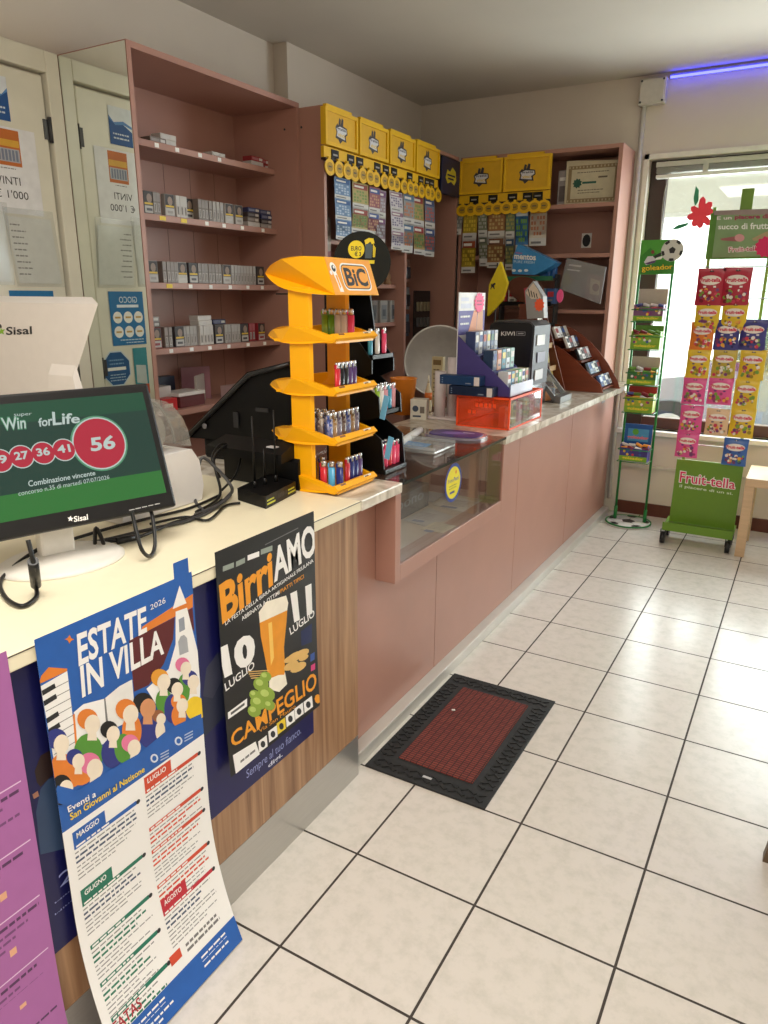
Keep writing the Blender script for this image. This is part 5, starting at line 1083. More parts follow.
for k, (x, z) in enumerate(MST):
    for j, c in enumerate(MCC[k]):
        y = MY0+.045+.062*j; Rl = Matrix.Rotation(-.45, 3, 'Y'); t = thing('card_packet', '%s packet, %s from left, %s step of the mahogany display' % (['blue', 'grey-blue', 'black and white', 'white-topped', 'white'][k], ORD[j], ['lowest', 'second lowest', 'middle', 'second highest', 'top'][k]), 'packet', (x, y, z), 'packets on the mahogany display')
        b = MB(); b.obox((x, y, z+.036), (.016, .056, .07), M(c, .35), Rl, .0015); b.build('packet_body', t)
        A = plane_art(Vector((x, y, z+.036))+Rl @ Vector((.0084, -.028, -.035)), (0, 1, 0), Rl @ Vector((0, 0, 1))); A.R(.006, .03, .05, .058, M([(214, 220, 230), (60, 90, 150), (226, 224, 220), (40, 40, 46), (150, 60, 60)][(k+j) % 5]), 1); A.R(.012, .01, .044, .018, GREYINK, 1); A.build('packet_print', t)
# rounded mahogany panel and leaning price wedge above the KIWI display
rs = thing('rounded_sign', 'dark brown rounded sign board above the KIWI display', 'sign', (-1.66, 4.40, T))
p = onY(526, 290, 4.42)
b = MB(); b.prism([(p.x+.115*math.cos(a), p.z+.075*math.sin(a)-.02*math.cos(a)) for a in [2*math.pi*i/28 for i in range(28)]], 'y', 4.42, 4.435, M((96, 50, 34), .4, var=.1)); b.build('sign_board', rs)
b = MB(); b.box(p.x-.015, 4.436, T+.0005, p.x+.015, 4.45, p.z, DKGREY); b.build('post', rs)
wd = thing('price_wedge', 'grey card wedge with an orange price tag on top of the KIWI display', 'card', (-1.28, 3.66, 1.314))
def tk(px, py, Y=3.60): q = onY(px, py, Y); return (q.x, Y, q.z)
f_ = [tk(*q) for q in ((527, 319), (544, 318), (543, 296), (533, 281), (525, 291))]
b = MB(); b.loft(f_, [(x, 3.66, z) for x, y, z in f_], M((150, 148, 146), .45)); b.build('wedge_body', wd)
A = plane_art((-1.28, 3.5995, 1.4), (1, 0, 0), (0, 0, 1)); A.crop(440, 140, 5.69); A.uvpoly([(A.t((565, 938))[0]+(.034 if i % 2 else .026)*math.cos(math.pi*i/10)*.8, A.t((565, 938))[1]+(.034 if i % 2 else .026)*math.sin(math.pi*i/10)) for i in range(20)], M((240, 92, 50)), 1)
A.P([(488, 870), (530, 812), (556, 850), (575, 900), (520, 905)], M((206, 190, 170)), 0)
for k in range(4): A.P([(500+15*k, 850+8*k), (505+15*k, 848+8*k), (514+14*k, 890+3*k), (509+14*k, 892+3*k)], INK, 1)
A.build('wedge_print', wd)
# yellow pennant
fl_ = thing('pennant', 'yellow diamond pennant with a black animal silhouette behind the purple display', 'pennant', (-1.60, 4.05, T))
FY = 4.05
def tf(px, py): q = onY(px, py, FY); return Vector((q.x, FY, q.z))
b = MB(); pts = [tf(*q) for q in ((500, 262), (507, 283), (502, 300), (487, 316), (489, 285))]; b.loft(pts, [q+Vector((.01, .006, 0)) for q in pts], M((232, 206, 30), .5)); b.build('flag', fl_)
A = plane_art((-1.6, FY-.0008, 1.4), (1, 0, 0), (0, 0, 1)); A.crop(440, 140, 5.69); A.P([(288, 815), (296, 822), (310, 812), (318, 818), (308, 830), (312, 850), (306, 848), (300, 836), (294, 842), (290, 852), (286, 848), (292, 832)], INK, 1); A.build('silhouette', fl_)
b = MB(); q = tf(495, 300); b.cyl((q.x, FY+.012, T+.0005), (q.x, FY+.012, q.z+.2), .005, DKGREY, n=8); b.build('pole', fl_)
# pink oval tag on bamboo stand
q = onY(560, 296, 3.97); b = MB(); b.prism([(q.x+.018*math.cos(a), q.z+.034*math.sin(a)) for a in [2*math.pi*i/20 for i in range(20)]], 'y', 3.968, 3.972, M((240, 84, 140), .5)); tag(b.build('price_tag'), 'pink oval price tag on the top of the bamboo stand', 'price tag')

# candy shelf in front of the end cabinet
cs = thing('candy_shelf', 'green-edged candy shelf rack in front of the end cabinet', 'shelf', (-1.55, 4.58, T))
SX0, SX1 = -1.80, -1.43
GED = M((40, 110, 80), .4)
for z in (1.385, 1.535):
    b = MB(); b.box(SX0, 4.52, z-.012, SX1, 4.67, z, M((40, 36, 36), .5)); b.box(SX0, 4.512, z-.014, SX1, 4.5195, z+.012, GED if z > 1.5 else BKPL); b.build('shelf_board', cs)
for x in (SX0, SX1-.012):
    b = MB(); b.box(x, 4.60, T+.0005, x+.012, 4.67, 1.56, DKGREY); b.build('upright', cs)
me_ = thing('mint_carton', 'blue wedge carton of mints on the candy shelf', 'carton', (-1.6, 4.57, 1.535))
MB1 = M((60, 140, 200), .35); my = 4.50
def tmn(px, py): q = onY(px, py, my); return (q.x, my, q.z)
f_ = [tmn(*q) for q in ((512, 274), (513, 257), (518, 244), (556, 262), (552, 266), (535, 275))]
f_ = [(x, y, max(z, 1.548)) for x, y, z in f_]
b = MB(); b.loft(f_, [(x, my+.12, z) for x, y, z in f_], MB1); b.build('carton_body', me_)
A = plane_art((-1.6, my-.0008, 1.55), (1, 0, 0), (0, 0, 1)); A.crop(440, 140, 5.69); A.TQ('mentos', (424, 650), (544, 658), (544, 684), (424, 676), WHITE, 1, .03); A.TQ('PURE FRESH', (420, 684), (540, 690), (536, 704), (420, 700), M((200, 226, 240)), 1)
for x, y in ((420, 742), (455, 744), (490, 742)): A.E(x, y, 12, 8, M((226, 236, 240)), 1, 10)
A.TQ('mint', (432, 634), (468, 640), (468, 650), (432, 646), M((220, 90, 130)), 1); A.build('carton_lettering', me_)
for k in range(3):
    q = onY(542+5*k, 252, 4.58); t = thing('gum_jar', 'blue gum jar, %s from the left beside the blue mint carton' % ORD[k], 'jar', (q.x, 4.59, 1.535), 'gum jars on the candy shelf')
    b = MB(); b.lathe([(0, 0), (.022, 0), (.024, .01), (.024, .07), (.02, .078), (0, .078)], (q.x, 4.64, 1.5355), M((44, 100, 170), .3), 16); b.build('jar_body', t)
    b = MB(); b.lathe([(0, .078), (.021, .078), (.021, .1), (0, .1)], (q.x, 4.64, 1.5355), M((214, 224, 236), .3), 16); b.build('jar_lid', t)
for k, c in enumerate([(176, 44, 52), (232, 228, 226), (176, 44, 52), (210, 70, 80), (120, 160, 190), (60, 90, 140)]):
    x = SX0+.05+.062*k; t = thing('candy_box', '%s candy box, %s from the left on the lower candy shelf' % (['red', 'white', 'red', 'rose', 'pale blue', 'blue'][k], ORD[k]), 'box', (x, 4.56, 1.385), 'boxes on the candy shelf')
    b = MB(); b.obox((x, 4.56, 1.3855+.045), (.054, .06, .09), M(c, .35), None, .002); b.build('box_body', t)
    A = plane_art((x-.027, 4.5295, 1.386), (1, 0, 0), (0, 0, 1)); A.R(.008, .04, .046, .07, M((236, 232, 228) if k in (0, 2, 3) else (176, 50, 60)), 0); A.R(.012, .015, .04, .025, GREYINK, 0); A.build('box_print', t)
pb = thing('magazine_pack', 'grey magazine in a clear shiny bag hung in the end cabinet', 'pack', (-1.25, 4.6, 1.5))
def tmg(px, py, Y=4.60): q = onY(px, py, Y); return (q.x, Y, q.z)
c4 = [tmg(*q) for q in ((560, 289), (600, 304), (606, 267), (567, 258))]
b = MB(); b.loft(c4, [(x, y+.012, z) for x, y, z in c4], M((92, 88, 86), .45, var=.1, scale=20)); b.build('magazine', pb)
A = plane_art((-1.25, 4.5994, 1.5), (1, 0, 0), (0, 0, 1)); A.crop(530, 250, 6.4); A.P([(250, 90), (330, 100), (326, 110), (248, 100)], M((196, 192, 188)), 1); A.P([(240, 120), (320, 130), (318, 138), (238, 128)], M((196, 192, 188)), 1); A.P([(370, 150), (470, 170), (450, 330), (350, 310)], M((112, 92, 92)), 1); A.P([(390, 180), (450, 200), (440, 290), (380, 280)], M((150, 140, 120)), 2); A.E(420, 240, 22, 26, M((96, 60, 66)), 3, 12); A.build('cover_print', pb)
b = MB(); b.add([(x, y-.006, z) for x, y, z in c4]+[((c4[0][0]+c4[2][0])/2, 4.588, (c4[0][2]+c4[2][2])/2)], [(0, 1, 4), (1, 2, 4), (2, 3, 4), (3, 0, 4)], clear((230, 230, 232), .22, .08)); b.build('clear_bag', pb)
# certificate and small card in the end cabinet
ce = thing('certificate', 'framed cream certificate with a green emblem on the top shelf of the end cabinet', 'certificate', (-1.29, 4.8, 1.97))
def tc_(px, py, Y=4.78): q = onY(px, py, Y); return Vector((q.x, Y, q.z))
c4 = [tc_(*q) for q in ((565, 198), (616, 196), (616, 160), (567, 161))]; zb = 1.9695; c4[0].z = c4[1].z = zb; c4[1].x = c4[2].x = -1.146; c4[0].x = c4[3].x
b = MB(); b.loft(c4, [q+Vector((0, .018, 0)) for q in c4], M((206, 196, 166), .5)); b.build('frame', ce)
x0, x1, z0, z1 = c4[0].x, c4[1].x, zb, c4[2].z; A = plane_art((x0, 4.7795, z0), (1, 0, 0), (0, 0, 1)); W_, H_ = x1-x0, z1-z0
A.R(.015, .015, W_-.012, H_-.015, M((150, 130, 96)), 0)
for k in range(14): A.R(.018+k*(W_-.03)/14, .018, .026+k*(W_-.03)/14, .03, M((196, 184, 150)), 1); A.R(.018+k*(W_-.03)/14, H_-.03, .026+k*(W_-.03)/14, H_-.018, M((196, 184, 150)), 1)
A.R(.036, .036, W_-.03, H_-.036, M((206, 198, 168)), 1); A.uvpoly([(.075+(.03 if i % 2 else .022)*math.cos(math.pi*i/9), H_*.52+(.03 if i % 2 else .022)*math.sin(math.pi*i/9)) for i in range(18)], M((28, 84, 70)), 2)
A.R(.105, H_*.50, .19, H_*.55, M((40, 96, 84)), 2); A.lines(.07, H_*.78, W_-.06, 1, .01, .005, M((120, 112, 96)), 2, .05); A.R(.20, H_*.62, .255, H_*.66, M((110, 100, 84)), 2); A.lines(.08, H_*.36, .24, 2, .015, .005, M((120, 112, 96)), 2, .3); A.build('certificate_print', ce)
sc = thing('small_card', 'small white card with a dark oval emblem on the end cabinet back wall', 'card', (-1.32, 4.97, 1.7))
b = MB(); p0 = onY(581, 248, 4.978); p1 = onY(592, 233, 4.978); b.box(p0.x, 4.977, p0.z, p1.x, 4.9795, p1.z, WHITE); b.build('card', sc)
A = plane_art((p0.x, 4.9765, p0.z), (1, 0, 0), (0, 0, 1)); A.C((p1.x-p0.x)/2, (p1.z-p0.z)/2, .026, INK, 0, 16, .038); A.build('emblem', sc)
q = onY(558, 198, 4.8); jr = thing('white_carton', 'pale carton on the top shelf of the end cabinet, left of the certificate', 'box', (q.x, 4.84, 1.968))
b = MB(); b.obox((-1.495, 4.86, 1.9685+.105), (.07, .1, .21), M((176, 170, 168), .4), None, .003); b.build('carton_body', jr)
A = plane_art((-1.53, 4.8095, 1.9685), (1, 0, 0), (0, 0, 1)); A.R(.01, .15, .06, .17, WHITE, 0); A.R(.01, .03, .06, .12, M((120, 112, 110)), 0); A.build('carton_print', jr)
# ------------------------------------------------------------------ cigarette packs on the tall shelf
PX_ = -2.437
def shelf_y(px, i):
    a, b_ = (((140, 137), (275, 170)), ((145, 211), (276, 232)), ((149, 280), (278, 288)), ((153, 347), (280, 343)), ((158, 405), (285, 392)))[i]
    t = (px-a[0])/(b_[0]-a[0]); return onX(px, a[1]+t*(b_[1]-a[1]), PX_).y
_PK = {}
PCOL = {'grey': (122, 110, 102), 'white': (196, 190, 184), 'dark': (66, 60, 62), 'blue': (52, 58, 96), 'red': (150, 44, 50), 'silver': (156, 149, 143)}
def pack_proto(kind, colr):
    key = (kind, colr)
    if key in _PK: return _PK[key], False
    t = thing('cigarette_pack', 'pack', 'cigarette pack', (0, 0, 0)); c = PCOL[colr]; H = .087
    b = MB()
    if kind == 'n':     # narrow side to the front
        b.obox((-.0275, 0, H/2), (.055, .0215, H), M(c, .35, var=.06, scale=40), None, .0012); b.build('carton', t, world=False)
        A = plane_art((.0003, -.0108, 0), (0, 1, 0), (0, 0, 1)); A.R(.0015, .052, .020, .084, M([x*.8+40 for x in c] and tuple(min(255, int(x*.7+60)) for x in c)), 1); A.R(.004, .01, .0175, .045, M((168, 160, 152)), 1); A.R(.0085, .014, .012, .041, M((70, 66, 66)), 2); A.build('side_print', t)
        ORG[t.name] = Vector((0, 0, 0))
    elif kind == 'L':   # warning label to the front
        b.obox((-.0108, 0, H/2), (.0215, .055, H), M(c, .35), None, .0012); b.build('carton', t, world=False)
        A = plane_art((.0003, -.0275, 0), (0, 1, 0), (0, 0, 1)); A.R(.002, .034, .053, .085, M((58, 52, 50)), 1); A.C(.030, .06, .014, M((150, 130, 116)), 2, 12, .018); A.R(.004, .036, .051, .043, M((226, 190, 60)), 2); A.R(.004, .004, .051, .031, M((186, 182, 176)), 1); A.R(.012, .012, .043, .022, M(c, .4), 2); A.build('warning_label', t)
    else:               # lying flat
        b.obox((-.0275, 0, .0108), (.055, .087, .0212), M(c, .35), None, .0012); b.build('carton', t, world=False)
        A = plane_art((.0003, -.0435, 0), (0, 1, 0), (0, 0, 1)); A.R(.006, .005, .05, .016, M(tuple(min(255, int(x*.6+80)) for x in c)), 1); A.R(.055, .005, .08, .016, M((200, 196, 190)), 1); A.build('side_print', t)
    _PK[key] = t; return t, True
SN = ['top', 'second', 'third', 'fourth', 'lowest']; cnt = [0]*5
def pack(kind, colr, i, y, x=PX_, dz=0.0, extra=''):
    p, new = pack_proto(kind, colr); cnt[i] += 1
    what = {'n': 'edge-on', 'L': 'front-facing', 'f': 'flat-lying'}[kind]
    lab_ = '%s %s cigarette pack, %s counted along the %s shelf' % (colr, what, ORD[cnt[i]-1], SN[i]); loc = (x, y, SHZ[i]+.0006+dz); g = 'cigarette packs on the %s shelf' % SN[i]
    if new: p.location = loc; p['label'] = lab_; p['group'] = g
    else: dup(p, loc, lab_, 0, g)
def run(i, px0, px1, kind, colr, dx=0.0):
    y0, y1 = shelf_y(px0, i), shelf_y(px1, i); w_ = .0225 if kind == 'n' else (.0565 if kind == 'L' else .089); n = max(1, int(round((y1-y0)/w_)))
    for k in range(n): pack(kind, colr, i, y0+w_*(k+.5), PX_-dx-.004*random.random())
def stack(i, px, n, colrs, dx=0.0, base=0.0):
    y = shelf_y(px, i)
    for k in range(n): pack('f', colrs[k % len(colrs)], i, y+random.uniform(-.004, .004), PX_-dx-.006*random.random(), base+.0216*k)
stack(0, 158, 1, ['grey']); stack(0, 170, 2, ['white']); stack(0, 221, 1, ['white'], .01); stack(0, 258, 2, ['white', 'red']); stack(0, 268, 2, ['red'], .02)
run(1, 145, 152, 'L', 'dark'); run(1, 154, 164, 'n', 'grey'); run(1, 166, 174, 'L', 'silver'); run(1, 177, 189, 'n', 'white'); run(1, 191, 198, 'L', 'dark', .03); run(1, 199, 213, 'n', 'grey'); run(1, 214, 225, 'n', 'silver'); run(1, 226, 234, 'L', 'white'); run(1, 236, 246, 'L', 'silver')
stack(1, 255, 4, ['white', 'grey', 'dark', 'blue']); stack(1, 269, 4, ['silver', 'dark', 'blue', 'blue'], .01)
run(2, 149, 162, 'L', 'silver'); run(2, 164, 178, 'n', 'grey'); run(2, 179, 188, 'L', 'white'); run(2, 190, 198, 'L', 'dark'); run(2, 199, 223, 'n', 'grey'); run(2, 224, 231, 'L', 'silver'); run(2, 232, 256, 'n', 'silver'); run(2, 258, 264, 'L', 'dark')
run(3, 153, 165, 'L', 'red'); run(3, 166, 175, 'n', 'grey'); run(3, 176, 183, 'L', 'dark'); run(3, 184, 200, 'n', 'silver'); run(3, 201, 215, 'n', 'white'); run(3, 216, 222, 'L', 'dark'); run(3, 226, 241, 'n', 'silver'); run(3, 242, 248, 'L', 'dark'); run(3, 250, 257, 'n', 'red'); run(3, 259, 266, 'L', 'red')
stack(3, 165, 6, ['grey', 'silver'], .065); stack(3, 208, 2, ['white'], .004, .0872); stack(3, 232, 5, ['blue', 'grey'], .065)
# boxes on the lowest shelf
def bx_(name, label, px, wd, h, dpt, c, x=PX_, cat='box', rot=0.0, dz=0, prn=None):
    y = shelf_y(px, 4); t = thing(name, label, cat, (x, y, SHZ[4]+dz)); b = MB(); b.obox((x-dpt/2, y, SHZ[4]+.0006+dz+h/2), (dpt, wd, h), M(c, .4), Matrix.Rotation(rot, 3, 'Z') if rot else None, .002); b.build('box_body', t)
    if prn and not rot: A = plane_art((x+.0004, y-wd/2, SHZ[4]+dz), (0, 1, 0), (0, 0, 1)); A.R(wd*.12, h*.3, wd*.7, h*.6, M(prn), 0); A.build('box_print', t)
bx_('white_carton', 'white carton at the left end of the lowest cigarette shelf', 170, .16, .10, .12, (196, 188, 182), PX_-.07)
bx_('red_box', 'small red box in front of the white carton on the lowest shelf', 170, .09, .055, .06, (196, 40, 40), PX_, prn=(230, 200, 190))
bx_('notebook', 'dark red booklet with white page edges, lower one on the lowest cigarette shelf', 196, .16, .05, .12, (96, 40, 40), PX_-.02); bx_('notebook', 'white-edged booklet lying on top of the dark red booklet', 196, .17, .016, .12, (226, 220, 214), PX_-.02, dz=.051)
for k in range(3): bx_('blue_pack', 'dark blue pack in a pile behind the white carton, %s from below' % ORD[k], 166, .11, .055, .06, (46, 54, 84), PX_-.195, dz=.056*k, prn=(160, 166, 180))
bx_('navy_box', 'dark navy box at the back of the lowest cigarette shelf', 192, .12, .13, .05, (30, 34, 52), PX_-.16, prn=(190, 194, 204))
bx_('grey_folder', 'pale grey folder leaning on the lowest cigarette shelf', 214, .14, .13, .012, (170, 160, 152), PX_-.08, 'folder', .5)
bx_('pink_leaflet', 'pinkish picture leaflet leaning at the back of the lowest cigarette shelf', 222, .15, .16, .006, (150, 104, 112), PX_-.16, 'leaflet', -.4)
bx_('flat_carton', 'low white and red carton at the right end of the lowest cigarette shelf', 252, .22, .06, .08, (190, 160, 158), PX_-.03, prn=(170, 60, 70))

# ------------------------------------------------------------------ yellow ticket boxes, rails, badges, ticket strips
def frameX(X):   # wall facing +X : u=Y
    return (lambda u, v, h: Vector((X+h, u, v)))
def frameY(Y):   # wall facing -Y : u=X
    return (lambda u, v, h: Vector((u, Y-h, v)))
YB = M((232, 184, 28), .4, var=.03); YBP = M((222, 172, 34), .45, var=.04); DGOLD = M((150, 112, 20), .5)
def logo(A, u, v, s):
    A.uvpoly([(u+s*x, v+s*y) for x, y in ((-.9, .2), (-.6, .55), (-.45, .4), (-.3, 1.0), (-.05, .9), (-.1, .45), (.1, 1.05), (.35, .95), (.3, .45), (.9, .35), (1.0, -.1), (.7, -.3), (.8, -.75), (.2, -.7), (-.2, -1.0), (-.45, -.7), (-.9, -.6), (-.75, -.15))], M((58, 56, 62)), 1)
    A.uvpoly([(u+s*x, v+s*y) for x, y in ((-.75, .15), (-.2, .35), (.8, .25), (.85, -.05), (.5, -.25), (.6, -.6), (.1, -.55), (-.7, -.45), (-.6, -.1))], M((214, 214, 220)), 2)
    A.Tuv('gratta', u-.62*s, v-.02*s, u+.7*s, v+.24*s, M((48, 48, 60)), 3, .02); A.Tuv('vinci', u-.5*s, v-.45*s, u+.5*s, v-.14*s, M((226, 190, 40)), 3, .02)
def tbox(fr, u0, u1, v0, v1, d, label):
    def bx(b, a0, c0, a1, c1, h0, h1, m_): 
        P = [fr(a, c, h) for h in (h0, h1) for a, c in ((a0, c0), (a1, c0), (a1, c1), (a0, c1))]; b.loft(P[:4], P[4:], m_)
    c = fr((u0+u1)/2, v0, 0); t = thing('ticket_box', label, 'ticket box', tuple(c), 'yellow ticket boxes')
    b = MB(); bx(b, u0+.002, v0, u1-.002, v1, .0005, d*.75, YB); b.build('box_body', t)
    b = MB(); bw = .016
    for r in ((u0+.002, v0, u1-.002, v0+bw), (u0+.002, v1-bw, u1-.002, v1), (u0+.002, v0+bw, u0+bw, v1-bw), (u1-bw, v0+bw, u1-.002, v1-bw)): bx(b, *r, d*.75, d, YB)
    b.build('front_frame', t)
    b = MB(); bx(b, u0+.018, v1-.001, u1-.05, v1+.014, .004, d*.8, YB); b.build('top_tab', t)
    A = Art(lambda u, v, h: fr(u, v, d*.75+h)); A.R(u0+bw+.001, v0+bw, u1-bw-.001, v1-bw, YBP, 0); logo(A, (u0+u1)/2, (v0+v1)/2-.004, .056); A.build('front_print', t)
WB = [(3.10, 3.388), (3.402, 3.694), (3.708, 4.0), (4.014, 4.318)]
FXW = frameX(C2F+.002); FYW = frameY(C3F-.002)
for k, (a, c) in enumerate(WB): tbox(FXW, a, c, 2.108, 2.268, .030, 'yellow ticket box on the corner cabinet, %s of four from the left' % ORD[k])
EB = [(-2.135, -1.838), (-1.832, -1.530)]
for k, (a, c) in enumerate(EB): tbox(FYW, a, c, 2.055, 2.255, .030, 'yellow ticket box on the end cabinet, %s of the two' % ['left', 'right'][k])
def rail(fr, u0, u1, v, n, blacks, label, seed):
    rr = random.Random(seed); t = thing('ticket_rail', label, 'ticket rail', tuple(fr((u0+u1)/2, v, 0)))
    def bx(b, a0, c0, a1, c1, h0, h1, m_):
        P = [fr(a, c, h) for h in (h0, h1) for a, c in ((a0, c0), (a1, c0), (a1, c1), (a0, c1))]; b.loft(P[:4], P[4:], m_)
    b = MB(); bx(b, u0, v-.002, u1, v+.047, .0005, .018, YB); b.build('rail_bar', t)
    b = MB(); bx(b, u0, v-.012, u1, v-.003, .0005, .026, M((60, 44, 30), .5)); b.build('lower_bar', t)
    for a in blacks:
        b = MB(); bx(b, a, v-.006, a+.062, v+.040, .0185, .022, BKPL); q = b.build('black_label', t)
        A = Art(lambda u, v_, h: fr(u, v_, .0221+h)); A.R(a+.012, v+.014, a+.05, v+.022, M((150, 146, 140)), 0); A.build('label_text', q)
    for k in range(n):
        u = u0+.03+(u1-u0-.06)*k/(n-1)+rr.uniform(-.006, .006); hh = .030+.004*(k % 3)
        b = MB(); pts = [(u+.043*math.cos(a), v-.044+.037*math.sin(a)) for a in [2*math.pi*i/16 for i in range(16)]]; P0 = [fr(x, y, hh) for x, y in pts]; P1 = [fr(x, y, hh+.004) for x, y in pts]; b.loft(P0, P1, YB)
        bx(b, u-.008, v-.015, u+.008, v+.002, hh-.012, hh+.002, YB); q = b.build('round_badge', t)
        A = Art(lambda u_, v_, h, hh=hh: fr(u_, v_, hh+.0042+h)); A.uvpoly([(u+.026*math.cos(a), v-.042+.021*math.sin(a)) for a in [2*math.pi*i/12 for i in range(12)]], M((176, 136, 30)), 0); A.R(u-.013, v-.045, u+.013, v-.038, M((90, 80, 60)), 1); A.build('badge_print', q)
rail(FXW, 3.10, 4.318, 2.055, 17, (3.16, 3.30, 3.385, 3.56, 3.65, 3.74, 3.92, 4.06, 4.14, 4.20), 'yellow rail of round badges below the four ticket boxes', 3)
rail(FYW, -2.135, -1.53, 2.004, 10, (-2.06, -1.93, -1.80, -1.70, -1.635), 'yellow rail of round badges below the two ticket boxes', 5)
# navy sign in the corner
ns = thing('navy_sign', 'navy sign with yellow lettering hanging in the corner between the yellow ticket boxes', 'sign', (C2F+.02, 4.5, 2.03))
b = MB(); b.box(C2F+.003, 4.368, 2.035, C2F+.022, 4.632, 2.248, M((26, 30, 62), .4), .003); b.build('sign_body', ns)
A = Art(frameX(C2F+.0225)); A.uvpoly([(4.42+.16*x, 2.10+.1*y) for x, y in ((0, .3), (.15, .8), (.4, .7), (.6, 1.0), (.9, .8), (1.0, .3), (.8, 0), (.5, .15), (.2, 0))], M((196, 180, 40)), 0); A.R(4.445, 2.145, 4.56, 2.155, M((26, 30, 62)), 1); A.R(4.455, 2.125, 4.54, 2.135, M((26, 30, 62)), 1); A.build('sign_print', ns)
# ticket strips
TS = []
def strip(fr, tr, pl, prt, yt, yb, n, pal, label, slant=0, grp='lottery ticket strips'):
    """pl, prt: left and right edges (px) at the top; yt, yb: top and bottom (px, at the left edge)"""
    u0, v1 = tr(pl, yt); u1, _ = tr(prt, yt); _, v0 = tr(pl+slant, yb); sh = tr(pl+slant, yb)[0]-u0
    k_ = len(TS) % 3; h0 = .008+.006*k_
    def S(u, v, h):
        t = (v1-v)/(v1-v0); return fr(u+sh*t, v, h0+.012*math.sin(2.2*t+k_)*t+h)
    A = Art(S); A.R(u0, v0, u1, v1, M((206, 204, 200), .5), 0); o = A.build('ticket_strip', None, [v0+(v1-v0)*i/8 for i in range(1, 8)])
    tag(o, label, 'lottery tickets', grp); A = Art(S); H = (v1-v0)/n; w_ = u1-u0
    a_, b__, c_ = [M(q, .5) for q in pal]
    for i in range(n):
        z = v0+H*i; A.R(u0+.004*0, z+H*.18, u1, z+H, a_, 0)
        A.R(u0+w_*.06, z+H*.74, u1-w_*.06, z+H*.94, b__, 1); A.R(u0+w_*.12, z+H*.80, u0+w_*.7, z+H*.88, M((226, 222, 214)), 2)
        for r in range(4):
            for q in range(5):
                if (r+q+i) % 4: A.R(u0+w_*(.08+.17*q), z+H*(.24+.12*r), u0+w_*(.2+.17*q), z+H*(.32+.12*r), c_, 1)
        A.R(u0+w_*.1, z+H*.05, u1-w_*.3, z+H*.10, GREYINK, 1)
    A.build('ticket_print', o, [v0+(v1-v0)*i/8 for i in range(1, 8)]); TS.append(o)
trX = lambda px, py: (lambda p: (p.y, p.z))(onX(px, py, C2F+.02)); trY = lambda px, py: (lambda p: (p.x, p.z))(onY(px, py, C3F-.02))
def S1(*a, **k): strip(FXW, trX, *a, **k)
def S2(*a, **k): strip(FYW, trY, *a, **k)
S1(336, 352, 176, 239, 3, ((110, 140, 176), (60, 96, 150), (180, 196, 214)), 'blue ticket strip, leftmost below the four yellow boxes')
S1(353, 369, 181, 232, 2, ((176, 160, 104), (150, 70, 60), (120, 150, 80)), 'green and red ticket strip, second from left below the four boxes', slant=-1)
S1(369, 380, 186, 236, 2, ((150, 90, 96), (70, 90, 150), (196, 150, 120)), 'red and blue ticket strip, third from left below the four boxes', slant=-1)
S1(379, 388, 189, 243, 2, ((150, 130, 136), (120, 80, 120), (180, 180, 190)), 'mauve ticket strip, fourth from left below the four boxes', slant=-3)
S1(390, 403, 190, 249, 3, ((206, 200, 204), (150, 110, 130), (120, 110, 140)), 'pale ticket strip with small print, fifth from left below the four boxes', slant=2)
S1(403, 414, 192, 252, 2, ((150, 150, 150), (90, 120, 150), (196, 120, 80)), 'grey-blue ticket strip, sixth from left below the four boxes')
S1(414, 425, 194, 254, 2, ((176, 150, 96), (150, 60, 60), (110, 150, 90)), 'gold and red ticket strip, seventh from left below the four boxes')
S1(425, 435, 197, 256, 2, ((110, 120, 136), (60, 80, 130), (190, 90, 80)), 'dark blue ticket strip, rightmost below the four yellow boxes')
S2(446, 455, 203, 232, 1, ((110, 116, 90), (90, 110, 80), (160, 160, 140)), 'grey-green ticket strip in the corner, leftmost below the two boxes', slant=-2)
S2(455, 465, 202, 235, 1, ((150, 156, 150), (110, 130, 110), (196, 196, 190)), 'pale slanting ticket strip, second from left below the two boxes', slant=-4)
S2(464, 478, 205, 273, 2, ((176, 150, 40), (150, 70, 40), (214, 186, 60)), 'orange and yellow ticket strip, third from left below the two boxes', slant=-3)
S2(478, 487, 205, 266, 2, ((120, 126, 104), (90, 96, 80), (180, 180, 170)), 'olive ticket strip, fourth from left below the two boxes', slant=1)
S2(488, 505, 205, 268, 2, ((156, 110, 70), (110, 70, 50), (196, 170, 110)), 'brown ticket strip, fifth from left below the two boxes', slant=-1)
S2(506, 515, 204, 270, 2, ((110, 126, 96), (50, 80, 110), (170, 160, 90)), 'green ticket strip, sixth from left below the two boxes', slant=-1)
S2(516, 529, 203, 254, 1, ((64, 120, 176), (190, 200, 206), (110, 160, 60)), 'blue ticket strip, second from right below the two boxes', slant=-1)
S2(530, 547, 202, 246, 1, ((206, 196, 180), (196, 130, 40), (170, 110, 80)), 'white and orange ticket strip, rightmost below the two boxes', slant=-1)

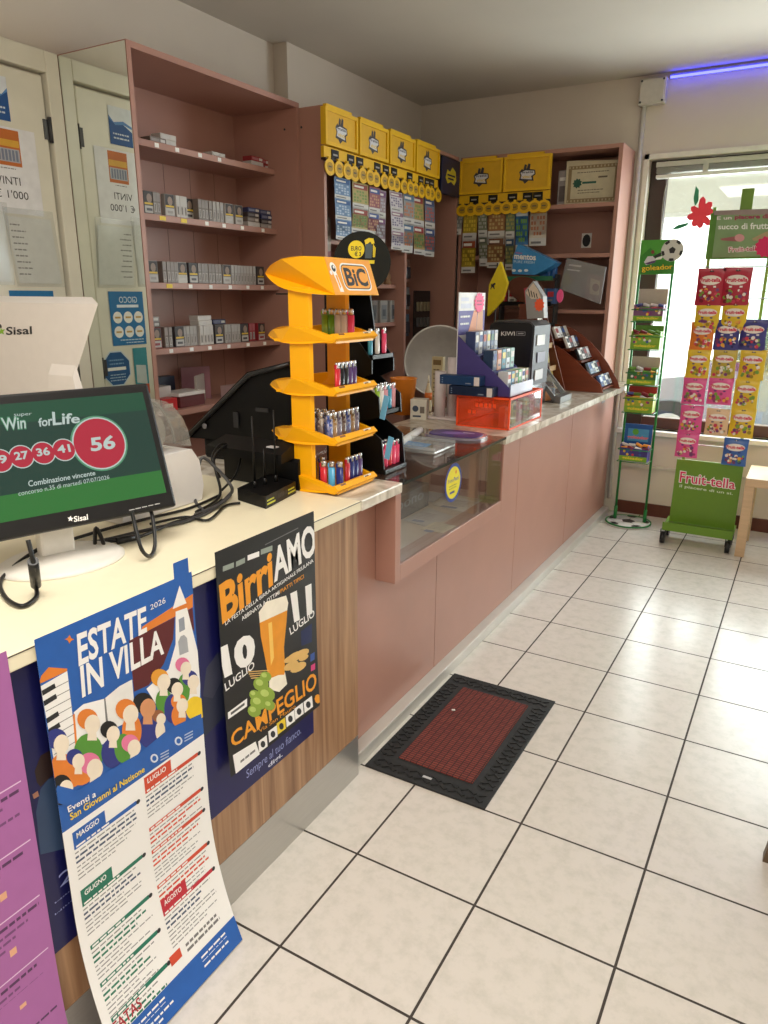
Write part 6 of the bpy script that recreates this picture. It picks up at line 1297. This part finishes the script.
# ------------------------------------------------------------------ inside the corner cabinet
def cb(name, label, px, py, X, wd, h, dpt, c, prn=None, cat='box', grp=None):
    p = onX(px, py, X); zs = min([1.70, 1.49, 1.275, 1.02], key=lambda z: abs(z-p.z)); t = thing(name, label, cat, (X, p.y, zs), grp)
    b = MB(); b.obox((X-dpt/2, p.y, zs+.0006+h/2), (dpt, wd, h), M(c, .45), None, .002); b.build('box_body', t)
    if prn: A = plane_art((X+.0004, p.y-wd/2, zs), (0, 1, 0), (0, 0, 1)); A.R(wd*.15, h*.15, wd*.85, h*.8, M(prn), 0); A.R(wd*.3, h*.3, wd*.7, h*.6, M((80, 84, 90)), 1); A.build('box_print', t)
for k in range(3): cb('boxed_goods', 'pale boxed item on the middle shelf of the corner cabinet, %s from left' % ORD[k], 374+10*k, 322, -2.21, .085, .125, .07, [(130, 122, 116), (150, 146, 140), (160, 158, 154)][k], [(96, 96, 96), (120, 124, 126), (110, 120, 130)][k], 'box', 'boxed items in the corner cabinet')
cb('lighter_gas_box', 'yellow-green box on the lower shelf of the corner cabinet', 389, 352, -2.21, .10, .07, .06, (150, 156, 70), (100, 110, 40))
cb('brown_box', 'long brown box below the yellow-green box in the corner cabinet', 384, 372, -2.23, .16, .055, .1, (96, 70, 54), (120, 90, 70))
b = MB(); p = onX(389, 352, -2.21); b.box(-2.31, 3.60, 1.0955, -2.205, 3.94, 1.103, PINK); o = tag(b.build('loose_board'), 'short pink board under the yellow-green box in the corner cabinet', 'board')
for k in range(3):
    p = onX(376+8*k, 290, -2.21); zs = 1.49-.0; t = thing('small_figurine', 'small tan figurine on the upper shelf of the corner cabinet, %s from left' % ORD[k], 'figurine', (-2.23, p.y, 1.49), 'figurines in the corner cabinet')
    b = MB(); b.lathe([(0, 0), (.022, 0), (.024, .012), (.014, .025), (.02, .045), (.012, .062), (.014, .078), (.006, .09), (0, .092)], (-2.24, p.y, 1.4906), M((150, 116, 84), .5), 14); b.build('figurine_body', t)
for k in range(3):
    t = thing('snack_bag', 'pale snack bag hanging at the left edge of the corner cabinet, %s from the top' % ORD[k], 'bag', (-2.19, 3.20, 1.70), 'snack bags in the corner cabinet')
    z = 1.79-.075*k; b = MB(); c_ = [(150, 140, 132), (170, 160, 150), (150, 110, 116)][k]
    b.grid(lambda u, v: Vector((-2.19+.018*math.sin(math.pi*u)*math.sin(math.pi*v), 3.155+.09*u, z+.085*v-.08)), 6, 6, M(c_, .35, var=.2, scale=30)); b.build('bag_front', t)
    b = MB(); b.box(-2.196, 3.155, z-.08, -2.1925, 3.245, z+.012, M(c_, .4)); b.build('bag_back', t)
# dark bay: rack of hanging packets and a card of small goods
hr = thing('hanging_rack', 'tall black rack of hanging accessories in the dark bay of the corner cabinet', 'rack', (-2.35, 4.15, 1.03))
b = MB(); b.cyl((-2.33, 4.12, 1.0305), (-2.33, 4.12, 1.86), .008, BKPL, n=10); b.build('pole', hr)
b = MB(); b.cyl((-2.33, 4.12, 1.0305), (-2.33, 4.12, 1.045), .09, BKPL, n=24); b.build('foot', hr)
hc = [(44, 42, 46), (150, 140, 132), (60, 60, 70), (120, 84, 70), (40, 40, 44), (96, 100, 104), (52, 46, 50), (70, 90, 104)]
for k in range(8):
    z = 1.75-.165*(k//2); y = 4.07+.11*(k % 2)
    b = MB(); b.tube([(-2.33, 4.12, z+.05), (-2.27, y, z+.052)], .003, SILVER, 6, 1); b.build('hook', hr)
    t = thing('blister_pack', '%s hanging blister pack in the dark bay, %s row from the top' % (['left', 'right'][k % 2], ORD[k//2]), 'blister pack', (-2.26, y, z), 'blister packs in the dark bay')
    b = MB(); b.box(-2.262, y-.045, z-.075, -2.259, y+.045, z+.06, M(hc[k], .4), .001); b.build('backing_card', t)
    b = MB(); b.obox((-2.25, y, z-.02), (.018, .06, .07), M(hc[(k+3) % 8], .25), None, .006); b.build('blister', t)
gc = thing('goods_card', 'dark card with rows of small shiny goods standing in the dark bay', 'card', (-2.28, 4.42, 1.03))
gx = -2.28
b = MB(); b.box(gx-.006, 4.33, 1.0305, gx, 4.56, 1.46, M((44, 34, 32), .5)); b.build('backing_card', gc)
for k in range(12):
    b = MB(); y = 4.37+.05*(k % 4); z = 1.16+.10*(k//4); b.obox((gx+.008, y, z), (.014, .034, .06), M([(110, 106, 100), (96, 96, 96), (140, 130, 104)][k//4], .3, .4), None, .005); b.build('small_item', gc)

# ------------------------------------------------------------------ candy stand with the football base
gs = thing('candy_stand', 'narrow green wire candy stand with a football-print base and header', 'stand', (-.876, 4.74, 0))
GW = M((30, 122, 56), .35); GX0, GX1, GY = -.974, -.785, 4.74; BLK = M((36, 36, 40), .4)
b = MB(); b.lathe([(0, .0), (.140, .0), (.142, .006), (.138, .014), (0, .016)], (-.882, 4.745, .0005), M((226, 226, 222), .3), 40); bs_ = b.build('base_disc', gs)
A = Art(lambda u, v, h: Vector((-.882+u, 4.745+v, .0175+h)))
A.uvpoly([(.045*math.cos(a), .045*math.sin(a)) for a in [math.radians(90+72*k) for k in range(5)]], BLK, 0)
for k in range(5):
    a = math.radians(54+72*k+36); A.uvpoly([(.125*math.cos(a-.28), .125*math.sin(a-.28)), (.133*math.cos(a), .133*math.sin(a)), (.125*math.cos(a+.28), .125*math.sin(a+.28)), (.098*math.cos(a+.18), .098*math.sin(a+.18)), (.098*math.cos(a-.18), .098*math.sin(a-.18))], BLK, 0)
    A.uvpoly([(r*math.cos(a)-w_*math.sin(a), r*math.sin(a)+w_*math.cos(a)) for r, w_ in ((.045, -.0015), (.1, -.0015), (.1, .0015), (.045, .0015))], GREYINK, 0)
A.build('football_print', bs_)
b = MB(); b.lathe([(.137, .010), (.145, .010), (.145, .018), (.137, .018), (.137, .010)], (-.882, 4.745, 0), GW, 40); b.build('base_rim', gs)
for x in (GX0, GX1):
    b = MB(); b.cyl((x, GY+.03, .016), (x, GY+.03, 1.74), .0075, GW, n=12); b.build('pole', gs)
    b = MB(); b.cyl((x, GY+.03, .016), (x, GY+.03, .10), .011, GW, n=12); b.build('pole_socket', gs)
hd_ = MB(); hd_.box(GX0-.004, GY+.015, 1.558, GX1+.006, GY+.02, 1.752, M((74, 156, 52), .4)); hb = hd_.build('header_card', gs)
A = plane_art((-.9, GY+.0146, 1.6), (1, 0, 0), (0, 0, 1)); A.crop(602.2, 230, 6.822)
A.P([(262, 300), (262, 180), (330, 120), (400, 200), (494, 220), (490, 300)], M((54, 132, 44)), 0)
bc = A.t((478, 138)); A.C(*bc, .062, M((206, 206, 206), .4), 3, 30); A.uvpoly([(bc[0]+.02*math.cos(a), bc[1]+.02*math.sin(a)) for a in [math.radians(90+72*k) for k in range(5)]], BLK, 4)
for k in range(5):
    a = math.radians(54+72*k); A.uvpoly([(bc[0]+r*math.cos(a+d), bc[1]+r*math.sin(a+d)) for r, d in ((.046, -.24), (.0605, -.26), (.061, 0), (.0605, .26), (.046, .24))], BLK, 4)
A.P([(430, 170), (370, 190), (355, 205), (400, 200)], M((226, 230, 226)), 2); A.P([(405, 150), (345, 180), (340, 196), (400, 178)], INK, 2)
A.P([(285, 220), (310, 180), (345, 178), (370, 205), (350, 225), (300, 240)], M((206, 206, 214)), 2); A.E(345, 150, 12, 14, M((120, 60, 50)), 3, 10); A.P([(290, 228), (330, 215), (370, 205), (360, 222), (310, 236)], M((90, 60, 110)), 3)
A.TQ('goleador', (268, 244), (478, 232), (482, 276), (272, 290), INK, 4, .05); A.TQ('goleador', (268, 244), (478, 232), (482, 276), (272, 290), M((244, 214, 40), .4), 5, .012); A.build('header_print', hb)
bins = [(1.283, 1.475, 1.31, 1.365), (1.118, 1.262, 1.13, 1.21), (.905, 1.075, .93, .99), (.735, .895, .755, .835), (.425, .655, .44, .515)]
BC_ = [((150, 150, 156), (120, 80, 120)), ((96, 150, 60), (130, 176, 60)), ((150, 70, 80), (60, 110, 60)), ((176, 60, 50), (150, 170, 50)), ((40, 110, 170), (70, 60, 130))]
cn = ['topmost', 'second', 'third', 'fourth', 'lowest']
for k, (z0, z1, zf0, zf1) in enumerate(bins):
    b = MB()
    for zz in (z0+.002, zf1-.01): b.tube([(GX0, GY+.03, zz), (GX0, GY-.085, zz), (GX1, GY-.085, zz), (GX1, GY+.03, zz)], .003, GW, 6, 1)
    b.build('wire_shelf', gs)
    fx0, fx1, y0, y1 = GX0+.010, GX1-.010, GY-.078, GY+.02; ca = thing('candy_carton', '%s candy carton on the green wire stand' % cn[k], 'carton', (-.89, GY-.03, z0), 'candy cartons on the wire stand')
    cA, cB = M(BC_[k][0], .4), M(BC_[k][1], .4); b = MB()
    b.box(fx0, y0, z0+.006, fx1, y0+.003, zf1, cB); b.box(fx0, y0+.003, z0+.006, fx1, y1, z0+.009, cA); b.box(fx0, y0+.003, z0+.009, fx0+.002, y1, zf1+.02, cB); b.box(fx1-.002, y0+.003, z0+.009, fx1, y1, zf1+.02, cB); b.build('tray', ca)
    b = MB(); b.box(fx0, y1, z0+.009, fx1, y1+.003, z1, M((176, 170, 160) if k in (0, 2) else BC_[k][0] if k != 4 else (30, 90, 160), .5)); b.build('back_flap', ca)
    A = plane_art((fx0, y0-.0004, z0), (1, 0, 0), (0, 0, 1)); W_ = fx1-fx0; h_ = zf1-z0
    A.R(0, .008, W_, h_*.45, M((120, 170, 50), .4), 0); A.Tuv('goleador', W_*.12, h_*.16, W_*.88, h_*.40, M((240, 214, 60)), 1, .02)
    rr = random.Random(k)
    for j in range(9): A.C(W_*rr.uniform(.1, .9), h_*rr.uniform(.52, .92), .008, M(rr.choice([(196, 60, 70), (230, 226, 220), (60, 90, 160), (230, 190, 60), (120, 60, 120)])), 1+j % 3, 10)
    A.build('tray_print', ca)
    if k == 4:
        A = plane_art((fx0, y1-.0006, z0), (1, 0, 0), (0, 0, 1)); A.R(.02, .12, W_-.02, .2, M((70, 150, 196)), 0); A.Tuv('goleador', .02, .13, W_-.02, .155, M((230, 90, 60)), 1, .02); A.C(W_*.4, .18, .02, M((90, 170, 60)), 1, 12); A.build('flap_print', ca)
    for j in range(8):
        x = fx0+.018+(fx1-fx0-.036)*(j % 4)/3; y = y0+.024+.03*(j//4); zc = zf1-.006+.018*(j//4)+.004*rr.random()
        if zc > z1-.01: zc = z1-.012
        b = MB(); c_ = rr.choice([(206, 90, 100), (226, 222, 226), (90, 100, 170), (236, 180, 70), (110, 160, 70), (150, 60, 70)] if k != 4 else [(236, 236, 230), (236, 160, 60), (226, 226, 224), (150, 190, 70), (150, 60, 60)])
        b.obox((x, y, zc), (.046, .020, .018), M(c_, .3, var=.1), Matrix.Rotation(rr.uniform(-.4, .4), 3, 'Y') @ Matrix.Rotation(rr.uniform(-.3, .3), 3, 'Z'), .006)
        tag(b.build('wrapped_candy'), 'wrapped candy in the %s carton of the wire stand, %s row, %s from left' % (cn[k], ['front', 'rear'][j//4], ORD[j % 4]), 'candy', 'candies on the wire stand')

# ------------------------------------------------------------------ candy bag stand on wheels
fs = thing('bag_stand', 'lime green wheeled stand of candy bags by the window', 'stand', (-.43, 4.55, 0))
LG = M((104, 144, 42), .35, var=.02); SX0_, SX1_ = -.625, -.238; SYf, SYb = 4.44, 4.64
b = MB(); b.loft([(SX0_, SYf, .085), (SX1_, SYf, .085), (SX1_, SYb, .105), (SX0_, SYb, .105)], [(SX0_, SYf, .10), (SX1_, SYf, .10), (SX1_, SYb, .12), (SX0_, SYb, .12)], LG); b.build('base_tray', fs)
b = MB(); b.loft([(SX0_, SYf-.004, .085), (SX1_, SYf-.004, .085), (SX1_, SYf, .085), (SX0_, SYf, .085)], [(SX0_, SYf-.004, .135), (SX1_, SYf-.004, .135), (SX1_, SYf, .135), (SX0_, SYf, .135)], LG); b.build('front_lip', fs)
b = MB(); b.loft([(SX0_+.02, 4.545, .115), (SX1_-.005, 4.545, .115), (SX1_-.005, 4.555, .115), (SX0_+.02, 4.555, .115)], [(SX0_+.02, 4.565, .50), (SX1_-.005, 4.565, .50), (SX1_-.005, 4.575, .50), (SX0_+.02, 4.575, .50)], LG); bp_ = b.build('lower_panel', fs)
A = plane_art((-.43, 4.5537, .3), (1, 0, 0), (0, .05, .9987)); A.crop(650, 440, 6.508)
for off, m_, h_ in ((.06, WHITE, 1), (.01, M((214, 36, 90), .4), 2)): A.TQ('Fruit-tella', (200, 205), (556, 262), (550, 320), (192, 272), m_, h_, off)
A.TQ('il piacere di un si.', (194, 288), (540, 342), (536, 362), (190, 312), M((214, 226, 196)), 1, .02); A.build('panel_lettering', bp_)
for x in (SX0_+.008, SX1_-.02):
    for y in (SYf+.01, SYb-.02):
        w_ = thing('caster', '', 'x') if False else None
        b = MB(); b.cyl((x-.012, y, .036), (x+.012, y, .036), .036, M((24, 24, 26), .4), n=20); b.cyl((x-.0125, y, .036), (x+.0125, y, .036), .014, DKGREY, n=12); b.box(x-.016, y-.008, .036, x-.0125, y+.008, .088, DKGREY); b.box(x+.0125, y-.008, .036, x+.016, y+.008, .088, DKGREY); b.build('caster', fs)
for x in (-.575, -.275):
    b = MB(); b.box(x-.008, 4.60, .11, x+.008, 4.61, 1.90, M((120, 160, 60), .4)); b.build('upright', fs)
for z in (1.585, 1.42, 1.245, 1.08, .905, .735, .585):
    b = MB(); b.cyl((-.61, 4.598, z+.005), (-.235, 4.598, z+.005), .003, ALU, n=8); b.build('cross_bar', fs)
b = MB(); b.box(-.59, 4.585, 1.63, -.08, 4.597, 1.868, M((86, 140, 40), .4)); b.build('header_back', fs)
b = MB(); b.box(-.555, 4.572, 1.64, -.05, 4.584, 1.862, M((120, 150, 100), .35, var=.15, scale=6)); hb = b.build('header_panel', fs)
A = plane_art((-.4, 4.5716, 1.7), (1, 0, 0), (0, 0, 1)); A.crop(670, 180, 6.827)
A.P([(300, 210), (700, 195), (700, 235), (300, 240)], M((146, 130, 124)), 0); A.TQ('E un', (322, 250), (420, 246), (420, 268), (322, 272), M((226, 214, 216)), 1, .02); A.TQ('piacere di', (444, 240), (672, 232), (672, 270), (444, 274), M((150, 50, 80)), 1, .04)
A.TQ('succo di frutta', (330, 302), (690, 288), (690, 334), (330, 336), M((230, 234, 226)), 1, .02); A.P([(345, 400), (440, 385), (480, 368), (505, 385), (500, 415), (450, 420), (350, 412)], M((150, 90, 90)), 1); A.E(475, 395, 34, 26, M((206, 150, 150)), 2, 16); A.P([(560, 400), (620, 370), (665, 350), (690, 380), (640, 410), (570, 415)], M((170, 150, 110)), 1)
A.TQ('Fruit-tella', (402, 460), (612, 450), (612, 482), (402, 492), WHITE, 2, .08); A.TQ('Fruit-tella', (402, 460), (612, 450), (612, 482), (402, 492), M((170, 40, 70)), 3, .01)
c = A.t((655, 455)); A.uvpoly([(c[0]+(.056 if i % 2 else .046)*math.cos(math.pi*i/12), c[1]+(.056 if i % 2 else .046)*math.sin(math.pi*i/12)) for i in range(24)], M((206, 30, 90)), 4); A.build('header_print', hb)
b = MB(); p0 = onY(740, 208, 4.59); p1 = onY(755, 188, 4.59); b.box(p0.x, 4.586, p0.z-.05, p1.x, 4.592, p1.z, M((104, 140, 40), .4)); b.build('top_tab', fs)
for z in (1.30, 1.46):
    b = MB(); b.cyl((-.29, 4.6155, z), (-.02, 4.6155, z), .003, ALU, n=8); b.build('panel_bar', fs)
b = MB(); b.box(-.23, 4.604, 1.25, -.02, 4.612, 1.50, M((104, 150, 40), .4)); b.build('side_panel', fs)
def bag(px, py, rgb, label, wpx=25, hpx=31, name2='Shake', tilt=0.0):
    Y = 4.52; c = onY(px, py, Y); k = 1/187.0*1.02; W_, H_ = wpx*k*.95, hpx*k*1.0
    t = thing('candy_bag', label, 'candy bag', (c.x, Y, c.z-H_/2), 'candy bags on the wheeled stand'); Rz = Matrix.Rotation(tilt, 3, 'Y'); b = MB()
    cm_ = M(rgb, .28, var=.06, scale=20, spec=.6)
    def S(u, v, sgn): 
        puff = max(0, math.sin(math.pi*min(1, max(0, (v-.07)/.83))))**.6*max(0, math.sin(math.pi*u))**.5; e = 1-.04*math.sin(math.pi*v)
        p = Vector(((u-.5)*W_*e, -sgn*(.017*puff+.0008), (v-.5)*H_)); return Vector((c.x, Y, c.z))+Rz @ p
    b.grid(lambda u, v: S(u, v, 1), 10, 12, cm_); b.grid(lambda u, v: S(u, v, -1), 10, 12, cm_); b.build('bag_body', t)
    cb_ = rgb
    def F(u, v, h): return S(u/W_, v/H_, 1)+Vector((0, -.0012-h*1.5, 0))
    A = Art(F); rr = random.Random(int(px*7+py)); cuts = [H_*i/10 for i in range(1, 10)]
    ring = [(W_*.5, H_*.68, .0006)]+[(W_*(.5+.40*r*math.cos(2*math.pi*i/20)), H_*(.68+.13*r*math.sin(2*math.pi*i/20)), .0006) for r in (.35, .7, 1) for i in range(20)]
    A.b.add(ring, [[0, 1+i, 1+(i+1) % 20] for i in range(20)]+[[1+20*q+i, 1+20*q+(i+1) % 20, 21+20*q+(i+1) % 20, 21+20*q+i] for q in (0, 1) for i in range(20)], M((236, 226, 216), .4))
    A.Tuv('Fruit-tella', W_*.13, H_*.635, W_*.87, H_*.735, M((206, 30, 70), .4), 8, .04); A.R(W_*.26, H_*.485, W_*.74, H_*.53, M((50, 50, 110) if sum(rgb) > 300 else (230, 226, 226)), 2)
    for j in range(24): A.C(W_*rr.uniform(.13, .87), H_*rr.uniform(.11, .43), rr.uniform(.006, .011), M(rr.choice([(206, 60, 90), (236, 226, 214), (230, 170, 60), (120, 160, 60), (120, 60, 110), tuple(int(q*.7) for q in cb_)]), .4), 1+j % 3, 9)
    A.R(W_*.42, H_*.90, W_*.58, H_*.93, M((60, 60, 60)), 1); A.build('bag_print', t, cuts)
    b = MB(); b.tube([(c.x, 4.600, c.z+H_*.43), (c.x, 4.506, c.z+H_*.43), (c.x, 4.500, c.z+H_*.45)], .0022, ALU, 6, 1); b.build('peg', fs)
RED_, YEL_, ORG_, BLU_, PNK_, PAL_ = (176, 34, 58), (226, 190, 40), (226, 124, 40), (58, 56, 130), (224, 84, 150), (226, 190, 150)
for a in ((710, 287, RED_, 'dark red candy bag, left of the two in the top row', 27, 36, 'Gommy'), (736, 287, RED_, 'dark red candy bag, right of the two in the top row', 28, 37, 'Gommy'),
          (707, 318, YEL_, 'yellow candy bag, left one directly below the dark red bags', 25, 30), (734, 318, YEL_, 'yellow candy bag, right one directly below the dark red bags', 25, 30),
          (702, 336, ORG_, 'orange candy bag, the only orange one on the stand', 24, 28), (727, 335, BLU_, 'dark blue candy bag in the middle of its row beside the orange bag', 25, 30), (753, 335, BLU_, 'dark blue candy bag at the right end of the row with the orange bag', 26, 30),
          (698, 364, YEL_, 'yellow candy bag directly below the orange bag', 24, 29), (724, 364, (196, 170, 60), 'dull yellow candy bag below the middle dark blue bag', 24, 29), (752, 365, YEL_, 'yellow candy bag below the right dark blue bag', 25, 30),
          (694, 391, PNK_, 'pink candy bag, left of the two in the upper pink row', 24, 28), (720, 391, PNK_, 'pink candy bag, right of the two in the upper pink row', 25, 28), (746, 394, YEL_, 'yellow candy bag at the right end of the upper pink row', 24, 29, 'Shake'),
          (691, 419, PNK_, 'pink candy bag left of the pale peach bag', 24, 29), (717, 422, PAL_, 'pale peach candy bag, the only one on the stand', 24, 28, 'Koala'), (742, 423, YEL_, 'yellow candy bag right of the pale peach bag', 25, 31, 'Shake'),
          (687, 445, PNK_, 'pink candy bag hanging lowest on the left over the green panel', 24, 27), (735, 452, (50, 96, 170), 'bright blue candy bag hanging lowest on the right over the green panel', 25, 29, 'Mix')):
    bag(*a)

# ------------------------------------------------------------------ light wooden bench at the right edge
LW = M((206, 176, 140), .45, var=.07, scale=6, stretch=(1, 14, 14))
be = thing('side_table', 'light wooden side table by the window at the right edge', 'table', (.05, 4.6, 0))
bx0, bx1, byf, byb = -.215, .36, 4.415, 4.80
b = MB(); b.box(bx0, byf, .415, bx1, byb, .462, LW, .002); b.build('table_top', be)
for x in (bx0, bx1-.05):
    for y in (byf, byb-.05):
        b = MB(); b.box(x, y, 0, x+.05, y+.05, .4145, LW, .002); b.build('leg', be)
b = MB(); b.box(-.10, 4.50, .4625, .0, 4.62, .62, M((120, 124, 124), .5), .004); tag(b.build('grey_box'), 'grey box standing on the light wooden side table', 'box')
# foot of a chair just inside the right edge
cf = thing('stool', 'dark wooden stool, only its leg shows at the lower right edge', 'stool', (.35, 1.75, 0))
DW = M((96, 78, 58), .5, var=.12, scale=8)
for x, y, dx in ((.112, 1.885, 1), (.47, 1.885, -1), (.27, 1.50, 1), (.60, 1.56, -1)):
    b = MB(); b.loft([(x-.026, y-.02, 0), (x+.014, y-.02, 0), (x+.014, y+.02, 0), (x-.026, y+.02, 0)], [(x+.04*dx-.01, y-.02, .44), (x+.04*dx+.03, y-.02, .44), (x+.04*dx+.03, y+.02, .44), (x+.04*dx-.01, y+.02, .44)], DW); b.build('leg', cf)
b = MB(); b.prism([(.13, 1.91), (.49, 1.91), (.60, 1.52), (.27, 1.46)], 'z', .4405, .475, DW); b.build('seat', cf)
